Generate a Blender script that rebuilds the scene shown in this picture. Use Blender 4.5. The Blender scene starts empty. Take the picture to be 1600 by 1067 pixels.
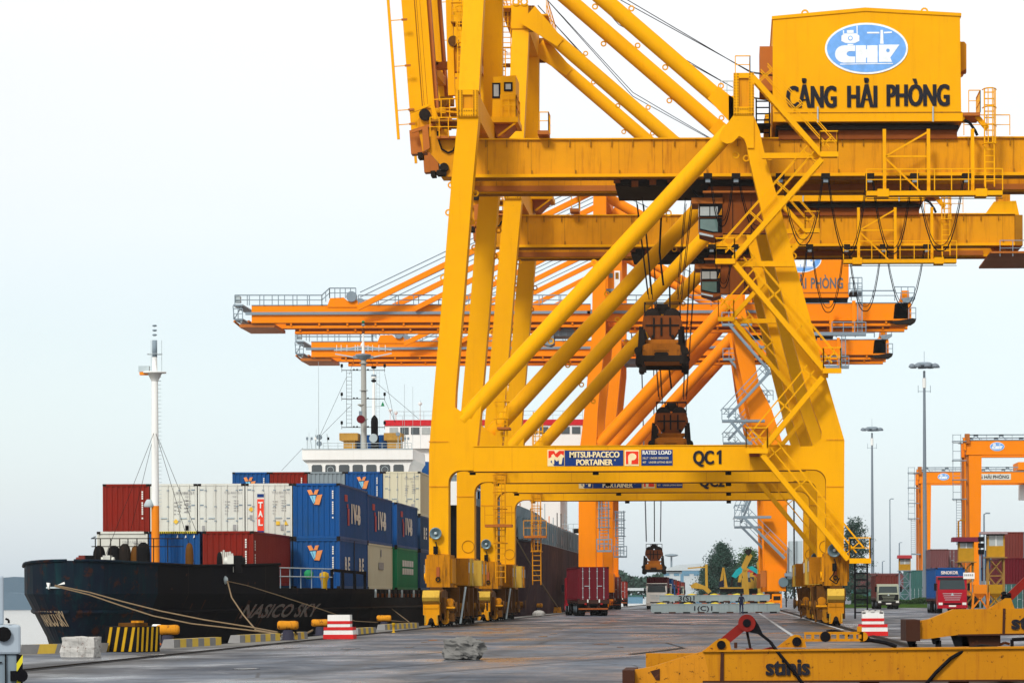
import bpy, bmesh, math, random
from mathutils import Vector, Matrix
random.seed(7)
C = bpy.context.scene.collection
# ---------------------------------------------------------------- camera (a long lens with a little rise and shift, held slightly off level)
F = 4700.0; VX, VY = 1141.0, 931.0; ROLL = 0.004; CH = 1.5
cam = bpy.data.cameras.new("camera"); co = bpy.data.objects.new("camera", cam); C.objects.link(co)
cam.sensor_width = 36; cam.lens = F/1600*36; cam.clip_start = 0.5; cam.clip_end = 8000
cam.shift_x = (800-VX)/1600; cam.shift_y = (VY-533.5)/1600
co.matrix_world = Matrix.Translation((0, 0, CH)) @ Matrix.Rotation(math.radians(90), 4, 'X') @ Matrix.Rotation(-ROLL, 4, 'Z')
bpy.context.scene.camera = co
# ---------------------------------------------------------------- sky, sun, exposure
sc = bpy.context.scene
w = bpy.data.worlds.new("World"); sc.world = w; w.use_nodes = True
nt = w.node_tree; nt.nodes.clear()
def WN(t): return nt.nodes.new(t)
out = WN('ShaderNodeOutputWorld'); sky = WN('ShaderNodeTexSky'); sky.sky_type = 'NISHITA'; sky.sun_disc = False
sky.sun_elevation = math.radians(40); sky.sun_rotation = math.radians(200)
bg1 = WN('ShaderNodeBackground'); bg1.inputs[1].default_value = 0.05; nt.links.new(sky.outputs[0], bg1.inputs[0])
tc = WN('ShaderNodeTexCoord'); sx = WN('ShaderNodeSeparateXYZ'); nt.links.new(tc.outputs['Generated'], sx.inputs[0])
nz = WN('ShaderNodeTexNoise'); nz.inputs['Scale'].default_value = 3.0; nz.inputs['Detail'].default_value = 3.0
mp = WN('ShaderNodeMapping'); mp.inputs['Scale'].default_value = (1, 1, 3.0)
nt.links.new(tc.outputs['Generated'], mp.inputs[0]); nt.links.new(mp.outputs[0], nz.inputs['Vector'])
ad = WN('ShaderNodeMath'); ad.operation = 'MULTIPLY_ADD'; ad.inputs[1].default_value = 0.05
nt.links.new(nz.outputs[0], ad.inputs[0]); nt.links.new(sx.outputs['Z'], ad.inputs[2])
cr = WN('ShaderNodeValToRGB'); nt.links.new(ad.outputs[0], cr.inputs[0])
els = cr.color_ramp.elements
els[0].position = 0.0; els[0].color = (.14, .20, .275, 1)
els[1].position = 1.0; els[1].color = (.50, .45, .36, 1)
for p, c in ((0.025, (.155, .21, .285)), (0.053, (.185, .225, .305)), (0.11, (.25, .25, .255)), (0.16, (.36, .315, .27)), (0.23, (.46, .39, .31)), (0.5, (.50, .45, .36))):
    e = els.new(p); e.color = (*c, 1)
# overhead sky gets no added brightness, which keeps the shade deep
mr = WN('ShaderNodeMapRange'); mr.inputs[1].default_value = .1; mr.inputs[2].default_value = 0.9; mr.inputs[3].default_value = 1.0; mr.inputs[4].default_value = 1.0
nt.links.new(sx.outputs['Z'], mr.inputs[0])
bg2 = WN('ShaderNodeBackground'); nt.links.new(cr.outputs[0], bg2.inputs[0]); nt.links.new(mr.outputs[0], bg2.inputs[1])
add = WN('ShaderNodeAddShader'); nt.links.new(bg1.outputs[0], add.inputs[0]); nt.links.new(bg2.outputs[0], add.inputs[1])
nt.links.new(add.outputs[0], out.inputs[0])
sun = bpy.data.lights.new("sun", 'SUN'); sun.energy = 1.5; sun.angle = math.radians(10); sun.color = (1, .965, .9)
so = bpy.data.objects.new("sun", sun); C.objects.link(so)
so.rotation_euler = (math.radians(50), 0, math.radians(-20))
sc.view_settings.view_transform = 'Standard'; sc.view_settings.look = 'None'; sc.view_settings.gamma = 1; sc.view_settings.exposure = 0.8
sc.render.engine = 'CYCLES'
try:
    sc.cycles.max_bounces = 6; sc.cycles.diffuse_bounces = 3; sc.cycles.volume_bounces = 0
except Exception: pass

# ---------------------------------------------------------------- measuring helper: where a direction meets the plane y = d
def W(px, py, d):
    u, v = px-VX, VY-py
    v2 = v-ROLL*u; u2 = u+ROLL*v
    return Vector((u2*d/F, d, CH+v2*d/F))

# ---------------------------------------------------------------- materials
MATS = {}
def _mat(name):
    m = bpy.data.materials.new(name); m.use_nodes = True
    MATS[name] = m
    return m, m.node_tree, m.node_tree.nodes['Principled BSDF']
def N(t, k, **kw):
    n = t.nodes.new(k)
    for a, b in kw.items():
        if hasattr(n, a): setattr(n, a, b)
        else: n.inputs[a].default_value = b
    return n
def paint(name, col, dirt=.35, rust=.0, rough=.5, scale=1.0, spec=.10, streak=.5, metal=0.0, rustcol=(.09, .03, .012), dirtcol=None, bump=.0, rsc=3.0):
    """weathered paint: broad fading, vertical run marks, rust spots"""
    m, t, b = _mat(name)
    tc = N(t, 'ShaderNodeTexCoord'); L = t.links.new
    oi = N(t, 'ShaderNodeObjectInfo')
    vadd = N(t, 'ShaderNodeVectorMath'); vadd.operation = 'ADD'
    L(tc.outputs['Object'], vadd.inputs[0]); L(oi.outputs['Location'], vadd.inputs[1])
    vec = vadd.outputs[0]
    n1 = N(t, 'ShaderNodeTexNoise', Scale=.35*scale, Detail=6.0, Roughness=.65); L(vec, n1.inputs['Vector'])
    mp = N(t, 'ShaderNodeMapping'); mp.inputs['Scale'].default_value = (2.2*scale, 2.2*scale, .16*scale); L(vec, mp.inputs[0])
    n2 = N(t, 'ShaderNodeTexNoise', Scale=1.6, Detail=5.0, Roughness=.7); L(mp.outputs[0], n2.inputs['Vector'])
    r1 = N(t, 'ShaderNodeMapRange'); r1.inputs[1].default_value = .35; r1.inputs[2].default_value = .75; r1.inputs[4].default_value = dirt*.55; L(n1.outputs[0], r1.inputs[0])
    r2 = N(t, 'ShaderNodeMapRange'); r2.inputs[1].default_value = .52; r2.inputs[2].default_value = .8; r2.inputs[4].default_value = streak*dirt*1.3; L(n2.outputs[0], r2.inputs[0])
    s = N(t, 'ShaderNodeMath'); s.operation = 'ADD'; s.use_clamp = True; L(r1.outputs[0], s.inputs[0]); L(r2.outputs[0], s.inputs[1])
    mx = N(t, 'ShaderNodeMix'); mx.data_type = 'RGBA'
    dc = dirtcol or tuple(c*.38+.008 for c in col)
    mx.inputs[6].default_value = (*col, 1); mx.inputs[7].default_value = (*dc, 1)
    L(s.outputs[0], mx.inputs[0]); last = mx.outputs[2]
    if rust > 0:
        n3 = N(t, 'ShaderNodeTexNoise', Scale=rsc*scale, Detail=8.0, Roughness=.72); L(vec, n3.inputs['Vector'])
        r3 = N(t, 'ShaderNodeMapRange'); r3.inputs[1].default_value = .72-rust*.34; r3.inputs[2].default_value = .76-rust*.30; L(n3.outputs[0], r3.inputs[0])
        mx2 = N(t, 'ShaderNodeMix'); mx2.data_type = 'RGBA'; mx2.inputs[7].default_value = (*rustcol, 1)
        L(r3.outputs[0], mx2.inputs[0]); L(last, mx2.inputs[6]); last = mx2.outputs[2]
    L(last, b.inputs['Base Color'])
    rr = N(t, 'ShaderNodeMapRange'); rr.inputs[3].default_value = rough; rr.inputs[4].default_value = min(1, rough+.3); L(s.outputs[0], rr.inputs[0]); L(rr.outputs[0], b.inputs['Roughness'])
    b.inputs['Specular IOR Level'].default_value = spec; b.inputs['Metallic'].default_value = metal
    if bump:
        bp = N(t, 'ShaderNodeBump', Strength=bump, Distance=.03); L(n1.outputs[0], bp.inputs['Height']); L(bp.outputs[0], b.inputs['Normal'])
    return m
def flat(name, col, rough=.6, spec=.1, metal=0.0, emit=None):
    m, t, b = _mat(name); b.inputs['Base Color'].default_value = (*col, 1); b.inputs['Roughness'].default_value = rough
    b.inputs['Specular IOR Level'].default_value = spec; b.inputs['Metallic'].default_value = metal
    n = N(t, 'ShaderNodeTexNoise', Scale=3.0, Detail=4.0); tc = N(t, 'ShaderNodeTexCoord'); t.links.new(tc.outputs['Object'], n.inputs['Vector'])
    mx = N(t, 'ShaderNodeMix'); mx.data_type = 'RGBA'; mx.inputs[6].default_value = (*[c*.72 for c in col], 1); mx.inputs[7].default_value = (*[min(1, c*1.15) for c in col], 1)
    t.links.new(n.outputs[0], mx.inputs[0]); t.links.new(mx.outputs[2], b.inputs['Base Color'])
    return m
YEL = paint('yellow_paint', (.78, .365, .0), dirt=.44, rust=.09, rough=.55, spec=.05, dirtcol=(.50, .20, .008))
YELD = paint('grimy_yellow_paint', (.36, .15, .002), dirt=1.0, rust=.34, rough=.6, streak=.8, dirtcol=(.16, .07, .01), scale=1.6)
GRIMB = paint('greasy_bogie_paint', (.12, .045, .003), dirt=1.0, rust=.45, rough=.6, dirtcol=(.04, .022, .008), scale=2.5)
YELS = paint('stained_yellow_paint', (.68, .285, .0), dirt=.75, rust=.12, rough=.5, streak=.9, dirtcol=(.34, .11, .006))
PALEY = paint('pale_yellow_panel', (.55, .36, .05), dirt=.9, rust=.22, scale=1.6, dirtcol=(.26, .12, .01))
ORA = paint('orange_paint', (.82, .225, .0), dirt=.3, rust=.03, rough=.55, spec=.05, dirtcol=(.50, .13, .01))
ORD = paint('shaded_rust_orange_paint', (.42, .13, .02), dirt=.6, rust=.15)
BRN = paint('shaded_brown_paint', (.22, .055, .006), dirt=.6, rust=.1, dirtcol=(.10, .03, .008))  # darkened brown, shade on the trolley and under the house painted in
REDB = paint('red_brown_paint', (.33, .085, .02), dirt=.4)
GREY = paint('galvanised_grey', (.20, .26, .31), dirt=.5, rust=.03)
GREYL = paint('pale_grey_paint', (.42, .50, .53), dirt=.45, rust=.12, rsc=5)
DARK = flat('dark_rubber', (.008, .008, .009), .8, .04)
STEEL = paint('dark_greasy_steel', (.016, .012, .010), dirt=.6, rust=.3, rough=.7, spec=.06, rustcol=(.05, .02, .01))
RUST = paint('rusty_spreader_brown', (.19, .050, .007), dirt=.9, rust=.35, rough=.6, dirtcol=(.03, .014, .008), scale=2.5)
SPYEL = paint('worn_spreader_yellow', (.40, .13, .006), dirt=.8, rust=.3, rough=.55, dirtcol=(.12, .04, .01), scale=2.5)
BLK = flat('black_paint', (.006, .006, .008), .6, .05)
BLKT = flat('black_lettering', (.014, .014, .020), .55)
WHT = paint('white_paint', (.78, .80, .79), dirt=.22, rust=.03, dirtcol=(.40, .38, .33))
WHTC = paint('white_container_paint', (.60, .62, .57), dirt=.6, rust=.12, dirtcol=(.30, .27, .22), rsc=5)
CREAM = paint('cream_container_paint', (.60, .58, .43), dirt=.35, rust=.05, dirtcol=(.40, .34, .22), rsc=5)
WTXT = flat('white_lettering', (.72, .72, .68), .6)
GTXT = flat('grey_lettering', (.30, .30, .30), .6)
DTXT = flat('faded_grey_print', (.12, .13, .14), .7)
GLASS = flat('dark_window_glass', (.02, .035, .05), .08, .8)
TGLASS = flat('truck_windscreen', (.015, .03, .035), .15, .4); GLASSG = flat('greenish_cab_glass', (.08, .15, .14), .08, .8)
GLASSL = flat('pale_cab_glass', (.34, .38, .38), .1, .8)
SBLUE = flat('sign_navy', (.008, .035, .17), .5); SRED = flat('sign_red', (.72, .035, .012), .5); SCRM = flat('sign_cream', (.80, .66, .38), .6)
LBLUE = flat('emblem_blue', (.16, .38, .80), .5); EMW = flat('emblem_white', (.80, .86, .90), .5)
CBLU = paint('blue_container_paint', (.004, .070, .26), dirt=.8, rust=.10, rsc=4, dirtcol=(.02, .06, .11))
CBLD = paint('dull_blue_container_paint', (.010, .055, .15), dirt=.7, rust=.12, rsc=4, dirtcol=(.04, .05, .06))
CRED = paint('red_container_paint', (.20, .012, .006), dirt=.8, rust=.08, dirtcol=(.12, .02, .012))
CBRN = paint('red_brown_container_paint', (.17, .032, .025), dirt=.7, rust=.08, dirtcol=(.10, .03, .025))
CMAR = paint('maroon_container_paint', (.125, .007, .015), dirt=.5, rust=.06, dirtcol=(.07, .01, .012))
CGRY = paint('grey_container_paint', (.22, .27, .30), dirt=.5, rust=.1)
CGRN = paint('green_container_paint', (.008, .22, .085), dirt=.6, rust=.06, dirtcol=(.05, .10, .07))
GREYL2 = paint('machine_grey', (.36, .43, .50), dirt=.35, rust=.06, scale=2); HZY3 = flat('hazard_strip_yellow', (.70, .62, .03), .5)
HULL = paint('black_hull_paint', (.0035, .0035, .0055), dirt=.35, rust=.16, rough=.6, spec=.03, dirtcol=(.012, .018, .030), rustcol=(.035, .012, .008), rsc=1.2)
HULLB = paint('bow_scraped_paint', (.005, .008, .018), dirt=.9, rust=.5, rough=.6, spec=.04, dirtcol=(.006, .030, .036), rustcol=(.035, .014, .010), rsc=1.6, streak=.9)
ORM = paint('orange_mast_paint', (.80, .24, .012), dirt=.4, rust=.1)
HZY = flat('hazard_yellow', (.48, .28, .01), .6)
BOL = paint('bollard_yellow_paint', (.60, .25, .010), dirt=1.0, rust=.48, rough=.7, scale=2.5, dirtcol=(.22, .07, .01), rustcol=(.10, .03, .01), rsc=2)
CONC = paint('whitewashed_concrete', (.55, .55, .53), dirt=1.0, rust=.42, rough=.9, scale=3, dirtcol=(.13, .12, .11), rustcol=(.12, .06, .045), bump=.5)
CONC2 = paint('bare_concrete', (.17, .17, .165), dirt=.9, rust=.25, rough=.95, scale=3.5, dirtcol=(.09, .09, .085), rustcol=(.10, .055, .035), bump=.8)
BRED = flat('barrier_red', (.55, .02, .02), .6); BWHT = paint('barrier_white', (.72, .72, .70), dirt=.4, rust=.06, scale=3, rsc=5)
KERB = flat('kerb_grey', (.20, .20, .20), .9); KYEL = flat('kerb_yellow', (.55, .38, .06), .9)
ROPE = paint('mooring_rope', (.20, .145, .085), dirt=.5, rough=.9, scale=6)
LEAF = None

# ---------------------------------------------------------------- mesh accumulator
SPLIT = {'lifting_lug', 'gusset', 'stair_bracket', 'lashing_fitting', 'deck_fitting', 'bulwark_frame', 'hoist_rope', 'boom_hoist_rope', 'slot', 'gallery', 'boom_tip_platform', 'end_frame', 'mast_stay', 'rear_platform', 'lug', 'hydraulic_hose', 'boom_hinge', 'access_platform', 'festoon_cable', 'leg_ladder', 'corner_foot', 'rear_frame', 'mooring_pipe', 'sill_beam', 'trolley', 'accommodation_block', 'end_ladder', 'track', 'boom_arm', 'stripe', 'hook', 'stay_anchor', 'boom_tie', 'mast_light', 'searchlight', 'walkway_handrail', 'hinge'}
class MB:
    def __init__(s): s.v = []; s.f = []; s.m = []; s.mats = []; s.sm = []; s.isl = []
    def mi(s, m):
        if m not in s.mats: s.mats.append(m)
        return s.mats.index(m)
    def add(s, vs, fs, m=None, smooth=False):
        k = len(s.v); i = s.mi(m); s.isl.append((k, len(s.f)))
        s.v += [tuple(v) for v in vs]
        for f in fs: s.f.append([k+a for a in f]); s.m.append(i); s.sm.append(smooth)
    def box(s, a, b, m=None):
        x0, y0, z0 = (min(a[i], b[i]) for i in range(3)); x1, y1, z1 = (max(a[i], b[i]) for i in range(3))
        s.add([(x0,y0,z0),(x1,y0,z0),(x1,y1,z0),(x0,y1,z0),(x0,y0,z1),(x1,y0,z1),(x1,y1,z1),(x0,y1,z1)],
              [(0,3,2,1),(4,5,6,7),(0,1,5,4),(1,2,6,5),(2,3,7,6),(3,0,4,7)], m)
    def cbox(s, c, d, m=None): s.box([c[i]-d[i]/2 for i in range(3)], [c[i]+d[i]/2 for i in range(3)], m)
    def bar(s, a, b, wx, wy=None, m=None, up=(0,1,0)):
        """rectangular bar from a to b; wx in-plane width, wy width along 'up'"""
        a, b = Vector(a), Vector(b); wy = wy or wx; d = (b-a)
        if d.length < 1e-6: return
        d.normalize(); u = Vector(up)
        if abs(d.dot(u)) > .98: u = Vector((1,0,0)) if abs(d.x) < .9 else Vector((0,0,1))
        p = d.cross(u).normalized(); q = p.cross(d).normalized()
        vs = [e+p*sx*wx/2+q*sy*wy/2 for e in (a, b) for sx, sy in ((-1,-1),(1,-1),(1,1),(-1,1))]
        s.add(vs, [(3,2,1,0),(4,5,6,7),(0,1,5,4),(1,2,6,5),(2,3,7,6),(3,0,4,7)], m)
    def tube(s, a, b, r, r2=None, n=12, m=None, cap=True):
        a, b = Vector(a), Vector(b); r2 = r if r2 is None else r2; d = b-a
        if d.length < 1e-6: return
        d.normalize(); u = Vector((0,0,1)) if abs(d.z) < .9 else Vector((1,0,0))
        p = d.cross(u).normalized(); q = p.cross(d).normalized(); vs = []
        for e, R in ((a, r), (b, r2)):
            for i in range(n):
                t = 2*math.pi*i/n; vs.append(e+(p*math.cos(t)+q*math.sin(t))*R)
        s.add(vs, [(i, (i+1)%n, n+(i+1)%n, n+i)[::-1] for i in range(n)], m, True)
        if cap: s.add(vs, [list(range(n)), list(range(2*n-1, n-1, -1))], m)
    def path(s, pts, r, n=6, m=None):
        for a, b in zip(pts, pts[1:]): s.tube(a, b, r, n=n, m=m, cap=False)
    def prism(s, pts, y0, y1, m=None):
        """outline in the XZ plane given thickness along Y"""
        n = len(pts); A = sum(pts[i][0]*pts[(i+1)%n][1]-pts[(i+1)%n][0]*pts[i][1] for i in range(n))
        if A < 0: pts = pts[::-1]
        vs = [(x, y0, z) for x, z in pts]+[(x, y1, z) for x, z in pts]
        s.add(vs, [list(range(n)), list(range(2*n-1, n-1, -1))]+[(i, n+i, n+(i+1)%n, (i+1)%n) for i in range(n)], m)
    def prismx(s, pts, x0, x1, m=None):
        k = len(s.v); s.prism(pts, x0, x1, m)      # outline given as (y,z), thickness along x
        for i in range(k, len(s.v)):
            x, y, z = s.v[i]; s.v[i] = (y, x, z)
        s._flip(k)
    def prismz(s, pts, z0, z1, m=None):
        k = len(s.v); s.prism(pts, z0, z1, m)      # outline (x,y)
        for i in range(k, len(s.v)):
            x, y, z = s.v[i]; s.v[i] = (x, z, y)
        s._flip(k)
    def _flip(s, k):
        for f in s.f:
            if f[0] >= k: f.reverse()
    def lathe(s, c, prof, n=16, m=None, axis='z'):
        vs = []
        for r, z in prof:
            for i in range(n):
                t = 2*math.pi*i/n; p = (r*math.cos(t), r*math.sin(t), z)
                if axis == 'x': p = (p[2], p[0], p[1])
                if axis == 'y': p = (p[1], p[2], p[0])
                vs.append((c[0]+p[0], c[1]+p[1], c[2]+p[2]))
        fs = []
        for k in range(len(prof)-1):
            for i in range(n): fs.append((k*n+i, k*n+(i+1)%n, (k+1)*n+(i+1)%n, (k+1)*n+i))
        s.add(vs, fs, m, True)
        s.add(vs, [list(range(n))[::-1], [(len(prof)-1)*n+i for i in range(n)]], m)
    def bold_text(s, txt, o, h, w_, n=3, **kw):
        """heavier strokes: the same letters laid side by side in thin layers"""
        dp = kw.pop('depth', .02); xd = Vector(kw.get('xd', (1, 0, 0)))
        for i in range(n): s.text(txt, Vector(o)+xd*(w_*(i/(n-1)-.5)), h, depth=dp+.003*i, **kw)
    def text(s, txt, o, h, xd=(1,0,0), zd=(0,0,1), m=None, sx=1.0, bold=0.0, depth=.02, align='C', width=None):
        """lettering in the plane xd,zd; o = baseline point; h = capital height"""
        vs, fs, x0, x1 = glyphs(txt, bold)
        xd, zd = Vector(xd), Vector(zd); nd = xd.cross(zd)
        if width: sx = width/((x1-x0)*h)
        off = {'C': -(x0+x1)/2, 'L': -x0, 'R': -x1}[align]
        o = Vector(o)
        pv = [o+xd*((x+off)*h*sx)+zd*(y*h)+nd*depth for x, y in vs]
        s.add(pv, fs, m)
    def pieces(s):
        """groups of shapes that touch each other"""
        n = len(s.isl); vb = [a for a, b in s.isl]+[len(s.v)]; fb = [b for a, b in s.isl]+[len(s.f)]; bb = []
        for i in range(n):
            q = s.v[vb[i]:vb[i+1]]; bb.append([min(c) for c in zip(*q)]+[max(c) for c in zip(*q)] if q else None)
        par = list(range(n))
        def fd(i):
            while par[i] != i: i = par[i]
            return i
        for i in range(n):
            for j in range(i):
                a, b = bb[i], bb[j]
                if a and b and all(a[k]-.04 <= b[k+3] and b[k]-.04 <= a[k+3] for k in range(3)): par[fd(i)] = fd(j)
        gr = {}
        for i in range(n):
            if bb[i]: gr.setdefault(fd(i), []).append(i)
        out = []
        for g in gr.values():
            t = MB(); t.mats = s.mats
            for i in g:
                o = len(t.v)-vb[i]; t.v += s.v[vb[i]:vb[i+1]]
                for f in range(fb[i], fb[i+1]): t.f.append([a+o for a in s.f[f]]); t.m.append(s.m[f]); t.sm.append(s.sm[f])
            out.append(t)
        return out
    def build(s, name, m=None, parent=None, loc=None, smooth=None, bevel=0):
        if name in SPLIT and parent is not None and len(s.isl) < 1500:
            ps = s.pieces()
            if 1 < len(ps) <= 90:
                ps.sort(key=lambda t: -len(t.v)); first = None
                for t in ps:
                    o = t.build('\0'+name, m, parent, loc, smooth, bevel); first = first or o
                return first
        name = name.lstrip('\0')
        me = bpy.data.meshes.new(name)
        if loc is not None:
            lx, ly, lz = loc; vs = [(x-lx, y-ly, z-lz) for x, y, z in s.v]
        else: vs = s.v
        me.from_pydata(vs, [], s.f)
        for q in s.mats: me.materials.append(q or m)
        me.polygons.foreach_set('material_index', s.m); me.polygons.foreach_set('use_smooth', s.sm)
        me.update()
        o = bpy.data.objects.new(name, me); C.objects.link(o)
        if parent is not None: o.parent = parent
        if loc is not None: o.location = loc
        if bevel:
            b = o.modifiers.new('bevel', 'BEVEL'); b.width = bevel; b.segments = 2; b.limit_method = 'ANGLE'
        return o
_G = {}
def glyphs(txt, bold):
    key = (txt, bold)
    if key in _G: return _G[key]
    cu = bpy.data.curves.new('lettering', 'FONT'); cu.body = txt; cu.size = 1/.73; cu.offset = bold; cu.resolution_u = 3
    ob = bpy.data.objects.new('lettering', cu); C.objects.link(ob)
    bpy.context.view_layer.update()
    me = bpy.data.meshes.new_from_object(ob.evaluated_get(bpy.context.evaluated_depsgraph_get()))
    vs = [(v.co.x, v.co.y) for v in me.vertices]; fs = [list(p.vertices) for p in me.polygons]
    bpy.data.objects.remove(ob); bpy.data.curves.remove(cu); bpy.data.meshes.remove(me)
    _G[key] = (vs, fs, min([v[0] for v in vs] or [0]), max([v[0] for v in vs] or [1]))
    return _G[key]

def tag(o, label=None, cat=None, group=None, kind=None):
    if label: o['label'] = label
    if cat: o['category'] = cat
    if group: o['group'] = group
    if kind: o['kind'] = kind
    return o
def thing(name, loc, label, cat, group=None, rz=0):
    o = bpy.data.objects.new(name, None); C.objects.link(o); o.location = loc; o.rotation_euler = (0, 0, rz); o.empty_display_size = .5
    return tag(o, label, cat, group)
def kids(o): return [x for x in C.objects if x.parent == o]
def copy_tree(o, parent=None):
    c = o.copy(); C.objects.link(c); c.parent = parent
    for ch in kids(o): copy_tree(ch, c)
    return c
def arc(cx, cz, r, a0, a1, n=7):
    return [(cx+r*math.cos(math.radians(a0+(a1-a0)*i/n)), cz+r*math.sin(math.radians(a0+(a1-a0)*i/n))) for i in range(n+1)]
def railing(mb, pts, h=1.0, m=None, n=None, r=.025, step=1.5, mid=True):
    """hand rail along a polyline with posts"""
    up = Vector((0, 0, h))
    for a, b in zip(pts, pts[1:]):
        a, b = Vector(a), Vector(b); k = n or max(1, round((b-a).length/step))
        mb.bar(a+up, b+up, r*2, m=m)
        if mid: mb.bar(a+up*.52, b+up*.52, r*1.5, m=m)
        for i in range(k+1):
            p = a.lerp(b, i/k); mb.bar(p, p+up, r*1.8, m=m)
# ================================================================= quay crane of the near kind
D1 = 153.0; PITCH = 31.6; YW = 16.7; XC = -4.5; YC = YW/2
def K(px, py, dy=0.0):
    p = W(px, py, D1+dy); return (p.x-XC, p.z)
def K3(px, py, dy=0.0):
    x, z = K(px, py, dy); return Vector((x, dy-YC, z))
def PL(pts, dy=0.0): return [K(a, b, dy) for a, b in pts]
def chp_emblem(mb, cx, cz, s, y):
    """oval port emblem: white rim, blue field, spreader, mast and three letters shaped into a ship"""
    def E(x, yy): return (cx+(x-790)*s, cz-(yy-495)*s)
    def pr(pts, k, m): mb.prism([E(*p) for p in pts], y-.012*k-.03, y-.012*k+.01, m)
    el = lambda rx, rz, n=44: [(790+rx*math.cos(2*math.pi*i/n), 495+rz*math.sin(2*math.pi*i/n)) for i in range(n)]
    pr(el(692, 428), 1, EMW); pr(el(660, 395), 2, LBLUE)
    a = [(600, 445), (600, 540), (520, 540)]+[(520-62*math.sin(math.pi*i/8), 585-45*math.cos(math.pi*i/8)) for i in range(9)][1:]+[(600, 630), (600, 732), (415, 732)]
    a += [(415-150*math.sin(math.pi*i/10), 588+144*math.cos(math.pi*i/10)) for i in range(11)][1:]
    pr(a, 3, EMW)
    pr([(612, 445), (780, 445), (780, 512), (800, 512), (800, 445), (975, 445), (975, 732), (800, 732), (800, 650), (780, 650), (780, 732), (612, 732)], 3, EMW)
    pr([(997, 435), (1340, 435), (1185, 650), (1215, 722), (997, 722)], 3, EMW)
    pr([(1147+30*math.cos(i*.6283), 530+30*math.sin(i*.6283)) for i in range(10)], 4, LBLUE)
    pr([(1018, 420), (1025, 190), (1065, 190), (1075, 420)], 3, EMW)
    pr([(800, 222), (1005, 222), (1005, 248), (800, 248)], 3, EMW); pr([(1082, 222), (1215, 215), (1215, 242), (1082, 248)], 3, EMW)
    pr([(372, 285), (420, 245), (620, 245), (672, 285), (672, 370), (600, 405), (440, 405), (372, 370)], 3, EMW)
    pr([(465, 190), (577, 190), (577, 240), (465, 240)], 3, EMW)
    for x, t in ((400, 195), (625, 120)): pr([(x, t), (x+18, t), (x+18, 260), (x, 260)], 3, EMW)
    pr([(522+40*math.cos(i*.4488), 325+40*math.sin(i*.4488)) for i in range(14)], 4, LBLUE)
    pr([(522+26*math.cos(i*.6283), 325+26*math.sin(i*.6283)) for i in range(10)], 5, EMW)
    pr([(470, 420), (580, 420), (560, 440), (480, 440)], 3, EMW); pr([(350, 750), (1230, 742), (1230, 756), (350, 764)], 3, EMW)

def stair_flight(a, b, root, mat, name='stair_flight', wd=.75, y=None):
    """inclined flight with stringers, treads and a double hand rail; a,b are 3D, flight runs in XZ"""
    mb = MB(); a, b = Vector(a), Vector(b); off = Vector((0, wd/2, 0)); L = (b-a).length; n = max(3, int(abs(b.z-a.z)/.24))
    for s in (-1, 1): mb.bar(a+off*s, b+off*s, .26, .06, m=mat)
    for i in range(1, n):
        p = a.lerp(b, i/n); mb.cbox(p, (.24, wd-.08, .03), mat)
    o = mb.build(name, mat, root)
    hr = MB(); d = (b-a).normalized(); nrm = Vector((-d.z, 0, d.x)); nrm = nrm if nrm.z > 0 else -nrm
    for s in (-1, 1):
        q = off*s
        for h in (.55, 1.0): hr.bar(a+q+nrm*h, b+q+nrm*h, .045, m=mat)
        k = max(2, int(L/2.2))
        for i in range(k+1):
            p = a.lerp(b, (i+.15)/(k+.3)); hr.bar(p+q, p+q+nrm*1.0, .045, m=mat)
    hr.build('handrail', mat, o)
    return o
def landing(x0, x1, y0, y1, z, root, mat, h=1.05):
    mb = MB(); mb.box((x0, y0, z-.18), (x1, y1, z), mat); mb.box((x0-.03, y0-.03, z-.24), (x1+.03, y0, z+.02), mat)
    o = mb.build('landing', mat, root); hr = MB()
    railing(hr, [(x0, y0, z), (x1, y0, z), (x1, y1, z)], h, mat, step=.8, r=.028); railing(hr, [(x0, y0, z), (x0, y1, z)], h, mat, step=.8, r=.028)
    hr.build('handrail', mat, o)
def cage_ladder(mb, x, y, z0, z1, w_=.45, m=None, cage=True, dirn=-1, r=.022):
    for s in (-1, 1): mb.bar((x+s*w_/2, y, z0), (x+s*w_/2, y, z1), r*2, m=m)
    z = z0+.3
    while z < z1: mb.bar((x-w_/2, y, z), (x+w_/2, y, z), r*1.6, m=m); z += .33
    if cage:
        z = z0+2.2
        while z < z1:
            pts = [(x+w_*.72*math.cos(math.pi*i/5), y+dirn*.65*math.sin(math.pi*i/5), z) for i in range(6)]
            mb.path(pts, r, 4, m); z += .95
        for i in (1, 2, 3, 4):
            p = (x+w_*.72*math.cos(math.pi*i/5), y+dirn*.65*math.sin(math.pi*i/5)); mb.bar((*p, z0+2.2), (*p, z-.95), r*1.4, m=m)
def lug(mb, x, z, y, r=.17, m=None, t=.06):
    ring = [(x+r*math.cos(i*math.pi/6), z+r*math.sin(i*math.pi/6)) for i in range(12)]
    for i in range(12):
        a, b = ring[i], ring[(i+1) % 12]; mb.bar((a[0], y, a[1]), (b[0], y, b[1]), r*.55, t, m=m)
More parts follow.
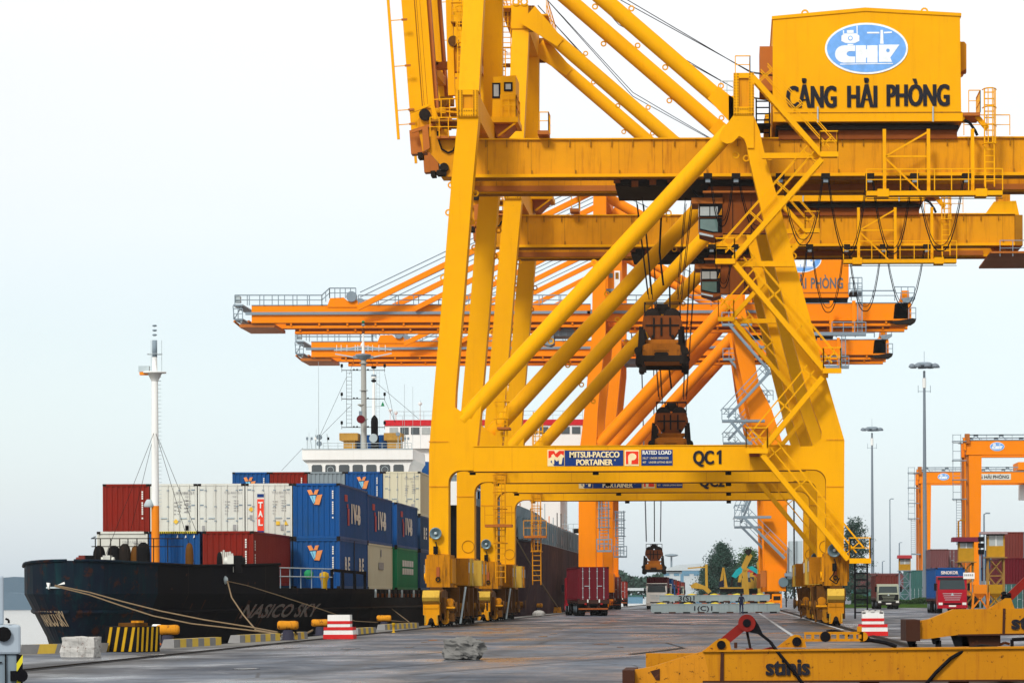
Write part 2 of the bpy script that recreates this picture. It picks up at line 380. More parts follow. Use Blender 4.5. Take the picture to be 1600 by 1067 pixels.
def floodlight(x, y, z, root, r=.42):
    mb = MB(); mb.lathe((x, y, z), [(.02, -.28), (r*.55, -.26), (r*.8, -.1), (r, .05), (r*1.06, .05), (r*1.06, .09), (r*.9, .09), (r*.55, -.03), (.1, -.07), (.02, -.07)], 20, PALEG, 'y')
    # lathe along y: mouth must face the camera side
    for i, v in enumerate(mb.v): mb.v[i] = (v[0], 2*y-v[1], v[2])
    for f in mb.f: f.reverse()
    mb.lathe((x, y-.02, z), [(.02, -.06), (.08, -.05), (.08, .05), (.02, .06)], 10, GREYL, 'y')
    mb.bar((x-.3, y+.2, z-.15), (x-.3, y+.45, z-.15), .08, m=YELD)
    mb.path([(x, y-.02, z-.42), (x+.08, y-.04, z-.75), (x-.05, y-.04, z-1.2), (x-.25, y-.03, z-1.45), (x+.1, y-.03, z-1.7), (x+.25, y-.02, z-1.4)], .035, 6, DARK)
    mb.cbox((x, y-.05, z-.85), (.22, .2, .4), DARK)
    return mb.build('floodlight', GREY, root)
PALEG = paint('floodlight_reflector', (.14, .21, .24), dirt=.3, metal=.4, rough=.35)

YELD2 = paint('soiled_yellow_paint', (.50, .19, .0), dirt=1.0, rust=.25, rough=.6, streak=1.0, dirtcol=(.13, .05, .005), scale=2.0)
def bogie(root, x, y, side, m=YELD, dark=GRIMB):
    """two-wheel truck: yellow hooded buffer plate, motor, side plates, wheels on the rail"""
    mb = MB()
    for s in (-1, 1):
        mb.prismx([(y-1.55, .35), (y-1.3, .95), (y-.5, 1.15), (y-.2, 1.75), (y+.2, 1.75), (y+.5, 1.15), (y+1.3, .95), (y+1.55, .35)], x+s*.34-.05, x+s*.34+.05, dark)
    mb.box((x-.3, y-.25, .95), (x+.3, y+.25, 1.9), dark)
    for k in range(6): mb.cbox((x+side*(.42+.1*(k%3)), y-1.3+k*.5, .55+.23*(k%4)), (.22, .2, .3), dark if k % 2 else STEEL)
    mb.path([(x+side*.5, y-1.2, 1.1), (x+side*.62, y-.5, .7), (x+side*.55, y+.3, 1.2), (x+side*.5, y+1.1, .8)], .035, 5, STEEL)
    mb.box((x-.28, y-1.2, .55), (x+.28, y-.4, .98), dark); mb.box((x-.28, y+.4, .55), (x+.28, y+1.2, .98), dark)
    o = mb.build('bogie', m, root)
    for s in (-1, 1):
        wm = MB(); wm.lathe((x, y+s*.85, .42), [(.12, -.2), (.36, -.2), (.42, -.12), (.36, -.09), (.36, .09), (.42, .12), (.36, .2), (.12, .2)], 20, STEEL, 'x')
        wm.build('wheel', STEEL, o)
    mt = MB(); mt.tube((x+side*.45, y-.9, 1.0), (x+side*.95, y-.9, 1.0), .2, n=14, m=m); mt.tube((x+side*1.05, y-.9, 1.0), (x+side*1.12, y-.9, 1.0), .28, n=14, m=dark)
    mt.box((x+side*.36, y-1.15, .5), (x+side*.72, y-.6, .9), m); mt.build('motor', m, o)
    return o
def buffer_plate(root, x, y, m=YEL):
    mb = MB()
    mb.prismx([(y, 1.15), (y-.28, 1.32), (y-.38, 1.5), (y-.02, 1.85), (y+.5, 1.85), (y+.5, 1.15)], x-.42, x+.42, PALEY)
    mb.box((x-.4, y-.1, .62), (x+.4, y+.5, 1.15), m); mb.box((x-.36, y-.14, .95), (x+.36, y-.1, 1.1), m)
    mb.prism([(x-.3, .62), (x+.3, .62), (x+.34, .12), (x+.2, .12), (x+.13, .3), (x-.13, .3), (x-.2, .12), (x-.34, .12)], y-.1, y+.3, m)
    mb.prism([(x-.13, .28), (x+.13, .28), (x+.1, .42), (x, .5), (x-.1, .42)], y-.14, y-.1, STEEL)
    for s in (-1, 1): mb.tube((x+s*.3, y-.12, .2), (x+s*.3, y-.12, .62), .03, n=6, m=PALEY)
    mb.build('rail_guard', m, root)

def near_crane(num, yoff, label, fest_len=1.0, swing=0.0, load_z=None, load_px=1035):
    root = thing('ship_to_shore_crane', (XC, D1+YC+yoff, 0), label, 'crane', 'yellow ship to shore cranes standing over the quay road')
    # ---- portal frames, front (fy=0) and rear (fy=YW)
    wl = [(670.3,868),(670.3,703),(679,598),(689.5,480),(705.5,280),(715.5,182),(748,182),(739,280),(724,470),(712,610),(711,636),(736,655),(753,628),(745.5,697),(740,697),(740,734.5)]+[(719.5-18.8*math.sin(math.radians(t)), 753.5-18.8*math.cos(math.radians(t))) for t in (0,15,30,45,60,75,90)]+[(700.7,868)]
    ll = [(1318.5,868),(1319.5,688),(1291,591),(1240,402),(1215,309),(1197,250),(1187,205),(1178,181),(1146,181),(1150,200),(1158,213),(1165,222),(1172,255),(1207,402),(1245,552),(1258,600),(1268,630),(1284,675),(1283,685),(1276,692),(1268,697),(1250,697),(1250,733)]+[(1272+18.6*math.sin(math.radians(t)), 752-18.6*math.cos(math.radians(t))) for t in (0,15,30,45,60,75,90)]+[(1290.6,868)]
    for fy in (0.0, YW-1.2):
        y0, y1 = fy-YC, fy+1.2-YC; rear = fy > 1
        for poly, bx, nm in ((wl, (692, 1), 'w'), (ll, (1296, -1), 'l')):
            mb = MB(); mb.prism(PL(poly), y0, y1, YEL)
            # seams and inspection hatch ring, hanging lugs
            for yy in (690 if nm == 'w' else 687, 760, 866):
                a = K(670 if nm == 'w' else 1291, yy); b = K(700.5 if nm == 'w' else 1318, yy); mb.box((min(a[0], b[0])-.0, y0-.03, a[1]-.03), (max(a[0], b[0]), y0+.02, a[1]+.03), YELS)
            c = K(690 if nm == 'w' else 1305, 846)
            if rear:
                for i in range(20):
                    t0, t1 = i*math.pi/10, (i+1)*math.pi/10
                    mb.bar((c[0]+.34*math.cos(t0), y0-.01, c[1]+.34*math.sin(t0)), (c[0]+.34*math.cos(t1), y0-.01, c[1]+.34*math.sin(t1)), .035, .04, m=YELD)
            leg = mb.build('leg', YEL, root)
            lg = MB()
            pts = [(703,287),(699,330),(691,432),(741,300),(734,344)] if nm == 'w' else [(1166,245),(1203,243),(1150,240),(1240,398)]
            for q in pts:
                p = K(*q); lug(lg, p[0], p[1], (y0+y1)/2, .14, YEL)
            lg.build('lifting_lug', YEL, leg)
        mb = MB(); a = K(740, 697); b = K(1250, 734)
        mb.box((a[0], y0, b[1]), (b[0], y1, a[1]), YEL)
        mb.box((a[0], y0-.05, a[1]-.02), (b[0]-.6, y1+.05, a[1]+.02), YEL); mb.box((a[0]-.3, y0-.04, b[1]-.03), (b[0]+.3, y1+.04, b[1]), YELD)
        for xx in (800, 868, 950, 1100, 1172, 1230):
            q = K(xx, 715); mb.box((q[0]-.012, y0-.008, b[1]+.04), (q[0]+.012, y0+.01, a[1]-.03), YELS)
        for xx in (737, 930, 1138):
            q = K(xx, 741); mb.tube((q[0], (y0+y1)/2, q[1]+.25), (q[0], (y0+y1)/2, q[1]), .16, n=10, m=STEEL)
        bm = mb.build('portal_beam', YEL, root)
        if not rear:
            yb = y0-.012
            def SB(x0, y0_, x1, y1_, m, k=0):
                a = K(x0, y0_); b = K(x1, y1_); sg.box((a[0], yb-.012*(k+1), b[1]), (b[0], yb+.01, a[1]), m)
            def ST(t, x0, x1, base, cap, m, bold=.0, nm=None):
                q = K((x0+x1)/2, base); h = cap/30.72; sg.bold_text(t, (q[0], yb-.03, q[1]), h, h*(.075 if bold else .02), m=m, bold=min(bold, .02), width=(x1-x0)/30.72-h*.05)
            sg = MB(); SB(882.5, 703.5, 974, 727.5, SBLUE); ST('MITSUI-PACECO', 890, 968, 714.5, 9.5, SCRM, .03); ST('PORTAINER', 900.5, 957.5, 726.3, 9.2, SCRM, .03)
            sg.text('®', (K(961, 720)[0], yb-.03, K(961, 720)[1]), .09, m=SCRM)
            sg.build('sign_board', SBLUE, bm)
            sg = MB(); SB(855.5, 702.5, 882, 728, SCRM)
            def SP(pts, m, k):
                sg.prism([K(*q) for q in pts], yb-.012*(k+2), yb, m)
            SP([(857,704),(866,704),(868,709),(874,704),(881.5,704),(881,711),(872,715),(865,712),(857,716)], SRED, 0)
            SP([(860,721),(864,717),(872,720),(881.5,714),(881.5,727.5),(866,727.5)], SBLUE, 0)
            SP([(863,725),(861.5,711),(865,709),(870,716),(876.5,709),(880,711),(877.5,725),(873.5,725),(873.5,716),(870,721),(866,716),(866,725)], SCRM, 1)
            sg.build('emblem', SRED, bm)
            sg = MB(); SB(976, 703, 998.5, 727.5, SCRM); SP([(978,705),(997.5,705),(997.5,725),(978,725)], SRED, 0)
            SP([(982,725.5),(981.5,716)]+[(988+6.5*math.cos(math.radians(t)), 713.5+5.6*math.sin(math.radians(t))) for t in range(180, 450, 30)]+[(987,719),(986.5,725.5)], SCRM, 1)
            sg.build('emblem', SRED, bm)
            sg = MB(); SB(1002, 702.5, 1051, 727, SBLUE); ST('RATED LOAD', 1004, 1049, 709.8, 6.3, WTXT, .03); ST('35LLT  UNDER SPREADER', 1004, 1045, 717, 3.2, SCRM); ST('40T    UNDER LIFTING BEAM', 1004, 1049.5, 723.5, 3.2, SCRM)
            sg.build('sign_board', SBLUE, bm)
            sg = MB()
            if num == 1: ST('QC', 1083, 1115.5, 724.5, 21.5, BLKT, .05); sg.prism([K(*q) for q in ((1123, 724.5), (1127.3, 724.5), (1127.3, 703), (1124.6, 703), (1119.8, 706.5), (1119.8, 710), (1123, 709))], yb-.03, yb, BLKT)
            else: ST('QC2', 1083, 1130, 724.5, 21.5, BLKT, .05)
            sg.build('lettering', BLKT, bm)
        # diagonal pipe brace
        mb = MB(); a, b = K3(722, 657, 0), K3(1141, 202, 0); ymid = (y0+y1)/2 - (.22 if not rear else -.2)
        a.y = b.y = ymid; mb.tube(a, b, .43, n=28, m=YEL); mb.build('diagonal_brace', YEL, root)
        mb = MB(); g = K(1137, 212)
        gp = [(1146,181),(1128,204),(1124,213)]+[(1137+13.5*math.cos(math.radians(t)), 212+13.5*math.sin(math.radians(t))) for t in (165,130,95,60,40)]+[(1155,213),(1163,218),(1168,232),(1178,232),(1178,181)]
        mb.prism(PL(gp), y0-.09, y0-.04, YEL); mb.prism(PL(gp), y0-.04, y0+.02, YEL)
        dl = (b-a).normalized()
        for t in (.3, .52, .74):
            p = a.lerp(b, t)+Vector((dl.z, 0, -dl.x))*(.55 if t != .52 else -.55); lug(mb, p.x, p.z, p.y, .13, YEL)
        mb.build('gusset', YEL, root)
    # ---- transverse node beams, their bolted end plates
    for px0, px1, py0, py1 in ((715,747.5,141,183), (1146,1178.5,115,180.5)):
        a = K(px0+1.5, py0+1.5); b = K(px1-1.5, py1-1.5); mb = MB(); mb.box((a[0], .3-YC, b[1]), (b[0], YW-.3-YC, a[1]), YEL)
        o = mb.build('cross_beam', YEL, root)
        for yy, sg_ in ((-.14-YC, -1), (YW+.0-YC, 1)):
            a = K(px0, py0); b = K(px1, py1); wx = (b[0]-a[0]); fr = MB(); t = .26
            hx0, hx1, hz0, hz1 = a[0]+wx*.26, b[0]-wx*.26, b[1]+.42, a[1]-.26
            fr.box((a[0], yy, b[1]), (hx0, yy+.14, a[1]), YEL); fr.box((hx1, yy, b[1]), (b[0], yy+.14, a[1]), YEL)
            fr.box((hx0, yy, b[1]), (hx1, yy+.14, hz0), YEL); fr.box((hx0, yy, hz1), (hx1, yy+.14, a[1]), YEL)
            fr.box((a[0]+.05, yy+.12, b[1]+.05), (b[0]-.05, yy+.30, a[1]-.05), YELS)
            for i in range(15):
                z = b[1]+.06+(a[1]-b[1]-.12)*i/14
                for x in (a[0]+.06, b[0]-.06, hx0-.05, hx1+.05): fr.cbox((x, yy-.01, z), (.055, .05, .055), YELD)
            for i in range(8):
                x = a[0]+.1+(wx-.2)*i/7
                for z in (b[1]+.06, b[1]+.3): fr.cbox((x, yy-.01, z), (.055, .05, .055), YELD)
            fr.build('end_plate', YEL, o)
    # ---- upper mast and apex
    zt = K(723, -158)[1]; xa, xb = -13.83-XC, -12.83-XC
    ax = -12.8-XC
    for s in (0, 1):
        yb_, yt_ = (.1, 3.1) if s == 0 else (YW-1.1, YW-4.1)
        mb = MB(); z0 = K(731, 142)[1]; z1 = 37.2
        x0 = K(732, 141)[0]; x1 = K(739.5, -20)[0]
        vs = []
        for (cx, yy, zz) in ((x0, yb_, z0), (x1+.02, yt_, z1)):
            vs += [(cx-.52, yy-YC, zz), (cx+.52, yy-YC, zz), (cx+.52, yy+1-YC, zz), (cx-.52, yy+1-YC, zz)]
        mb.add(vs, [(3,2,1,0),(4,5,6,7),(0,1,5,4),(1,2,6,5),(2,3,7,6),(3,0,4,7)], YEL); mb.build('mast_leg', YEL, root)
    mb = MB(); xm = K(739.5, -20)[0]
    mb.box((xm-.56, 2.9-YC, 36.9), (xm+.5, YW-2.9-YC, 38.4), YEL)
    for s in (2.86, YW-2.94):
        mb.box((xm+.5, s-.1-YC, 36.7), (xm+.9, s+.2-YC, 38.3), YELD)
        for k in (0, 1): lug(mb, xm-.25+.5*k, 38.55, s-YC, .2, YEL)
    for i in range(9): mb.cbox((xm+.62, 2.72-YC, 36.9+i*.17), (.1, .06, .07), RUST); mb.cbox((xm+.8, 2.72-YC, 36.9+i*.17), (.1, .06, .07), RUST)
    railing(mb, [(xm-1.2, 3.2-YC, 38.4), (xm-1.2, YW-3-YC, 38.4)], 1.1, YEL); railing(mb, [(xm+1.6, 3.4-YC, 37.9), (xm+1.6, YW-3-YC, 37.9)], 1.1, YEL)
    mb.box((xm-1.3, 3.2-YC, 38.25), (xm-.56, YW-3-YC, 38.35), YEL); mb.box((xm+.9, 3.4-YC, 37.8), (xm+1.7, YW-3-YC, 37.9), YEL)
    mb.build('mast_head', YEL, root)
    # ladder tower beside the mast
    mb = MB(); 
    for i, (z0, z1) in enumerate(((28.2, 31.6), (31.6, 35.0), (35, 38.2))):
        xx = xm-.95-(.35 if i % 2 else 0); cage_ladder(mb, xx, 4.4-YC, z0, z1+.9, .5, YEL, True, -1, .03); mb.box((xx-.6, 4.4-YC, z1-.06), (xx+.75, 5.6-YC, z1), YELD)
        railing(mb, [(xx-.6, 4.35-YC, z1), (xx+.7, 4.35-YC, z1)], 1.0, YEL)
    mb.build('mast_ladder', YEL, root)
    # ---- back stays
    for s in (3.1, YW-3.1):
        a = Vector((xm+.55, s-YC, 37.65)); b = Vector((.12-XC, s-YC, 26.75)); d = (b-a).normalized()
        mb = MB(); mb.tube(a, b, .43, n=28, m=YEL)
        nrm = Vector((-d.z, 0, d.x)); nrm = nrm if nrm.z > 0 else -nrm
        mb.prism([(p.x, p.z) for p in (a+nrm*.7-d*.1, a+nrm*.3+d*2.6, a-nrm*.3+d*2.6, a-nrm*.7-d*.1)], a.y-.5, a.y-.42, YEL)
        mb.prism([(p.x, p.z) for p in (b+nrm*.42-d*1.2, b+nrm*.5+d*.7, b-nrm*.62+d*.7, b-nrm*.42-d*1.2)], b.y-.5, b.y-.42, YEL)
        for t in (.25, .47, .56, .76, .93):
            p = a.lerp(b, t)+nrm*(.58 if t not in (.47, .76) else -.58); lug(mb, p.x, p.z, p.y, .13, YEL)
        mb.box((b.x-.1, b.y-.5, b.z-.9), (b.x+.75, b.y+.5, b.z+.6), YEL)
        o = mb.build('back_stay', YEL, root)
    mb = MB()
    for s in (4.4, YW-4.4):
        for k in (0, .28): mb.path([(xm+.5, s-YC+k, 40.2), (-6-XC, s-YC+k, 32.9+k), (1.2-XC, s-YC+k, 28.9), (4.5-XC, s-YC+k, 28.4)], .022, 4, STEEL)
    mb.build('boom_hoist_rope', STEEL, root)
    # ---- main girders
    gz = lambda py: 1.5+(VY-py)/29.9
    xg0, xg1 = -14.85-XC, 18.0-XC; zt, zf, zl = gz(213.5), gz(271), gz(297)
    for s in (4.8, 11.0):
        y0 = s-YC; mb = MB(); n = YEL
        mb.box((xg0, y0, zf+.06), (xg1, y0+.9, zt-.05), YELS)
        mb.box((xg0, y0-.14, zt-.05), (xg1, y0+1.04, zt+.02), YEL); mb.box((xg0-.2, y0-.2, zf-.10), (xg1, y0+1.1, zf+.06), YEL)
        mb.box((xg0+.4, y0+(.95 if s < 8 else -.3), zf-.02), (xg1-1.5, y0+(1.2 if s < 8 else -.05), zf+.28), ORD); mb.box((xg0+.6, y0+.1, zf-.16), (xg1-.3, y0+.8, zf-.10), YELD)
        x = xg0+1.0
        while x < xg1-.5:
            mb.box((x, y0-.12, zt-.42), (x+.05, y0, zt-.05), YELD); x += 1.1
        x = xg0+2.2
        while x < xg1-.5:
            mb.box((x, y0-.14, zf+.06), (x+.07, y0-.02, zf+.26), YELD); mb.box((x-.012, y0-.006, zf+.1), (x+.012, y0+.01, zt-.06), YELD); x += 2.3
        mb.build('main_girder', YEL, root)
    # girder ties, end frame
    mb = MB()
    for x in (xg0+.3, -2-XC, 8-XC, xg1-1): mb.box((x, 5.7-YC, zf+.5), (x+.6, 11.0-YC, zt-.2), YELS)
    mb.box((xg1+.02, 4.7-YC, zf-.1), (xg1+.5, 12-YC, zt-.1), YELD)
    mb.box((xg1-1.6, 3.9-YC, zl+.2), (xg1+1.4, YW-3.9-YC, zl+.32), ORD)
    mb.prism([(xg1-1.9, zt-.1), (xg1-1.3, zt+.75), (xg1+.1, zt+.8), (xg1+.3, zt-.1)], 4.8-YC, 5.7-YC, YEL); mb.box((xg1-1.0, 5-YC, zt+.7), (xg1-.25, 7-YC, zt+1.6), YELS); mb.lathe((xg1-.6, 6-YC, zt+1.6), [(.37, 0), (.3, .25), (.1, .3)], 12, YELS)
    railing(mb, [(xg1-2.5, 4-YC, zt+.9), (xg1+.7, 4-YC, zt+.9)], 1.0, GREY); railing(mb, [(xg1+1.4, 4-YC, zl), (xg1+1.4, YW-4-YC, zl)], 1.1, GREY)
    railing(mb, [(xg1-1, 3.95-YC, zl), (xg1+1.4, 3.95-YC, zl)], 1.0, GREY, step=.8)
    mb.build('end_frame', YEL, root)
    # top walkway rails
    mb = MB()
    railing(mb, [(xg1-3.3, 4.1-YC, zt), (12.3-XC, 4.1-YC, zt)], 1.05, YEL, step=1.3)
    a = K(843, 213, 4); b = K(857, 213, 4); mb.box((a[0]-.1, 4.0-YC, a[1]+.1), (b[0], 5.4-YC, a[1]+.3), ORD); railing(mb, [(a[0], 4-YC, a[1]+.3), (b[0], 4-YC, a[1]+.3), (b[0], 5.4-YC, a[1]+.3)], .95, YEL, step=.45)
    mb.build('walkway_handrail', YEL, root)
    # ---- hinge, raised boom
    hx, hz = xg0-.2, zf+.7; mb = MB(); tilt = math.atan(.0716)
    bx = Vector((-math.sin(tilt), 0, math.cos(tilt))); bn = Vector((math.cos(tilt), 0, math.sin(tilt)))
    base = K3(641.8, 212, 4.2)
    for s in (4.6, 11.4):
        bm_ = MB(); y0 = s-YC; o = Vector((base.x, 0, base.z)); L = 31.0
        P = lambda u, v: (o+bx*v+bn*u)
        def slab(u0, u1, v0, v1, ya, yb2, m):
            bm_.prism([(P(u, v).x, P(u, v).z) for u, v in ((u0, v0), (u1, v0), (u1, v1), (u0, v1))], ya, yb2, m)
        slab(0, .66, .3, L, y0, y0+.9, YEL); slab(.72, 1.32, .3, L, y0-.05, y0+.95, YEL); slab(.66, .72, .3, L, y0+.05, y0+.9, YELD)
        slab(.78, .80, .3, L, y0-.07, y0, YELD); slab(.96, .975, .3, L, y0-.07, y0, YELD)
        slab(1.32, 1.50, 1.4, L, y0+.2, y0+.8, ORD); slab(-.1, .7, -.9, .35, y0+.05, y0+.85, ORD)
        slab(.25, .5, -1.15, -.85, y0-.02, y0+.9, STEEL)
        bm_.build('boom', YEL, root)
    bm_ = MB()
    for v in (4, 10, 16, 22, 28):
        a, b = P(.9, v), P(1.2, v); bm_.bar((a.x, 5.1-YC, a.z), (b.x, YW-5.1-YC, b.z), .5, m=YELS)
    bm_.build('boom_tie', YELS, root)
    hr = MB(); q = lambda u, v, y=3.9: (P(u, v).x, y-YC, P(u, v).z)
    hr.bar(q(-.62, -.2), q(-.62, 30.5), .14, m=YEL); hr.bar(q(-.62, -.2, 12.6), q(-.62, 30.5, 12.6), .14, m=YEL)
    for v in (.55, 1.3, 3.6, 6.0, 8.4, 10.8, 13.2, 15.6, 18, 20.4, 22.8, 25.2, 27.6, 30):
        hr.bar(q(-.62, v), q(.0, v), .045, m=YEL); hr.bar(q(.0, v), q(.3, v), .1, m=ORD)
    hr.build('boom_handrail', YEL, root)
    # hinge ironwork between boom foot and girder end
    mb = MB(); rnd = random.Random(3)
    for s in (4.0, YW-5.2):
        y0 = s-YC; A = lambda *p: PL(p, s)
        mb.prism(A((651,190),(664,168),(672,168),(700,215),(722,215),(722,276),(697,276),(692,262),(668,235),(660,236)), y0+.1, y0+.8, YELS)
        mb.prism(A((672,163),(678,163),(690,200),(684,206)), y0-.1, y0+.1, YEL); mb.prism(A((660,200),(669,198),(672,232),(662,238)), y0-.16, y0-.02, ORD)
        mb.bar(K3(643, 206, s), K3(706, 186, s), .16, m=ORD); mb.bar(K3(640, 176, s), K3(672, 164, s), .13, m=YEL); mb.bar(K3(676, 172, s), K3(715, 176, s), .1, m=YEL)
        mb.tube(K3(694, 262, s)+Vector((0, -.1, 0)), K3(694, 262, s)+Vector((0, 1.0, 0)), .24, n=12, m=STEEL); mb.cbox(K3(690, 270, s)+Vector((0, .3, 0)), (.5, .8, .25), STEEL)
        mb.tube(K3(664, 180, s)+Vector((0, -.2, 0)), K3(664, 180, s)+Vector((0, .9, 0)), .3, n=14, m=STEEL)
        mb.box((K(684, 214, s)[0], y0-.5, K(684, 215, s)[1]-.12), (K(722, 214, s)[0], y0+1.2, K(684, 215, s)[1]), ORD)
    for y_, m_ in ((3.4, YEL), (7.5, YEL)):
        for pp in ([(676, 186), (716, 184)], [(672, 214), (715, 214)]):
            railing(mb, [K3(*p_, y_) for p_ in pp], 1.0, m_, step=.5)
    mb.box((K(672, 187, 3.4)[0], 3.4-YC, K(672, 187, 3.4)[1]-.1), (K(716, 187, 3.4)[0], 6-YC, K(672, 187, 3.4)[1]), YELD)
    mb.bar(K3(682, 104, 7), K3(722, 102, 7), .35, .6, m=ORD); mb.bar(K3(682, 104, 7), K3(680, 98, 7), .3, .6, m=YEL)
    for i in range(9): # pins, brackets and tackle in the hinge
        p = K3(rnd.uniform(672, 712), rnd.uniform(150, 205), rnd.uniform(5.5, 11)); mb.cbox(p, (rnd.uniform(.2, .7), rnd.uniform(.3, 1), rnd.uniform(.15, .6)), rnd.choice((YELS, ORD, YELD)))
    mb.path([K3(683, 190, 4), K3(684, 215, 4), K3(690, 233, 4), K3(700, 239, 4), K3(708, 236, 4), K3(712, 228, 4)], .05, 6, DARK)
    for s_ in (5, 11):
        mb.bar(K3(702, 0, s_), K3(706, 150, s_), .35, .4, m=YEL); mb.tube(K3(709, 66, s_)+Vector((0, -.3, 0)), K3(709, 66, s_)+Vector((0, .3, 0)), .28, n=14, m=GRIMB)
        mb.box((K(703, 72, s_)[0], s_-YC, K(703, 112, s_)[1]), (K(719, 72, s_)[0], s_+.6-YC, K(703, 72, s_)[1]), YELS)
    mb.build('boom_hinge', YELS, root)
    # ---- boom operator cabin on the girder
    dc = 11.0; a = K(765.5, 125, dc); b = K(806, 184, dc); mb = MB(); y0, y1 = dc-YC, dc+2.6-YC
    mb.prism([(a[0]+.2, a[1]), (K(770, 121, dc)[0], K(770, 121, dc)[1]), (K(806, 118, dc)[0], K(806, 118, dc)[1]), (b[0], b[1]), (a[0]+.1, b[1])], y0, y1, YEL)
    c_ = K(810, 190, dc); mb.box((a[0]-.1, y0-.3, b[1]-.3), (c_[0], y1+.3, b[1]), YEL)
    mb.prism([K(770, 190, dc), K(806, 190, dc), K(784, 213, dc), K(775, 213, dc)], y0+.3, y1-.3, ORD); mb.bar(K3(806, 192, dc-.2), K3(778, 213, dc-.2), .1, m=YEL)
    railing(mb, [(a[0]+.6, y0-.3, b[1]), (c_[0]-.1, y0-.3, b[1]), (c_[0]-.1, y1, b[1])], 1.2, YEL, n=2)
    cab = mb.build('boom_cabin', YEL, root)
    for wx0, wy0, wx1, wy1 in ((769, 130, 782, 154), (787.5, 129, 801, 143)):
        a = K(wx0, wy0, dc); b = K(wx1, wy1, dc); mb = MB(); mb.box((a[0], y0-.05, b[1]), (b[0], y0+.02, a[1]), BLK); mb.box((a[0]+.09, y0-.07, b[1]+.1), (b[0]-.09, y0-.03, a[1]-.1), GLASSL); mb.build('window', BLK, cab)
    # ---- machinery house
    dh = 4.0; G = lambda x, y: K(x, y, dh)
    mb = MB(); y0, y1 = dh-YC, YW-dh-YC
    mb.prism([G(1207.5, 176.5), G(1207.5, 28), G(1352, 15), G(1500, 23), G(1502, 176.5)], y0, y1, YEL)
    mb.prism([G(1206, 31), G(1206, 26), G(1352, 12.5), G(1502, 21), G(1502, 26), G(1352, 18)], y0-.06, y1+.1, YEL)
    mb.box((G(1207, 0)[0], y0-.05, G(0, 195)[1]-.02), (G(1503.5, 0)[0], y1+.05, G(1300, 176.5)[1]), YEL)
    mb.box((G(1209, 0)[0], y0-.07, G(1300, 177.5)[1]), (G(1502, 0)[0], y0+.1, G(1300, 176)[1]), YELD)
    mb.box((G(1212, 0)[0], y0+.3, G(1300, 201)[1]), (G(1498, 0)[0], y1-.3, G(1300, 195)[1]), STEEL); mb.box((G(1216, 0)[0], y0+.6, G(1300, 215)[1]), (G(1496, 0)[0], y1-.6, G(1300, 201)[1]), BRN)  # dark slabs stand in for the shaded underside of the house
    house = mb.build('machinery_house', YEL, root)
    mb = MB()
    for x_ in (1258, 1445): p = G(x_, 21 if x_ < 1300 else 18); lug(mb, p[0], p[1]+.05, y0+.3, .16, YEL)
    for x_ in (1277, 1457): mb.tube((G(x_, 0)[0], y0-.1, G(0, 173)[1]), (G(x_, 0)[0], y0-.1, G(0, 197)[1]), .045, n=6, m=GREYL)
    mb.build('lifting_lug', YEL, house)
    mb = MB(); mb.box((G(1187, 0)[0], y0+1.2, G(0, 141)[1]), (G(1207.5, 0)[0], y0+4, G(0, 71)[1]), ORD); mb.build('motor_cover', ORD, house)
    mb = MB(); mb.prism([G(1501, 60), G(1509, 60), G(1512.5, 64), G(1512.5, 102), G(1501, 108)], y0+1, y0+3.5, YELS); mb.box((G(1501, 0)[0], y0+1.4, G(0, 112)[1]), (G(1513, 0)[0], y0+2, G(0, 106)[1]), ORD); mb.build('motor_cover', YELS, house)
    mb = MB(); p = G(1353.8, 76.4); chp_emblem(mb, p[0], p[1], 1/(10.667*29.94), y0); mb.build('emblem', LBLUE, house)
    mb = MB()
    for t, x0, x1, bx_ in (('CẢNG', 1228, 1307.5, 168), ('HẢI', 1323.5, 1371, 167.5), ('PHÒNG', 1385, 1484, 165.5)):
        q = G((x0+x1)/2, bx_); mb.bold_text(t, (q[0], y0-.03, q[1]), 34.5/29.94, .085, m=BLKT, bold=.022, width=(x1-x0-2.5)/29.94)
    mb.build('lettering', BLKT, house)
    # steps behind the node, access frame on the land side end
    mb = MB(); cage_ladder(mb, G(1192, 0)[0], 6-YC, G(0, 212)[1], G(0, 150)[1], .7, BLK, False, -1, .04); mb.box((G(1181, 0)[0], 5.4-YC, G(0, 195)[1]), (G(1204, 0)[0], 8-YC, G(0, 191)[1]), BLK)
    mb.box((G(1194, 0)[0], 6.6-YC, G(0, 213)[1]), (G(1203, 0)[0], 7.4-YC, G(0, 178)[1]), YEL)
    railing(mb, [G(1126, 152)and(G(1126,152)[0], 5-YC, G(1126,152)[1]), (G(1146,152)[0], 5-YC, G(1146,152)[1])], 1.0, GREYL, step=.4)
    railing(mb, [(K(1149,115)[0], 0.2-YC, K(1149,115)[1]), (K(1172,115)[0], .2-YC, K(1172,115)[1]), (K(1172,115)[0], 3-YC, K(1172,115)[1])], .92, YEL, step=.7)
    mb.build('access_platform', YEL, root)
    mb = MB(); q = G(1518, 190); mb.box((G(1504,0)[0], 4-YC, G(0,187)[1]), (G(1531,0)[0], 6.5-YC, G(0,182)[1]), ORD)
    railing(mb, [(G(1513,0)[0], 4-YC, G(0,182)[1]), (G(1531,0)[0], 4-YC, G(0,182)[1]), (G(1531,0)[0], 6.5-YC, G(0,182)[1])], 1.15, YEL, step=.6)
    mb.bar((G(1526,0)[0], 4.4-YC, G(0,186)[1]), (G(1543,0)[0], 4.4-YC, G(0,206)[1]), .25, m=YEL)
    cage_ladder(mb, G(1544,0)[0], 3.6-YC, G(0,300)[1], G(0,148)[1], .5, YEL, True, -1, .035)
    mb.path([K3(1506, 188, 4), K3(1515, 192, 4), K3(1524, 205, 4), K3(1527, 212, 4)], .08, 6, DARK)
    mb.build('end_ladder', YEL, root)
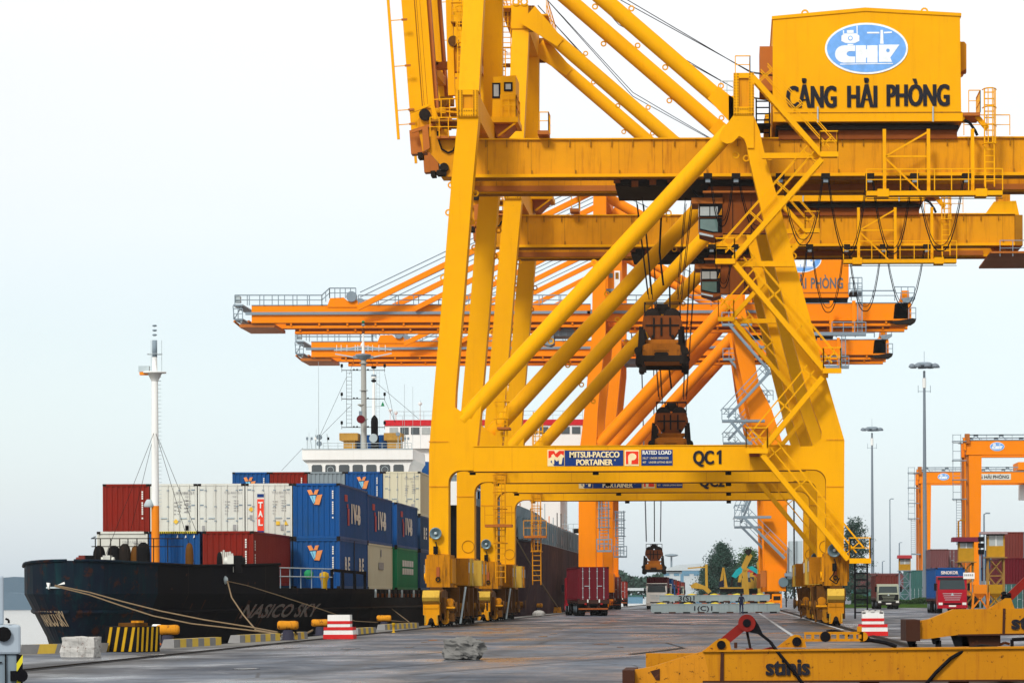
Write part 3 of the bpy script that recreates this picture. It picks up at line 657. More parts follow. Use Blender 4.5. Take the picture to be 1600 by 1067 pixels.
    # ---- hanging gallery below the house
    mb = MB(); dg = 3.2; H = lambda x, y: K(x, y, dg); yy = dg-YC
    mb.box((H(1352,0)[0], yy-.5, H(0,313)[1]), (H(1564,0)[0], yy+.3, H(0,306)[1]), YEL)
    for x_ in (1378, 1531): mb.box((H(x_-9,0)[0], yy-.55, H(0,315)[1]), (H(x_+9,0)[0], yy+.4, H(0,303)[1]), YEL)
    for x_ in (1381.5, 1450.5, 1519.5): mb.box((H(x_-2.6,0)[0], yy+.3, H(0,306)[1]), (H(x_+2.6,0)[0], yy+.48, H(0,206)[1]), YEL)
    for a_, b_ in (((1450, 205), (1384, 243)), ((1384, 243), (1450, 243)), ((1384, 246), (1444, 303))): mb.bar((H(*a_)[0], yy+.4, H(*a_)[1]), (H(*b_)[0], yy+.4, H(*b_)[1]), .09, m=YEL)
    for z_ in (-.5,): railing(mb, [(H(1352,0)[0], yy+z_, H(0,306)[1]), (H(1564,0)[0], yy+z_, H(0,306)[1])], 1.12, YEL, step=.93, r=.03)
    mb.path([(H(1352,0)[0], yy-.5, H(0,314)[1]-.15), (H(1564,0)[0], yy-.5, H(0,314)[1]-.15)], .02, 4, STEEL)
    mb.build('gallery', YEL, root)
    # ---- trolley, operator cab, festoon
    tx = (load_px-1035)*D1/F; dt = 5.4; T = lambda x, y, d_=5.4: (K(x, y, d_)[0]+tx, K(x, y, d_)[1]); yt0, yt1 = dt-YC, YW-dt-YC
    mb = MB(); mb.box((T(960,0)[0], yt0, T(0,295)[1]), (T(1180,0)[0], yt1, T(0,279)[1]), STEEL)
    mb.box((T(1098,0)[0], yt0+.2, T(0,304)[1]), (T(1200,0)[0], yt1-.2, T(0,276)[1]), BRN); mb.box((T(1097,0)[0], yt0-.1, T(0,306)[1]), (T(1205,0)[0], yt0+.3, T(0,303)[1]), ORD)
    mb.box((T(1128,0)[0], yt0+.4, T(0,368)[1]), (T(1196,0)[0], yt0+1.0, T(0,304)[1]), BRN)
    for x_ in (1143, 1172): mb.box((T(x_,0)[0], yt0+.36, T(0,368)[1]), (T(x_+1,0)[0], yt0+.42, T(0,315)[1]), STEEL)
    for k in range(7): mb.cbox((T(963+k*14,0)[0], yt0-.06, T(0,286+(k%3)*3)[1]), (.35, .35, .3), STEEL if k % 2 else RUST)
    for k in (985, 1012, 1050, 1085): mb.tube((T(k,0)[0], yt0+.1, T(0,289)[1]), (T(k,0)[0], yt0+.4, T(0,289)[1]), .26, n=14, m=STEEL)
    mb.lathe((T(1092,0)[0], yt0+.3, T(0,291)[1]), [(.1, -.4), (.5, -.35), (.5, .35), (.1, .4)], 16, STEEL, 'y')
    mb.path([T(1083,296)and(T(1083,296)[0], yt0, T(1083,296)[1]), (T(1084,305)[0], yt0, T(0,305)[1]), (T(1092,312)[0], yt0, T(0,312)[1]), (T(1098,312)[0], yt0, T(0,312)[1])], .05, 6, DARK)
    trolley = mb.build('trolley', BRN, root)
    mb = MB(); c0, c1 = T(1090.5,0)[0], T(1128,0)[0]; yc0, yc1 = yt0+.5, yt0+2.8
    mb.prism([(c0, T(0,318)[1]), (c1, T(0,318)[1]), (c1, T(0,371)[1]), (T(1113,0)[0], T(0,375)[1]), (c0, T(0,368)[1])], yc0, yc1, BRN)
    mb.box((T(1079,0)[0], yc0-.1, T(0,321)[1]), (T(1130,0)[0], yc1, T(0,312)[1]), ORD)
    cab = mb.build('operator_cab', BRN, root)
    mb = MB(); z = lambda y: T(0, y)[1]; x = lambda v: T(v, 0)[0]
    mb.box((x(1091), yc0-.04, z(342)), (x(1127.5), yc0+.05, z(319)), BLK); mb.prism([(x(1091), z(343.5)), (x(1126.5), z(343.5)), (x(1126.5), z(366)), (x(1112), z(366.5)), (x(1091.5), z(362))], yc0-.04, yc0+.05, BLK)
    mb.box((x(1092.5), yc0-.06, z(340)), (x(1107), yc0-.03, z(326)), GLASSL); mb.box((x(1108.5), yc0-.06, z(340)), (x(1120), yc0-.03, z(326)), GLASSL); mb.prism([(x(1121), z(339)), (x(1126.5), z(339)), (x(1126.5), z(328))], yc0-.06, yc0-.03, YELS)
    mb.prism([(x(1092.5), z(345.5)), (x(1120), z(345.5)), (x(1120), z(365)), (x(1113), z(365)), (x(1092.5), z(360))], yc0-.06, yc0-.03, GLASSG)
    mb.box((c0-.03, yc0+.15, z(341)), (c0+.02, yc1-.3, z(322)), GLASSL); mb.box((c0-.03, yc0+.15, z(361)), (c0+.02, yc1-.3, z(345)), GLASSG)
    mb.prism([(x(1091), z(366)), (x(1113), z(371)), (x(1113), z(374)), (x(1091), z(369.5))], yc0-.08, yc0, GREYL)
    mb.build('window', BLK, cab)
    # festoon: carriers and hanging cable loops
    mb = MB(); df = 3.7; FZ = lambda x_, y_: Vector((K(x_, y_, df)[0], df-YC, K(x_, y_, df)[1]))
    carr = [1106+(load_px-1035)*.0, 1150, 1219, 1290, 1359, 1429, 1510]
    for c_ in carr:
        p = FZ(c_, 276); mb.cbox(p, (.45, .5, .28), STEEL); mb.cbox(p+Vector((0, 0, -.22)), (.25, .35, .2), GREY)
    deps = [358, 366, 388, 404, 402, 398]
    for (c0_, c1_), dp in zip(zip(carr, carr[1:]), deps):
        for off in ((4, 0), (6, -9)):
            a = FZ(c0_+off[0], 282); b = FZ(c1_-off[0], 282); bot = FZ(0, dp+off[1]*fest_len).z; n = 14; pts = []
            for i in range(n+1):
                t = i/n; sh = 1-abs(2*t-1)**3.2; xx = a.x+(b.x-a.x)*(t+.06*math.sin(math.tau*t)); pts.append(Vector((xx, a.y+off[0]*.02, a.z+(bot-a.z)*sh)))
            mb.path(pts, .032 if off[1] == 0 else .022, 6, DARK)
    mb.build('festoon_cable', DARK, root)
    # hoist ropes
    if load_z is not None:
        mb = MB()
        for dx in (-1.1, -.85, .85, 1.1):
            for yy in (7.0, 9.7):
                mb.tube((T(1035,0)[0]+dx*1.35, yy-YC, zl), (T(1035,0)[0]+dx*.8, yy-YC, load_z), .022, n=4, m=STEEL, cap=False)
        mb.path([(T(1030,0)[0], 8.2-YC, zl), (T(1031,0)[0], 8.2-YC, load_z+5), (T(1030,0)[0]-.1, 8.2-YC, load_z+2.4), (T(1033,0)[0], 8.2-YC, load_z+.6)], .06, 6, DARK)
        mb.build('hoist_rope', STEEL, root)
    # ---- zigzag stairs on the land side
    sy = -1.0-YC; S = lambda x_, y_: Vector((K(x_, y_, -1)[0], sy, K(x_, y_, -1)[1]))
    for a_, b_ in (((1176, 122), (1283, 243)), ((1284, 250), (1146, 405)), ((1149, 414), (1287, 578)), ((1285, 590), (1193, 700)), ((1191, 711), (1325, 874))):
        stair_flight(S(*a_), S(*b_), root, YEL)
    for x0_, x1_, yy in ((1281, 1307.5, 245), (1117, 1146, 411), (1284, 1311, 582), (1163, 1196, 706), (1324, 1356, 878)):
        landing(S(x0_, 0).x, S(x1_, 0).x, sy-.45, sy+.45, S(0, yy).z, root, YEL)
    mb = MB()
    for x0_, x1_, yy in ((1190, 1285, 247), (1143, 1240, 416), (1284, 1292, 590)):
        mb.box((S(x0_, 0).x, sy+.2, S(0, yy+4.5).z), (S(x1_, 0).x, sy+.5, S(0, yy-4).z), YEL)
    cage_ladder(mb, S(1341.5, 0).x, sy-.3, .35, S(0, 882).z, .62, BLK, False, -1, .045)
    mb.build('stair_bracket', YEL, root)
    # ---- sill boxes, bogies and gear at rail level
    for cx_, sd in ((K(685.5, 900)[0], 1), (K(1305, 900)[0], -1)):
        z0, z1 = K(690, 917)[1], K(690, 866.5)[1]
        sb = MB()
        for a_, b_ in ((-.35, 2.3), (YW-2.3, YW+.35)):
            sb.box((cx_-.58, a_-YC, z0), (cx_+.60, b_-YC, z1), YELD2)
            sb.box((cx_-.68, a_+.25-YC, z0+.2), (cx_-.58, b_-.25-YC, z1-.2), YELS); sb.box((cx_+.6, a_+.25-YC, z0+.2), (cx_+.7, b_-.25-YC, z1-.2), YELS)
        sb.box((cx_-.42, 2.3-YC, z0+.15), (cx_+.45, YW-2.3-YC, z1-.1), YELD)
        for a_ in (2.9, 5.2, YW-5.4, YW-3.1): sb.box((cx_+sd*.46, a_-YC, z0+.1), (cx_+sd*1.25, a_+.9-YC, z1-.15), PALEY if a_ in (5.2, YW-5.4) else YELD2); sb.box((cx_+sd*1.26, a_+.15-YC, z0+.75), (cx_+sd*1.28, a_+.5-YC, z1-.35), WHTC)
        o = sb.build('sill_beam', YELS, root)
        hk = MB(); q = (z0+z1)/2
        hk.cbox((cx_, -.40-YC, q-.05), (.16, .1, .5), REDB); lug(hk, cx_, q-.42, -.42-YC, .1, STEEL); hk.tube((cx_-.75, .2-YC, q-.3), (cx_-.6, .2-YC, q-.3), .2, n=12, m=YEL)
        hk.build('hook', REDB, o)
        for a_ in (-1.2, 4.6, YW-4.6, YW+1.2):
            eq = MB(); yy = a_-YC
            for u_ in (-.42, .3): eq.prismx([(yy-1.9, 1.25), (yy-1.7, 1.75), (yy-.4, z0-.12), (yy+.4, z0-.12), (yy+1.7, 1.75), (yy+1.9, 1.25)], cx_+u_, cx_+u_+.12, GRIMB)
            eq.box((cx_-.3, yy-.3, 1.5), (cx_+.3, yy+.3, z0-.02), GRIMB); eq.build('equalizer_beam', YELD, root)  # equalizers coloured dark to stand for the shaded gap under the sills
            bogie(root, cx_, yy, sd)
        buffer_plate(root, cx_-.08, -3.05-YC, YELS if sd > 0 else YELD2)
        gb = MB(); gb.box((cx_+sd*.1-.3, -2.6-YC, .4), (cx_+sd*.1+.5, -1.4-YC, 1.5), GRIMB); gb.tube((cx_+sd*.75, -2.3-YC, 1.25), (cx_+sd*.75, -1.5-YC, 1.25), .2, n=14, m=YELD2); gb.box((cx_+sd*.5, -2.5-YC, .95), (cx_+sd*1.05, -2.4-YC, 1.03), YELS)
        gb.tube((cx_+sd*.55, -2.4-YC, .35), (cx_+sd*.55, -1.9-YC, .35), .2, n=12, m=YELD); gb.cbox((cx_+sd*.85, -2-YC, .5), (.3, .5, .4), GRIMB); gb.build('rail_brake', YELD, root)
        if sd < 0: pass
        pb = MB(); pb.tube((cx_+sd*1.2, 1.9-YC, z0+.02), (cx_+sd*.95, 1.5-YC, .15), .055, n=8, m=GREYL if sd > 0 else GRIMB); pb.build('storm_pin', GREYL, root)
        for i in range(5):
            pp = MB(); yy = 1.5+i*2.8-YC; pp.box((cx_+sd*.46, yy, .5), (cx_+sd*.9, yy+.35, z0), GRIMB); pp.tube((cx_+sd*.5, yy+.8, .75), (cx_+sd*.5, yy+1.5, .75), .2, n=10, m=GRIMB); pp.build('cable_guide', GRIMB, root)
    floodlight(K(681.5, 836)[0], -.25-YC, K(0, 836)[1], root, .29); floodlight(K(1303, 865)[0], -.62-YC, K(0, 865)[1], root, .33)
    # caged ladder on the inner face of the far waterside leg
    mb = MB(); x_ = K(724, 0)[0]+.6; cage_ladder(mb, x_, YW-1.4-YC, 2.3, 9.0, .55, YELS, True, -1, .03); mb.box((x_-.8, YW-2.2-YC, 5.4), (x_+.7, YW-1.3-YC, 5.55), ORD); railing(mb, [(x_-.8, YW-2.2-YC, 5.55), (x_+.7, YW-2.2-YC, 5.55)], 1.0, YELS, step=.5)
    cage_ladder(mb, K(748, 0)[0], YW-2.4-YC, K(0, 700)[1], K(0, 560)[1], .6, YEL, True, -1, .035); mb.box((K(741,0)[0], YW-2.8-YC, K(0,650)[1]), (K(762,0)[0], YW-1.4-YC, K(0,646)[1]), ORD)
    mb.build('leg_ladder', ORD, root)
    mb = MB()
    mb.box((K(1168,0)[0], -.45-YC, K(0,718)[1]), (K(1184,0)[0], -YC, K(0,706)[1]), REDB); mb.build('stair_bracket', REDB, root)
    return root

def spreader(px, py_top, d, label, s=1.0, loadpx=None):
    """head block with two sheaves over a telescopic spreader, seen from its end"""
    top = W(px, py_top, d); root = thing('crane_spreader', (top.x, d, top.z-3.75), label, 'spreader', 'container spreaders hanging from the cranes')
    mb = MB(); z = 3.75
    # guard cage, sheaves
    mb.box((-.95, -.5, z-.3), (.95, -.44, z-.25), STEEL); mb.box((-.95, .44, z-.3), (.95, .5, z-.25), STEEL)
    for x in (-.95, -.4, .4, .95):
        for y in (-.47, .47): mb.bar((x, y, z-.85), (x, y, z-.25), .05, m=STEEL)
    mb.box((-.95, -.47, z-.3), (-.9, .47, z-.25), STEEL); mb.box((.9, -.47, z-.3), (.95, .47, z-.25), STEEL)
    mb.prism([(-.28, z-.3), (.28, z-.3), (.5, z-.85), (-.5, z-.85)], -.1, .1, STEEL)
    hb = mb.build('head_cage', STEEL, root)
    for sx in (-1, 1):
        w_ = MB(); w_.lathe((sx*.52, 0, z-1.05), [(.1, -.5), (.42, -.5), (.48, -.4), (.38, -.1), (.38, .1), (.48, .4), (.42, .5), (.1, .5)], 22, STEEL, 'y'); w_.build('sheave', STEEL, root)
    mb = MB()
    mb.prism([(-1.0, z-1.0), (-.85, z-1.0), (-.8, z-.98), (.8, z-.98), (.92, z-1.0), (1.05, z-1.3), (1.08, z-1.6), (.9, z-1.75), (.62, z-2.2), (.4, z-2.3), (-.4, z-2.3), (-.62, z-2.2), (-.9, z-1.75), (-1.08, z-1.6), (-1.05, z-1.3)], -.55, .55, RUST)
    for x in (-.45, -.05, .42): mb.box((x-.05, -.62, z-2.05), (x+.05, -.54, z-1.1), STEEL)
    mb.box((-.9, -.6, z-1.55), (.9, -.54, z-1.46), STEEL)
    for x in (-.5, .55): mb.tube((x, -.66, z-2.1), (x, -.5, z-2.1), .09, n=8, m=STEEL)
    mb.build('head_block', RUST, root)
    mb = MB()
    mb.prism([(-.92, z-2.28), (.92, z-2.28), (.98, z-2.42), (.7, z-2.5), (.7, z-2.75), (-.7, z-2.75), (-.7, z-2.5), (-.98, z-2.42)], -.8, .8, SPYEL)
    mb.prism([(-.75, z-2.66), (.75, z-2.66), (1.0, z-2.78), (1.0, z-3.4), (-1.0, z-3.4), (-1.0, z-2.78)], -2.9, 2.9, SPYEL)
    for x in (-1, 1): mb.box((x*.62-.22, -2.95, z-3.35), (x*.62+.22, 2.95, z-2.95), SPYEL)
    mb.prism([(-.38, z-3.22), (-.3, z-3.12), (.3, z-3.12), (.38, z-3.22), (.34, z-3.3), (-.34, z-3.3)], -2.97, -2.89, STEEL)
    mb.box((-.95, -2.93, z-3.05), (.95, -2.9, z-3.03), STEEL)
    for x in (-.98, .98): mb.box((x-.1, -2.6, z-2.9), (x+.1, 2.6, z-1.9), STEEL)
    mb.build('telescopic_frame', SPYEL, root)
    for yy in (-3.05, 3.05):
        mb = MB(); mb.box((-1.12, yy-.18, z-3.62), (1.12, yy+.18, z-3.32), STEEL)
        for x in (-1.08, 1.08): mb.box((x-.12, yy-.22, z-3.75), (x+.12, yy+.22, z-3.3), STEEL)
        mb.build('end_beam', STEEL, root)
    for x in (-1, 1):
        for yy in (-2.95, 2.95, -2.0):
            mb = MB(); X = x*1.18
            mb.bar((X-.1*x, yy, z-1.7 if yy == -2.0 else z-2.7), (X, yy, z-3.1), .22, .2, m=STEEL); mb.bar((X, yy, z-3.0), (X+.06*x, yy, z-3.75), .26, .3, m=STEEL); mb.tube((X+.05*x, yy-.2, z-3.05), (X+.05*x, yy+.2, z-3.05), .2, n=10, m=STEEL)
            mb.lathe((X+.02*x, yy, z-3.78), [(.02, -.1), (.14, -.06), (.14, .06), (.05, .12)], 8, STEEL); mb.build('flipper', STEEL, root)
    return root

near_crane(1, 0.0, 'nearest yellow quay crane, lettered QC1 on its portal beam, with its boom raised', load_z=W(1035, 466, 162).z)
spreader(1035, 466, D1+8.35, 'rusty brown spreader hanging highest, below the nearest yellow crane')
near_crane(2, PITCH, 'second yellow quay crane, lettered QC2, standing just behind the nearest crane', fest_len=1.0, load_z=W(1048, 622, D1+PITCH+8.35).z, load_px=1035-(1141-1048)/.829+106*1.0)
spreader(1049, 622, D1+PITCH+8.35, 'rusty brown spreader hanging in the middle, just above the portal beam')
# ================================================================= tall orange quay cranes further down the quay
D3 = 305.0; PITCH3 = 44.2; YW3 = 18.0; YC3 = 9.0
def orange_crane(yoff, label, tpx, load_z=None, lower_only=False):
    def Q(px, py, dy=0.0):
        p = W(px, py, D3+dy); return (p.x-XC, p.z)
    def Q3(px, py, dy=0.0): x, z = Q(px, py, dy); return Vector((x, dy-YC3, z))
    root = thing('ship_to_shore_crane', (XC, D3+YC3+yoff, 0), label, 'crane', 'tall orange ship to shore cranes with lowered booms')
    for fy in (0.0, YW3-1.5):
        y0, y1 = fy-YC3, fy+1.5-YC3
        mb = MB(); mb.prism([Q(*p) for p in ((904,892),(904,715),(911,660),(925,520),(927,300),(947,300),(946,520),(934,640),(931,715),(931,892))], y0, y1, ORA); mb.build('leg', ORA, root)
        mb = MB(); mb.prism([Q(*p) for p in ((1195,892),(1191,745),(1180,690),(1150,550),(1140,478),(1136,455),(1158,455),(1166,490),(1186,600),(1206,640),(1223,693),(1230,745),(1230,892))], y0, y1, ORA); mb.build('leg', ORA, root)
        mb = MB(); a, b = Q(931, 712), Q(1191, 740); mb.box((a[0], y0+.02, b[1]), (b[0], y1-.02, a[1]), ORA); mb.build('portal_beam', ORA, root)
        a, b = Q3(936, 694), Q3(1152, 458); a.y = b.y = (y0+y1)/2-.15
        mb = MB(); mb.tube(a, b, .62, n=20, m=ORA); mb.build('diagonal_brace', ORA, root)
        # back stay
        a, b = Q3(948, 302), Q3(1175, 428); s = 3.5 if fy == 0 else YW3-3.5; a.y = b.y = s-YC3
        mb = MB(); mb.tube(a, b, .52, n=16, m=ORA); mb.build('back_stay', ORA, root)
        a, b = Q3(552, 476), Q3(928, 291); a.y = b.y = s-YC3
        mb = MB(); mb.bar(a, b, .55, .4, m=ORA); mb.build('fore_stay', ORA, root)
        a, b = Q3(640, 476), Q3(928, 331); a.y = b.y = s+1.2-YC3
        mb = MB(); mb.bar(a, b, .5, .4, m=ORA); mb.build('fore_stay', ORA, root)
        mb = MB()
        for k in (0, .5): mb.tube(Q3(556, 459)+Vector((0, s, k)), Q3(925, 283)+Vector((0, s, k)), .05, n=4, m=GREY, cap=False); 
        mb.tube(Q3(940, 283)+Vector((0, s, 0)), Q3(1150, 385)+Vector((0, s, 0)), .05, n=4, m=GREY, cap=False)
        mb.build('boom_hoist_rope', GREY, root)
    mb = MB(); a, b = Q(926, 284), Q(948, 305); mb.box((a[0], .5-YC3, b[1]), (b[0], YW3-.5-YC3, a[1]), ORA); mb.box((a[0]-1.5, 1-YC3, b[1]+1.2), (b[0]+.5, 2-YC3, b[1]+1.5), GREY)
    railing(mb, [(a[0]-1.5, 1-YC3, b[1]+1.5), (a[0]+1, 1-YC3, b[1]+1.5)], 1.1, GREY, r=.05); mb.cbox((a[0]-1.4, 3-YC3, a[1]), (1.6, 2, .9), GREY)
    mb.build('mast_head', ORA, root)
    for x0, x1, y_0, y_1 in ((927, 947, 472, 496), (1137, 1166, 440, 478), (905, 930, 708, 745), (1192, 1230, 708, 745)):
        mb = MB(); a, b = Q(x0, y_0), Q(x1, y_1); mb.box((a[0]+.1, 1.5-YC3, b[1]), (b[0]-.1, YW3-1.5-YC3, a[1]), ORA); mb.build('cross_beam', ORA, root)
    # boom and girder: two boxes each with a walkway line
    g = 5.2
    zt, zm0, zm1, zb, zr = (Q(650, y, g)[1] for y in (476.5, 487, 491, 507.5, 504))
    xl, xh, xr = Q(376, 0, g)[0], Q(925, 0, g)[0], Q(1417, 0, g)[0]
    for s in (g, YW3-g-1.0):
        y0 = s-YC3
        for nm, xa, xb in (('boom', xl+1, xh-.3), ('main_girder', xh, xr)):
            mb = MB(); mb.box((xa, y0, zr), (xb, y0+1.0, zt), ORA)
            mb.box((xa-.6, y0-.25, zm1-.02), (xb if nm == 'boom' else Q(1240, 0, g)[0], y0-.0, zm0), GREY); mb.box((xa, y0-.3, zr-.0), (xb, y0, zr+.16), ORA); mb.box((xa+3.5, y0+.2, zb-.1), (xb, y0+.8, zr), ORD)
            mb.box((xa+3.5, y0-.05, zb-.3), (xb, y0+1, zb-.05), ORA)
            x = xa+4
            while x < xb: mb.box((x, y0-.2, zb-.05), (x+.18, y0, zr), ORA); x += 2.9
            mb.box((xa, y0-.05, zt-.02), (xb, y0+1.05, zt+.07), GREY)
            if nm == 'main_girder':
                e = Q(1398, 470, g); mb.prism([Q(1398,476,g), Q(1408,468,g), Q(1421,467,g), Q(1424,476,g), Q(1424,505,g), Q(1395,505,g)], y0, y0+1, ORA)
            mb.build(nm, ORA, root)
    # boom root plate and sheaves on the boom
    mb = MB(); mb.prism([Q(*p, g) for p in ((512,477),(516,466),(537,465),(543,470),(552,472),(556,468),(566,476),(566,480),(512,480))], g-.1-YC3, g+1.1-YC3, ORA)
    for yy in (g-.4, YW3-g-.8): mb.tube((Q(548,0,g)[0], yy-YC3, Q(0,466,g)[1]), (Q(548,0,g)[0], yy+.5-YC3, Q(0,466,g)[1]), .55, n=14, m=GREY)
    mb.build('stay_anchor', ORA, root)
    mb = MB()
    for s in (g-.1, YW3-g):
        railing(mb, [Q3(367, 477, s), Q3(503, 477, s)], 1.05, GREY, step=1.4, r=.045); railing(mb, [Q3(503, 477, s), Q3(515, 466, s), Q3(556, 466, s)], 1.05, GREY, step=.6, r=.045)
        railing(mb, [Q3(560, 477, s), Q3(905, 477, s)], 1.05, GREY, step=2.0, r=.045); railing(mb, [Q3(965, 477, s), Q3(1140, 477, s)], 1.05, GREY, step=2, r=.045)
        railing(mb, [Q3(1330, 470, s), Q3(1398, 470, s)], 1.05, GREY, step=2.5, r=.045)
    mb.box((Q(363,0,g)[0], g-.2-YC3, Q(0,480,g)[1]), (Q(378,0,g)[0], YW3-g-YC3, Q(0,477.5,g)[1]), GREY); mb.box((Q(365,0,g)[0], g-YC3, Q(0,474,g)[1]), (Q(373,0,g)[0], g+.9-YC3, Q(0,464,g)[1]), GREYL)
    railing(mb, [Q3(365, 499, g-.2), Q3(379, 499, g-.2)], 1.1, GREY, step=.5, r=.045); mb.bar(Q3(364, 478, g), Q3(366, 499, g), .09, m=GREY); mb.bar(Q3(378, 478, g), Q3(366, 499, g), .09, m=GREY); mb.bar(Q3(372, 478, g), Q3(372, 499, g), .09, m=GREY)
    mb.box((Q(364,0,g)[0], g-.2-YC3, Q(0,502,g)[1]), (Q(378,0,g)[0], YW3-g-YC3, Q(0,499.5,g)[1]), GREY)
    for k in range(5): mb.bar(Q3(366+k*11, 502, g-.3+k*.3), Q3(378+k*11, 512, g+1+k*1.2), .22, .2, m=GREYL if k % 2 else ORD)
    mb.box((Q(372,0,g)[0], g-YC3, Q(0,513,g)[1]), (Q(427,0,g)[0], YW3-g-YC3, Q(0,508,g)[1]), ORD)
    mb.build('boom_tip_platform', GREY, root)
    # house, its writing and emblem
    dh = 4.6; y0, y1 = dh-YC3, YW3-dh-YC3; hs = (D3+dh)/F; mb = MB(); x1 = Q(1324.5, 0, dh)[0]; x0 = x1-9.9; zb_ = Q(1250, 465, dh)[1]; zt_ = zb_+5.5
    mb.prism([(x0, zb_), (x0, zt_), ((x0+x1)/2, zt_+.45), (x1, zt_+.15), (x1, zb_)], y0, y1, ORA); mb.box((x0-.05, y0-.06, zb_+.45), (x1+.03, y0, zb_+.55), ORD); mb.box((x0+.2, y0+.5, zb_-.4), (x1-.1, y1-.5, zb_-.02), STEEL)
    house = mb.build('machinery_house', ORA, root)
    mb = MB(); chp_emblem(mb, x1-4.98, zb_+3.9, 1/(10.667*29.94), y0); mb.build('emblem', LBLUE, house)
    mb = MB()
    for t, xa, xb in (('CẢNG', 1228, 1307.5), ('HẢI', 1323.5, 1371), ('PHÒNG', 1385, 1484)):
        k = 1/29.94; mb.text(t, (x1-(1502-(xa+xb)/2)*k, y0-.03, zb_+.95), 1.12, m=DTXT, bold=.03, width=(xb-xa)*k)
    mb.build('lettering', BLKT, house)
    mb = MB(); p = Q3(1265, 470, 3)
    for x_ in (1299, 1334): mb.bar(Q3(x_, 470, 3.4), Q3(x_, 525, 3.4), .35, m=ORA)
    mb.bar(Q3(1236, 522, 3.2), Q3(1353, 522, 3.2), .35, .9, m=GREY); railing(mb, [Q3(1300, 520, 3), Q3(1353, 520, 3)], 1.1, GREY, step=1.2, r=.045)
    for x_ in (1340, 1347): mb.bar(Q3(x_, 446, 3.2), Q3(x_, 520, 3.2), .1, m=GREY)
    for i in range(24): mb.bar(Q3(1340, 448+i*3, 3.2), Q3(1347, 448+i*3, 3.2), .06, m=GREY)
    mb.box((Q(1326,0,4)[0], 4-YC3, Q(0,465,4)[1]), (Q(1346,0,4)[0], 7-YC3, Q(0,461,4)[1]), STEEL); railing(mb, [Q3(1326, 461, 4), Q3(1347, 461, 4)], 1.2, GREY, step=.5, r=.045); railing(mb, [Q3(1328, 452, 6), Q3(1347, 452, 6)], 1.2, GREY, step=.5, r=.045)
    mb.prism([Q(*p_, 6) for p_ in ((1407,468),(1409,454),(1420,454),(1421,468))], 6-YC3, 8-YC3, ORA)
    railing(mb, [Q3(1398, 468, 5), Q3(1429, 468, 5)], 1.3, GREY, step=.6, r=.045); mb.prism([Q(*p_, 5) for p_ in ((1409,466),(1430,463),(1430,467),(1421,473),(1411,472))], 5-YC3, 6-YC3, GREY)
    mb.prism([Q(1390, 504, g), Q(1425, 498, g), Q(1431, 499, g), Q(1430, 503, g), Q(1424, 507, g), Q(1400, 507, g)], 4.5-YC3, 6.5-YC3, STEEL); railing(mb, [Q3(1420, 499, 5), Q3(1431, 499, 5)], 1.2, GREY, step=.5, r=.045)
    mb.build('rear_platform', GREY, root)
    # cab on the mast
    mb = MB(); d_ = 2.0
    mb.box((Q(948,0,d_)[0], d_-YC3, Q(0,456,d_)[1]), (Q(968,0,d_)[0], d_+2-YC3, Q(0,426,d_)[1]), ORA); mb.box((Q(946,0,d_)[0], d_-.6-YC3, Q(0,460,d_)[1]), (Q(971,0,d_)[0], d_+2.4-YC3, Q(0,456,d_)[1]), GREY)
    cb = mb.build('boom_cabin', ORA, root); mb = MB(); mb.box((Q(958,0,d_)[0], d_-.06-YC3, Q(0,455,d_)[1]), (Q(967,0,d_)[0], d_+.1-YC3, Q(0,427,d_)[1]), WHT); mb.box((Q(960,0,d_)[0], d_-.1-YC3, Q(0,440,d_)[1]), (Q(965,0,d_)[0], d_+.1-YC3, Q(0,430,d_)[1]), YELD); mb.build('door', WHT, cb)
    mb = MB(); mb.box((Q(950,0,d_)[0], d_-.06-YC3, Q(0,438,d_)[1]), (Q(956,0,d_)[0], d_+.1-YC3, Q(0,431,d_)[1]), GLASSG); mb.build('window', GLASSG, cb)
    # trolley with hanging grey cab
    t = lambda x: Q(tpx+x, 0, 7)[0]; z = lambda y: Q(900, y, 7)[1]
    mb = MB(); mb.box((t(-28), 6-YC3, z(513)), (t(34), 12-YC3, z(506)), GREY); mb.box((t(-8), 6.2-YC3, z(526)), (t(34), 10-YC3, z(512)), GREY)
    for k in range(8): mb.bar((t(-26+k*8), 5.9-YC3, z(506)), (t(-20+k*8), 5.9-YC3, z(518-(k % 3)*4)), .25, m=GREY if k % 3 else ORD)
    railing(mb, [(t(-10), 5.9-YC3, z(526)), (t(36), 5.9-YC3, z(526))], 1.1, GREY, step=.7, r=.05)
    for k in (-1, 1): mb.tube((t(k*12), 7-YC3, z(508)), (t(k*12), 8-YC3, z(508)), .55, n=14, m=STEEL)
    tr = mb.build('trolley', GREY, root)
    mb = MB(); mb.prism([(t(-25), z(519)), (t(-6), z(519)), (t(-6), z(538)), (t(-12), z(541)), (t(-25), z(538))], 6-YC3, 8.4-YC3, GREY); mb.build('operator_cab', GREY, root)
    mb = MB(); mb.box((t(-24), 5.94-YC3, z(532)), (t(-9), 6.02-YC3, z(522)), GLASSL); mb.build('window', GLASSL, tr)
    if load_z is not None:
        mb = MB(); lx = Q(1022, 0, 9)[0] if load_z else 0
        sc_ = (D3+yoff+9)/(D3+9); lx = (W(1022, 700, D3+yoff+9).x-XC)
        mb.box((lx-3.5, 6-YC3, zb-.6), (lx+3.5, 12-YC3, zb), GREY)
        for dx in (-1.2, .9):
            for yy in (7.5, 10): mb.tube((lx+dx*1.2, yy-YC3, zb), (lx+dx*.8, yy-YC3, load_z), .04, n=4, m=GREY, cap=False)
        mb.tube((lx, 9-YC3, zb), (lx, 9-YC3, load_z), .06, n=4, m=STEEL, cap=False); mb.build('hoist_rope', GREY, root)
    # grey zigzag stairs
    S = lambda x_, y_: Q3(x_, y_, -1.2)
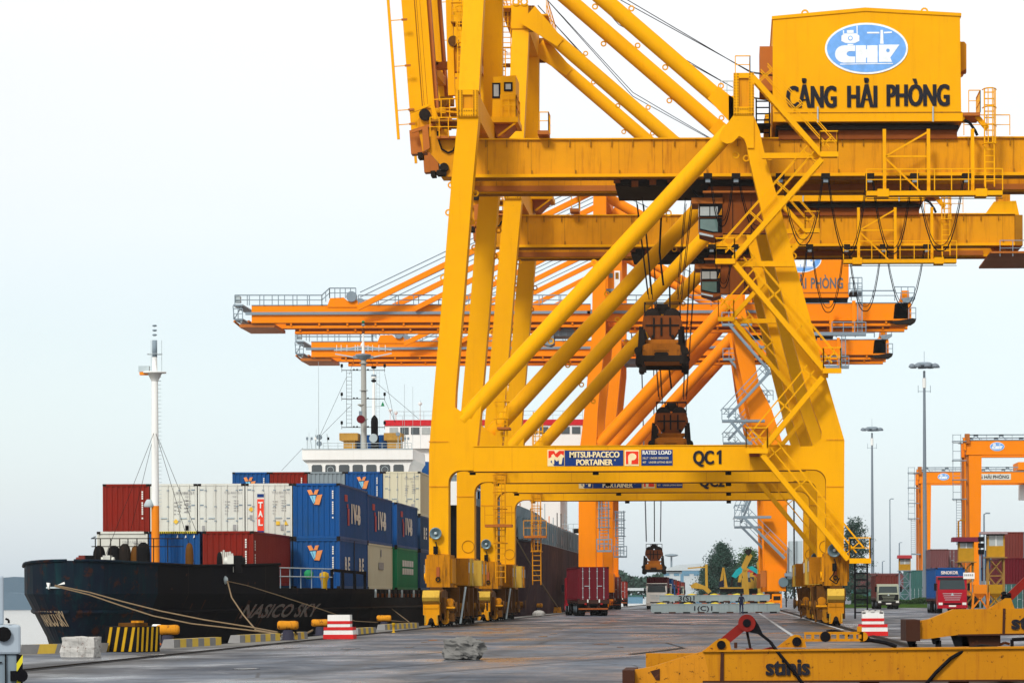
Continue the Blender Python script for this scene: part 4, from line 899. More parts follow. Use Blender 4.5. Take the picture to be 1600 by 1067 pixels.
    fl = (((1160, 345), (1240, 430)), ((1240, 432), (1160, 500)), ((1138, 506), (1202, 580)), ((1202, 582), (1137, 652)), ((1140, 656), (1200, 728)), ((1190, 730), (1160, 800)), ((1160, 806), (1226, 872)))
    for a_, b_ in fl[2:]: stair_flight(S(*a_), S(*b_), root, GREY, wd=.9)
    for x0_, x1_, yy in ((1128, 1195, 656), (1148, 1205, 806), (1196, 1212, 581), (1127, 1200, 728), (1128, 1175, 506)):
        mb = MB(); a_, b_ = S(x0_, yy), S(x1_, yy); mb.box((a_.x, a_.y-.5, a_.z-.25), (b_.x, a_.y+.6, a_.z), GREY); o = mb.build('landing', GREY, root)
        hr = MB(); railing(hr, [(a_.x, a_.y-.5, a_.z), (a_.x+1.4, a_.y-.5, a_.z)], 1.1, GREY, step=.7, r=.05); hr.build('handrail', GREY, o)
    # sill and bogies
    for cx_, sd in ((Q(918, 900)[0], 1), (Q(1213, 900)[0], -1)):
        sb = MB(); z0, z1 = 2.0, Q(1213, 890)[1]+.05
        for a_, b_ in ((-.4, 3), (YW3-3, YW3+.4)): sb.box((cx_-.95, a_-YC3, z0), (cx_+.95, b_-YC3, z1), ORA)
        sb.box((cx_-.6, 3-YC3, z0+.2), (cx_+.6, YW3-3-YC3, z1-.2), ORA); sb.box((cx_-1.6, 0-YC3, z0+.4), (cx_-1.0, 2-YC3, z1-.1), ORD); sb.build('sill_beam', ORA, root)
        for a_ in (-1.5, 3.6, YW3-3.6, YW3+1.5): bogie(root, cx_, a_-YC3, sd, ORA, GRIMB)
        mb = MB(); mb.box((cx_-.5, -3.5-YC3, .3), (cx_+.5, -2.9-YC3, 1.7), ORA); mb.box((cx_-.35, -3.55-YC3, 1.1), (cx_+.35, -3.5-YC3, 1.5), STEEL); mb.build('rail_guard', ORA, root)
        mb = MB(); mb.tube((cx_-sd*.7, -.65-YC3, 2.9), (cx_-sd*.7, -.4-YC3, 2.9), .5, n=14, m=PALEG); mb.build('floodlight', PALEG, root)
    for x_, s_ in ((Q(936, 0)[0], 1),):
        mb = MB(); cage_ladder(mb, x_+.3, -.4-YC3, Q(0, 862)[1], Q(0, 782)[1], .9, GREY, True, -1, .05); mb.box((x_-.4, -1.1-YC3, Q(0,866)[1]), (x_+1.1, -.1-YC3, Q(0,863)[1]), GREY); railing(mb, [(x_-.4, -1.1-YC3, Q(0,863)[1]), (x_+1.1, -1.1-YC3, Q(0,863)[1])], 1.1, GREY, step=.7, r=.05); mb.build('leg_ladder', GREY, root)
    # electrical house on the land side sill
    mb = MB(); a, b = Q(1233, 845, -.5), Q(1254, 893, -.5); mb.box((a[0], -.5-YC3, b[1]), (b[0], 3-YC3, a[1]), GREYL); mb.box((Q(1222,0)[0], -1-YC3, Q(0,905)[1]), (Q(1256,0)[0], 3-YC3, Q(0,900)[1]), GREY); mb.tube((Q(1237,0)[0], -1.2-YC3, .2), (Q(1237,0)[0], -1.2-YC3, Q(0,760)[1]), .09, n=6, m=STEEL); mb.build('electrical_cabinet', GREYL, root)
    return root
orange_crane(0.0, 'orange quay crane with grey stairs, the nearer of the two with long lowered booms', 870)
orange_crane(PITCH3, 'orange quay crane further off, the lower looking of the two lowered booms', 905, load_z=W(1022, 846, D3+PITCH3+9).z)
spreader(1022, 846, D3+PITCH3+9, 'rusty spreader hanging lowest, over the white truck under the far orange crane')

# ================================================================= yard gantries on tyres
def yard_gantry(px0, ytop, d, label, name_txt):
    """one end frame towards the quay: column, girder along x, walkway above, ladder on its side"""
    P = lambda px, py: W(px0+(px-1510)*360/d, VY+(py-VY)*1.0, d)
    o = W(px0, 931, d); root = thing('yard_gantry_crane', (o.x, d+4, 0), label, 'crane', 'orange yard gantry cranes')
    zt = CH+(VY-ytop)*d/F+.0; L = 23.5
    for y in (-4, 3):
        mb = MB(); mb.box((0, y, zt-1.65), (L, y+1.0, zt), ORA); mb.box((-.3, y-.06, zt-.05), (L, y+1.06, zt+.05), GREY); mb.box((0, y-.08, zt-1.75), (L, y+1.08, zt-1.62), ORA)
        mb.box((.1, y-.1, zt+.55), (L, y+.05, zt+.68), GREY)
        x = 1.2
        while x < L:
            mb.bar((x, y, zt+.6), (x-.55, y, zt+.02), .09, m=GREY); mb.bar((x, y, zt+.6), (x+.55, y, zt+.02), .09, m=GREY); mb.cbox((x, y, zt+.55), (.55, .2, .25), GREY); mb.bar((x+1.3, y, zt), (x+1.3, y, zt+.6), .05, m=GREY); x += 3.05
        g = mb.build('girder', ORA, root)
        if y < 0:
            sg = MB(); em = MB(); chp_emblem(em, 3.75, zt-.78, 1/(10.667*75), y); em.build('emblem', LBLUE, g)
            sg.box((7.4, y-.05, zt-1.25), (13.9, y, zt-.35), WHTC); sg.text('CẢNG HẢI PHÒNG', (10.65, y-.07, zt-1.05), .5, m=BLKT, bold=.03, width=5.9)
            sg.build('sign_board', WHTC, g); sg = MB()
            sg.box((17.5, y-.05, zt-1.25), (21.9, y, zt-.35), WHTC); sg.text(name_txt, (19.7, y-.07, zt-1.05), .55, m=BLKT, bold=.03)
            sg.build('sign_board', WHTC, g)
        for x in (0.35, L-1.6):
            c = MB(); c.prism([(x, zt-1.65), (x+1.55, zt-1.65), (x+1.3, 2.2), (x+.1, 2.2)], y+.02, y+.98, ORA); c.box((x-.28, y+.2, 2.2), (x, y+.8, zt-1.7), ORD); c.build('column', ORA, root)
    for x in (.35, L-1.6):
        mb = MB(); mb.box((x-.1, -5, 1.4), (x+1.4, 5, 2.2), ORA); mb.box((x, -3, zt-1.5), (x+1, 3, zt-.6), ORA); mb.build('sill_beam', ORA, root)
        for y in (-4.6, -3.1, 3.1, 4.6):
            mb = MB(); mb.lathe((x+.65, y, .75), [(.3, -.3), (.7, -.28), (.75, -.15), (.75, .15), (.7, .28), (.3, .3)], 20, DARK, 'x'); mb.build('wheel', DARK, root)
        mb = MB(); mb.prismx([(-2.2, .8), (2.2, .8), (2.2, 3.2), (-2.2, 3.2)], x+1.5, x+2.6, GREYL); mb.build('engine_box', GREYL, root)
    mb = MB(); x = -1.05
    mb.box((-.3, -4.3, zt-1.2), (0, -3.2, zt+.3), ORA); mb.box((-.1, -4.4, zt-.4), (.45, -3.3, zt+.75), ORD)
    for s in (0, .95): mb.bar((x-.5+s, -4, zt-7.2), (x-.5+s, -4, zt+.7), .07, m=GREY)
    for k in range(9): mb.bar((x-.5, -4, zt-7.2+k*.98), (x+.45, -4, zt-7.2+k*.98), .06, m=GREY)
    for k in range(4): mb.box((x-.6, -4.5, zt-7.1+k*2.3), (x+1.1, -3.6, zt-7.0+k*2.3), GREY)
    for s in (0, .6): mb.bar((x-.1+s, -4, zt-12.3), (x-.1+s, -4, zt-7.1), .06, m=GREY)
    for k in range(16): mb.bar((x-.1, -4, zt-12.2+k*.32), (x+.5, -4, zt-12.2+k*.32), .05, m=GREY)
    mb.box((x-.1, -4.4, zt-12.5), (x+1.3, -3.6, zt-12.3), GREY); mb.build('ladder', GREY, root)
    # trolley and cab on the girders, out to the right
    mb = MB(); mb.box((15, -4.2, zt+.2), (20, 4.2, zt+1.4), ORA); mb.build('trolley', ORA, root); mb = MB(); mb.box((15.5, -1, zt-4.2), (17.2, 1, zt-1.9), WHT); mb.box((15.7, -.6, zt-1.9), (16.2, .6, zt+.2), ORA); mb.build('operator_cab', WHT, root)
    return root
yard_gantry(1510, 689, 360, 'nearer orange yard gantry with a ladder on its left column, at the right edge', 'RTG-2')
yard_gantry(1436, 738, 453, 'farther orange yard gantry, its column beside the tall lamp mast', 'RTG-4')
# ================================================================= ground, quay, water, far shore
def ground_mat():
    m, t, b = _mat('worn_quay_asphalt'); L = t.links.new
    g = N(t, 'ShaderNodeNewGeometry'); pos = g.outputs['Position']
    def noise(sc_, det, rg, scale=(1, 1, 1)):
        mp = N(t, 'ShaderNodeMapping'); mp.inputs['Scale'].default_value = scale; L(pos, mp.inputs[0])
        n = N(t, 'ShaderNodeTexNoise', Scale=sc_, Detail=det, Roughness=rg); L(mp.outputs[0], n.inputs['Vector']); return n.outputs[0]
    def rng(x, a, b_, c=0.0, d=1.0):
        r = N(t, 'ShaderNodeMapRange'); r.inputs[1].default_value = a; r.inputs[2].default_value = b_; r.inputs[3].default_value = c; r.inputs[4].default_value = d; L(x, r.inputs[0]); return r.outputs[0]
    def mix(f, a, c2):
        mx = N(t, 'ShaderNodeMix'); mx.data_type = 'RGBA'; L(f, mx.inputs[0])
        if isinstance(a, tuple): mx.inputs[6].default_value = (*a, 1)
        else: L(a, mx.inputs[6])
        mx.inputs[7].default_value = (*c2, 1); return mx.outputs[2]
    c = mix(rng(noise(.16, 9, .72, (.8, .8, 1)), .40, .60), (.090, .112, .150), (.022, .031, .050))
    c = mix(rng(noise(.045, 5, .6), .52, .62, 0, .55), c, (.095, .092, .095))
    c = mix(rng(noise(.8, 9, .78, (1, .55, 1)), .52, .70, 0, .8), c, (.022, .026, .033))       # oil and damp
    c = mix(rng(noise(1.3, 9, .75, (.7, .8, 1)), .57, .66, 0, .8), c, (.26, .275, .30))      # pale scuffs
    c = mix(rng(noise(.55, 7, .7, (1, .8, 1)), .68, .71, 0, .85), c, (.018, .020, .024))       # patches
    c = mix(rng(noise(.35, 7, .7, (1.4, .9, 1)), .69, .76, 0, .28), c, (.26, .11, .035))    # rust stains
    # grime along rails and truck lanes, rail strips also painting contact shade under bogies
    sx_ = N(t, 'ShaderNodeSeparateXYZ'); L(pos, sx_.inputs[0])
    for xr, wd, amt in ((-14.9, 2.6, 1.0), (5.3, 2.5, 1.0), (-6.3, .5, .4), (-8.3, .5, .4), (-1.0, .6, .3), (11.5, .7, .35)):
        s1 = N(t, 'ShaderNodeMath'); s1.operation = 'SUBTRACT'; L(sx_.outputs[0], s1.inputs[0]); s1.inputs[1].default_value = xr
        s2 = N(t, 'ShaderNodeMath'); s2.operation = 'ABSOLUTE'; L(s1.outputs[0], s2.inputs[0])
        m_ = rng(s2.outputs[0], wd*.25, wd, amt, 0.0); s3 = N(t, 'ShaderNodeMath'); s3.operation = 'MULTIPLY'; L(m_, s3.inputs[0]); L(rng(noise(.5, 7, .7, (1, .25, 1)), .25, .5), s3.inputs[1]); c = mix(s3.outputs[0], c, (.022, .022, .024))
    # crazed cracking
    mp = N(t, 'ShaderNodeMapping'); mp.inputs['Scale'].default_value = (1, .5, 1); L(pos, mp.inputs[0]); vo = N(t, 'ShaderNodeTexVoronoi', Scale=.28); vo.feature = 'DISTANCE_TO_EDGE'; L(mp.outputs[0], vo.inputs['Vector'])
    c = mix(rng(vo.outputs['Distance'], .004, .016, .75, 0.0), c, (.018, .019, .022))
    L(c, b.inputs['Base Color'])
    L(rng(noise(.25, 6, .6, (1, .4, 1)), .40, .60, .26, .85), b.inputs['Roughness']); b.inputs['Specular IOR Level'].default_value = .42
    bp = N(t, 'ShaderNodeBump', Strength=.35, Distance=.04); L(noise(2.5, 8, .7), bp.inputs['Height']); L(bp.outputs[0], b.inputs['Normal'])
    return m
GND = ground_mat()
def edge_x(y):     # quay edge: runs outward near the camera, straight further off
    pts = [(0, -50), (40, -38), (62, -27), (76, -20.9), (83, -19.6), (88, -18.4), (95, -16.9), (104, -16.3), (2600, -16.3)]
    for (a, xa), (b_, xb) in zip(pts, pts[1:]):
        if a <= y <= b_: return xa+(xb-xa)*(y-a)/(b_-a)
    return -16.3
mb = MB()
ys = [-60, 0, 40, 62, 76, 83, 88, 95, 104, 400, 2600]
ex = [(-50 if y <= 0 else edge_x(y), y) for y in ys]
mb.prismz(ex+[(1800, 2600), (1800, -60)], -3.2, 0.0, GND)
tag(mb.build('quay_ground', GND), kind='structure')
# quay apron strip of pale concrete along the edge
APR = paint('quay_edge_concrete', (.17, .17, .165), dirt=1.0, rust=.25, rough=.95, scale=2.0, dirtcol=(.07, .07, .07))
mb = MB(); yy = [62, 76, 83, 88, 95, 104, 600]; a = [(edge_x(y)+.05, y) for y in yy]; b_ = [(edge_x(y)+1.5, y) for y in yy][::-1]
mb.prismz(a+b_, .002, .006, APR); tag(mb.build('quay_edge_strip', APR), kind='structure')
# rails in their grooves
for i, xr in enumerate((W(686, 978, D1).x, W(1304, 976, D1).x)):
    mb = MB(); mb.box((xr-.22, 50, .002), (xr+.22, 700, .009), BLK); mb.box((xr-.12, 50, .009), (xr-.05, 700, .02), STEEL); mb.box((xr-.04, 50, .009), (xr+.04, 700, .035), STEEL)
    o = mb.build('crane_rail', STEEL); tag(o, ['steel crane rail in the paving along the water side of the quay', 'steel crane rail in the paving on the land side, right of the painted lines'][i], 'rail')
# painted lines and joints
LINE = flat('worn_white_line', (.36, .38, .40), .8)
def strip(name, a, b, wd, m, z=.010):
    a, b = Vector(a), Vector(b); d = (b-a).normalized(); n = Vector((-d.y, d.x, 0))*wd/2
    mb = MB(); mb.add([a-n+Vector((0,0,z)), b-n+Vector((0,0,z)), b+n+Vector((0,0,z)), a+n+Vector((0,0,z))], [(0,3,2,1)] if False else [(0,1,2,3)], m); o = mb.build(name, m); tag(o, kind='structure'); return o
G_ = lambda px, py: (lambda p: Vector((p.x*CH/(CH-p.z), 100*CH/(CH-p.z), 0)))(W(px, py, 100.0))
strip('road_line', G_(1186, 957.5), G_(1240, 994), .16, LINE); strip('road_line', G_(1213, 954), G_(1318, 984), .16, LINE)
strip('road_line', G_(1197, 991), G_(1345, 991.5), .30, LINE)
strip('road_line', G_(1330, 962), G_(1470, 972), .25, LINE)
TAR = flat('tar_joint', (.015, .016, .018), .6)
for pts, wd in (([(0,1060),(150,1056),(320,1052.5),(560,1047)], .055), ([(560,1047),(760,1030),(960,1018),(1068,1012)], .06), ([(985,1022),(1030,1017),(1068,1012)], .25), ([(640,1054),(860,1036),(1000,1025)], .06), ([(700,1018),(640,1024),(560,1026)], .06), ([(1068,1012),(1040,1004),(1000,1002)], .06), ([(860,1003),(980,1000),(1100,990)], .05)):
    for p, q in zip(pts, pts[1:]): strip('paving_joint', G_(*p), G_(*q), wd, TAR, .013)
rnd = random.Random(5)
PUD = flat('dark_damp_patch', (.012, .013, .016), .25, .5); PST = flat('ochre_stain', (.30, .12, .03), .8)
for px, py, wx, dy in [(238,1023,36,.35),(458,1012,26,.3),(548,1013,30,.3),(664,1003,14,.3),(698,988,22,.4),(712,979,12,.4),(848,994,18,.5),(866,990,14,.5),(944,973,24,.7),(958,969,14,.6),(872,983,20,.4),(938,1006,30,.25),(640,1011,14,.2),(384,1045,40,.2),(970,1011,16,.2),(1085,975,20,.5),(812,985,12,.5)]:
    c = G_(px, py); r = wx/2*c.y/F; pts = []
    for i in range(14):
        t = math.tau*i/14; k = rnd.uniform(.55, 1.15); pts.append((c.x+r*math.cos(t)*k, c.y+dy*3*math.sin(t)*k))
    mb = MB(); mb.prismz(pts, .004, .012, PUD); tag(mb.build('damp_patch', PUD), kind='structure')
for px, py, wx in [(760,988,16),(676,1000,12),(1226,977,10),(780,984,22)]:
    c = G_(px, py); r = wx/2*c.y/F; pts = [(c.x+r*math.cos(math.tau*i/12)*rnd.uniform(.6, 1.2), c.y+1.1*math.sin(math.tau*i/12)*rnd.uniform(.6, 1.2)) for i in range(12)]
    mb = MB(); mb.prismz(pts, .004, .011, PST); tag(mb.build('rust_stain', PST), kind='structure')
# water
m, t, b = _mat('river_water'); b.inputs['Base Color'].default_value = (.30, .27, .24, 1); b.inputs['Roughness'].default_value = .18; b.inputs['Specular IOR Level'].default_value = .5
g = N(t, 'ShaderNodeNewGeometry'); mp = N(t, 'ShaderNodeMapping'); mp.inputs['Scale'].default_value = (1, .3, 1); t.links.new(g.outputs['Position'], mp.inputs[0])
n1 = N(t, 'ShaderNodeTexNoise', Scale=.7, Detail=6.0, Roughness=.6); t.links.new(mp.outputs[0], n1.inputs['Vector']); bp = N(t, 'ShaderNodeBump', Strength=.9, Distance=.25); t.links.new(n1.outputs[0], bp.inputs['Height']); t.links.new(bp.outputs[0], b.inputs['Normal'])
mb = MB(); mb.add([(-3000, -60, -2.4), (-16, -60, -2.4), (-16, 2600, -2.4), (-3000, 2600, -2.4)], [(0,1,2,3)], m); tag(mb.build('water', m), kind='structure')
# far wooded shore beyond the river
HILLM = flat('haze_tinted_shore_woods', (.10, .16, .22), .9)  # bluish base colour, distance haze painted into the woods
def ridge(x0, x1, y, h, seed, name='hills', m=HILLM, base=-2.4, step=6):
    r = random.Random(seed); n = int((x1-x0)/step); mb = MB(); top = []
    ph = [r.uniform(0, 9) for _ in range(6)]
    for i in range(n+1):
        x = x0+(x1-x0)*i/n; z = h*(.62+.16*math.sin(x/90+ph[0])+.09*math.sin(x/31+ph[1])+.05*math.sin(x/11+ph[2]))+r.uniform(-.5, .9)*h*.07; top.append((x, max(z, h*.3)))
    for k, (yy, s) in enumerate(((y, .55), (y+25, .85), (y+60, 1.0))):
        pts = [(x, base+(z-base)*s+(r.uniform(-.4, .4))) for x, z in top]
        mb.prism([(x0, base)]+pts+[(x1, base)], yy, yy+12, m)
    return tag(mb.build(name, m), kind='structure')
ridge(-900, -60, 1150, 9.0, 3); 
def far_profile():
    pass
# left shore is higher at the frame's left edge
ridge(-520, -235, 1080, 10.5, 9, 'hills')
GRASS = paint('verge_grass', (.055, .12, .018), dirt=.8, rough=.95, scale=2, dirtcol=(.02, .045, .012))
# ================================================================= freight containers
def corr(mb, a, b, z0, z1, m, depth=.045, pitch=.28, out=(0, -1)):
    """corrugated wall from a=(x,y) to b=(x,y); recessed trapezoids facing 'out'"""
    ax, ay = a; bx, by = b; L = math.hypot(bx-ax, by-ay); ux, uy = (bx-ax)/L, (by-ay)/L; n = max(3, round(L/pitch)); p = L/n; prof = []
    for i in range(n):
        s = i*p; prof += [(s, 0), (s+p*.32, 0), (s+p*.5, -depth), (s+p*.82, -depth)]
    prof.append((L, 0)); vs = []
    for s, d in prof: vs.append((ax+ux*s+out[0]*d, ay+uy*s+out[1]*d))
    k = len(vs); V = [(x, y, z0) for x, y in vs]+[(x, y, z1) for x, y in vs]
    mb.add(V, [(i, i+1, k+i+1, k+i) for i in range(k-1)], m)
def container(x, y, z, label, mat, L=12.19, H=2.59, front='corr', logo=None, rz=0.0, group=None, side=None, frame=None, small=False, cat='container', name='shipping_container', number=True, toprail=None):
    """x,y: centre of the near end; the box runs away along +y"""
    root = thing(name, (x, y, z), label, cat, group, rz)
    Wd = 2.44; h = Wd/2; fm = frame or mat; mb = MB(); P = .09
    for sx in (-1, 1):
        for yy in (0, L-P-.02):
            mb.box((sx*h, yy, 0), (sx*(h-P), yy+P+.02, H), fm)
            for zz in (0, H-.12): mb.box((sx*(h+.006), yy-.006, zz-.002), (sx*(h-.17), yy+.16, zz+.122), STEEL)
        mb.box((sx*h, P, 0), (sx*(h-P), L-P, .13), fm); mb.box((sx*h, P, H-.09), (sx*(h-P), L-P, H), fm)
    for yy in (0, L-.1):
        mb.box((-h+P, yy, 0), (h-P, yy+.1, .13), fm); mb.box((-h+P, yy, H-.11), (h-P, yy+.1, H), toprail or fm)
    mb.box((-h+P, .1, H-.06), (h-P, L-.1, H-.025), mat); mb.box((-h+P, .1, .04), (h-P, L-.1, .1), STEEL)
    if side == 'split': mb.box((h-.02, L/2-.09, 0), (h+.012, L/2+.09, H), BLK)
    for sx in (-1, 1):
        if sx > 0: corr(mb, (h-.03, P), (h-.03, L-P), .13, H-.09, mat, .036, .278 if not small else .6, (1, 0))
        else: corr(mb, (-h+.03, L-P), (-h+.03, P), .13, H-.09, mat, .036, .278 if not small else .6, (-1, 0))
    corr(mb, (h-P, L-.03), (-h+P, L-.03), .13, H-.1, mat, .036, .28, (0, 1))
    if front == 'corr': corr(mb, (-h+P, .03), (h-P, .03), .13, H-.11, mat, .045, .28, (0, -1))
    else: mb.box((-h+P, .05, .13), (h-P, .09, H-.11), mat)
    mb.build('container_body', mat, root)
    if front in ('door', 'reefer'):
        for s in (-1, 1):
            d = MB(); d.box((s*.01, .02, .14), (s*(h-P-.01), .05, H-.12), mat)
            if front == 'door':
                zz = .3
                while zz < H-.4: d.box((s*.06, .004, zz), (s*(h-P-.06), .02, zz+.07), mat); zz += .42
            dr = d.build('door', mat, root); r = MB()
            for xx in (.3, .82):
                r.tube((s*xx, -.015, .06), (s*xx, -.015, H-.05), .022, n=6, m=GREYL if front == 'door' else WHTC)
                for zz in (.25, .95, 1.7, H-.35): r.cbox((s*xx, -.01, zz), (.1, .05, .06), GREYL if front == 'door' else GREY)
            r.cbox((s*.5, -.02, 1.1), (.36, .03, .05), GREYL)
            r.build('lock_rod', GREYL, dr)
            if front == 'reefer':
                g = MB()
                for zz in (.35, 1.05, 1.75, H-.35): g.box((s*(h-P-.2), -.004, zz), (s*(h-P-.02), .02, zz+.06), GREY)
                g.build('hinge', GREY, dr)
    t = MB(); y0 = -.012
    if logo == 'wing':
        U = lambda px, py: (-.18+(px-470)/1000*3.0-.05, H-.38-(py-180)/1000*3.4)
        def q(pts, m): t.prism([(U(*p)[0]*.78+.1, U(*p)[1]) for p in pts], y0-.02, y0, m)
        OR_ = LOGO
        q([(300,175),(385,165),(440,240),(350,250)], OR_); q([(480,170),(560,165),(520,240),(440,240)], OR_); q([(520,250),(640,240),(570,400),(450,395)], OR_); q([(355,262),(400,258),(455,380),(440,380)], LBLUE2); q([(410,258),(490,255),(475,380),(462,380)], LBLUE2)
    if logo == 'TAL':
        t.box((-.63, y0-.02, .28), (-.22, y0, H-.45), WHTC); t.box((-.6, y0-.035, .42), (-.25, y0, H-.82), TALR); t.box((-.6, y0-.035, H-.72), (-.25, y0, H-.55), SBLUE); t.box((-.6, y0-.035, .3), (-.25, y0, .42), SBLUE)
        for i, c in enumerate('TAL'): t.text(c, (-.425, y0-.045, H-1.28-.46*i), .32, m=WTXT, bold=.06, width=.24)
    if front == 'reefer' or logo in ('plain', 'TAL'):
        t.text('TRIU 893210 2', (.62, y0, H-.52), .11, m=GTXT); t.text('45R1', (.72, y0, H-.72), .1, m=GTXT)
        t.box((.62, y0-.01, .45), (.86, y0, .75), GTXT); t.box((-1.0, y0-.01, 1.0 if logo == 'TAL' else .45), (-.82, y0, 1.25 if logo == 'TAL' else .7), GTXT)
        for k in range(5): t.box((.2, y0-.01, 1.95-.16*k), (.46-.03*k, y0, 1.98-.16*k), GTXT); t.box((.66, y0-.01, 2.0-.13*k), (.9, y0, 2.03-.13*k), GTXT)
    if logo in ('TAL', 'diamond'):
        xx, zz = (-.92, 1.55) if logo == 'TAL' else (.12, .92); t.prism([(xx-.14, zz), (xx, zz-.14), (xx+.14, zz), (xx, zz+.14)], y0-.02, y0, HZY2)
        if logo == 'TAL': t.box((.38, y0-.02, .72), (.58, y0, .92), HZY2); t.prism([(.78, .72), (1.02, .72), (.9, .95)], y0-.02, y0, HZY2)
        if logo == 'diamond':
            t.text('CRLU 520110 7', (.55, y0, H-.55), .12, m=GTXT)
            for k in range(4): t.box((.02, y0-.01, 1.9-.2*k), (.2-.03*k, y0, 1.94-.2*k), GTXT); t.box((.55, y0-.01, 2.0-.2*k), (.78, y0, 2.05-.2*k), GTXT)
            t.box((.6, y0-.01, .42), (.82, y0, .7), GTXT)
    if logo == 'hazard':
        for k in range(22): t.box((-h+.1+k*.104, y0-.03, H-.09), (-h+.15+k*.104, y0-.0, H-.03), BLK)
        for k in range(3): t.prism([(.1+k*.4, H-.32), (.18+k*.4, H-.3), (.16+k*.4, H-.15)], y0-.02, y0, WTXT)
    if number and front == 'corr' and logo in ('wing', 'num'):
        for i in range(13):
            if i in (4, 11): continue
            t.cbox((h-.36, y0-.0, H-.42-i*.115), (.075, .02, .085), WTXT)
    if side in ('logo', 'logo2'):
        xs = h+.004; YD = Vector((0, 1, 0))
        t.text('NCSB' if False else 'I V-B', (xs, L*.56, H*.34), .95, xd=(0,1,0), m=WTXT, bold=.10, width=L*.33, depth=.01)
        t.cbox((xs, L*.30, H*.42), (.02, L*.055, .9), CRSD); t.cbox((xs, L*.22, H*.76), (.02, L*.09, .35), CRSD); t.cbox((xs, L*.27, H*.62), (.02, L*.04, .2), CRSD)
    if side == 'split':
        xs = h+.004
        for yc in (.22, .72): t.text('B E', (xs, L*yc+.4, H*.36), .75, xd=(0,1,0), m=WTXT, bold=.06, width=L*.17, depth=.01)
    if side == 'plate':
        xs = h+.004; t.box((xs-.01, L*.42, 1.15), (xs+.012, L*.62, 1.55), GTXT); t.box((xs-.01, L*.5, 1.9), (xs+.01, L*.54, 2.3), GTXT)
    if side == 'block':
        xs = h+.004
        for r_ in range(2):
            for c_ in range(6): t.box((xs-.01, L*(.25+c_*.09), 1.45-.5*r_), (xs+.012, L*(.25+c_*.09)+.75, 1.83-.5*r_), WTXT)
    if side == 'num':
        xs = h+.004
        for i in range(12):
            if i != 4: t.cbox((xs, .55, H-.5-i*.13), (.02, .12, .1), WTXT)
    if t.v:
        t.build('marking', WTXT, root)
    return root
LOGO = flat('logo_orange', (.75, .28, .09), .6); LBLUE2 = flat('logo_sky_blue', (.22, .55, .75), .6); TALR = flat('logo_red', (.75, .05, .02), .6); HZY2 = flat('label_yellow', (.70, .45, .05), .6); CRSD = flat('faded_logo_red', (.45, .06, .07), .6); HZR = flat('striped_rail', (.65, .55, .06), .6)

XR = -20.5; PX = 2.5
def row(k, xr=XR): return xr-1.22-PX*k
GA = 'containers stowed on the black ship'
# bay A, nearest the bow: one tier, three across
zA = 2.14
container(-24.2, 145, zA, 'bright red container with its red side showing, low down beside the bow', CRED, front='corr', logo='num', side='num', group=GA)
container(-26.78, 145, zA, 'blue container with a black and yellow striped top rail, low down behind the foremast', CBLU, logo='hazard', toprail=HZR, group=GA)
container(-29.3, 145, zA, 'dirty white container under the red one, leftmost of the low row at the bow', WHTC, front='panel', logo='diamond', group=GA)
# bay B
zB = 2.0; zB2 = 4.61
specB = [(0, CBLU, 'corr', 'wing', 'logo', 'big blue container with an orange wing emblem, right next to the white TAL container'),
         (1, WHTC, 'reefer', 'TAL', None, 'white refrigerated container with the red and blue TAL panel on its door'),
         (2, WHTC, 'reefer', 'plain', None, 'plain greyish white container between the TAL box and the white one at the mast'),
         (3, WHTC, 'reefer', 'diamond', None, 'off white container with a yellow diamond, directly right of the foremast'),
         (4, CRED, 'corr', 'num', None, 'dark red corrugated container, leftmost of the upper row')]
for k, m_, fr, lg, sd, lb in specB: container(row(k), 158, zB2, lb, m_, H=2.9, front=fr, logo=lg, side=sd, group=GA)
lowB = [(0, CBLU, 'wing', 'split', 'blue container with a small wing emblem, below the big blue corner container'), (1, CBLD, None, None, 'dull blue container hidden under the white TAL box'), (2, CBRN, None, None, 'red brown container under the plain white box'), (3, CGRY, None, None, 'grey container under the off white box'), (4, CBRN, None, None, 'brown container under the dark red container')]
for k, m_, lg, sd, lb in lowB: container(row(k), 158, zB, lb, m_, front='corr', logo=lg, side=sd, group=GA)
# bays C, D, E: outer row and what stands on them
container(row(0), 170.4, zB2, 'blue container with side print, directly above the dirty white one with the plate', CBLU, H=2.75, side='logo', group=GA)
container(row(0), 170.4, zB, 'dirty white container with a grey plate on its side, under the second blue one', CREAM, side='plate', frame=CREAM, group=GA)
container(row(0), 185.2, zB2, 'blue container with side print above the green one', CBLU, H=2.75, side='logo2', group=GA)
container(row(0), 185.2, zB, 'green container with two rows of white print on its side', CGRN, side='block', group=GA)
for k in range(5):
    for z_, t_ in ((zB, 'lower'), (zB2, 'upper')):
        container(row(k), 199.2, z_, {0: 'dull blue %s tier container beside the near crane leg' % t_}.get(k, 'dull blue %s tier container under the %s of the top row' % (t_, ['', 'blue box', 'grey box', 'red box', 'leftmost blue box'][k])), CBLD, front='corr', side='split' if k == 0 else None, group=GA, H=2.59 if z_ == zB else 2.3)
top = [(0, CREAM, 'reefer', 'plain', 'cream refrigerated container on the top tier under the bridge windows'), (1, CBLU, 'corr', 'wing', 'blue container with an orange wing emblem, top tier beside the cream one'), (2, CGRY, 'corr', None, 'grey container on the top tier between red and blue'), (3, CRED, 'corr', 'num', 'red container on the top tier'), (4, CBLU, 'corr', 'wing', 'blue container at the left end of the top tier')]
for k, m_, fr, lg, lb in top: container(row(k), 199.2, 6.93, lb, m_, H=2.9, front=fr, logo=lg, group=GA)

SPV = paint('ochre_vent_paint', (.42, .24, .05), dirt=.9, rust=.25, scale=2); SPV2 = SPV
MASTG = paint('grey_mast_paint', (.36, .37, .35), dirt=.4, rust=.05); SRED2 = flat('ship_red_band', (.55, .02, .03), .5)
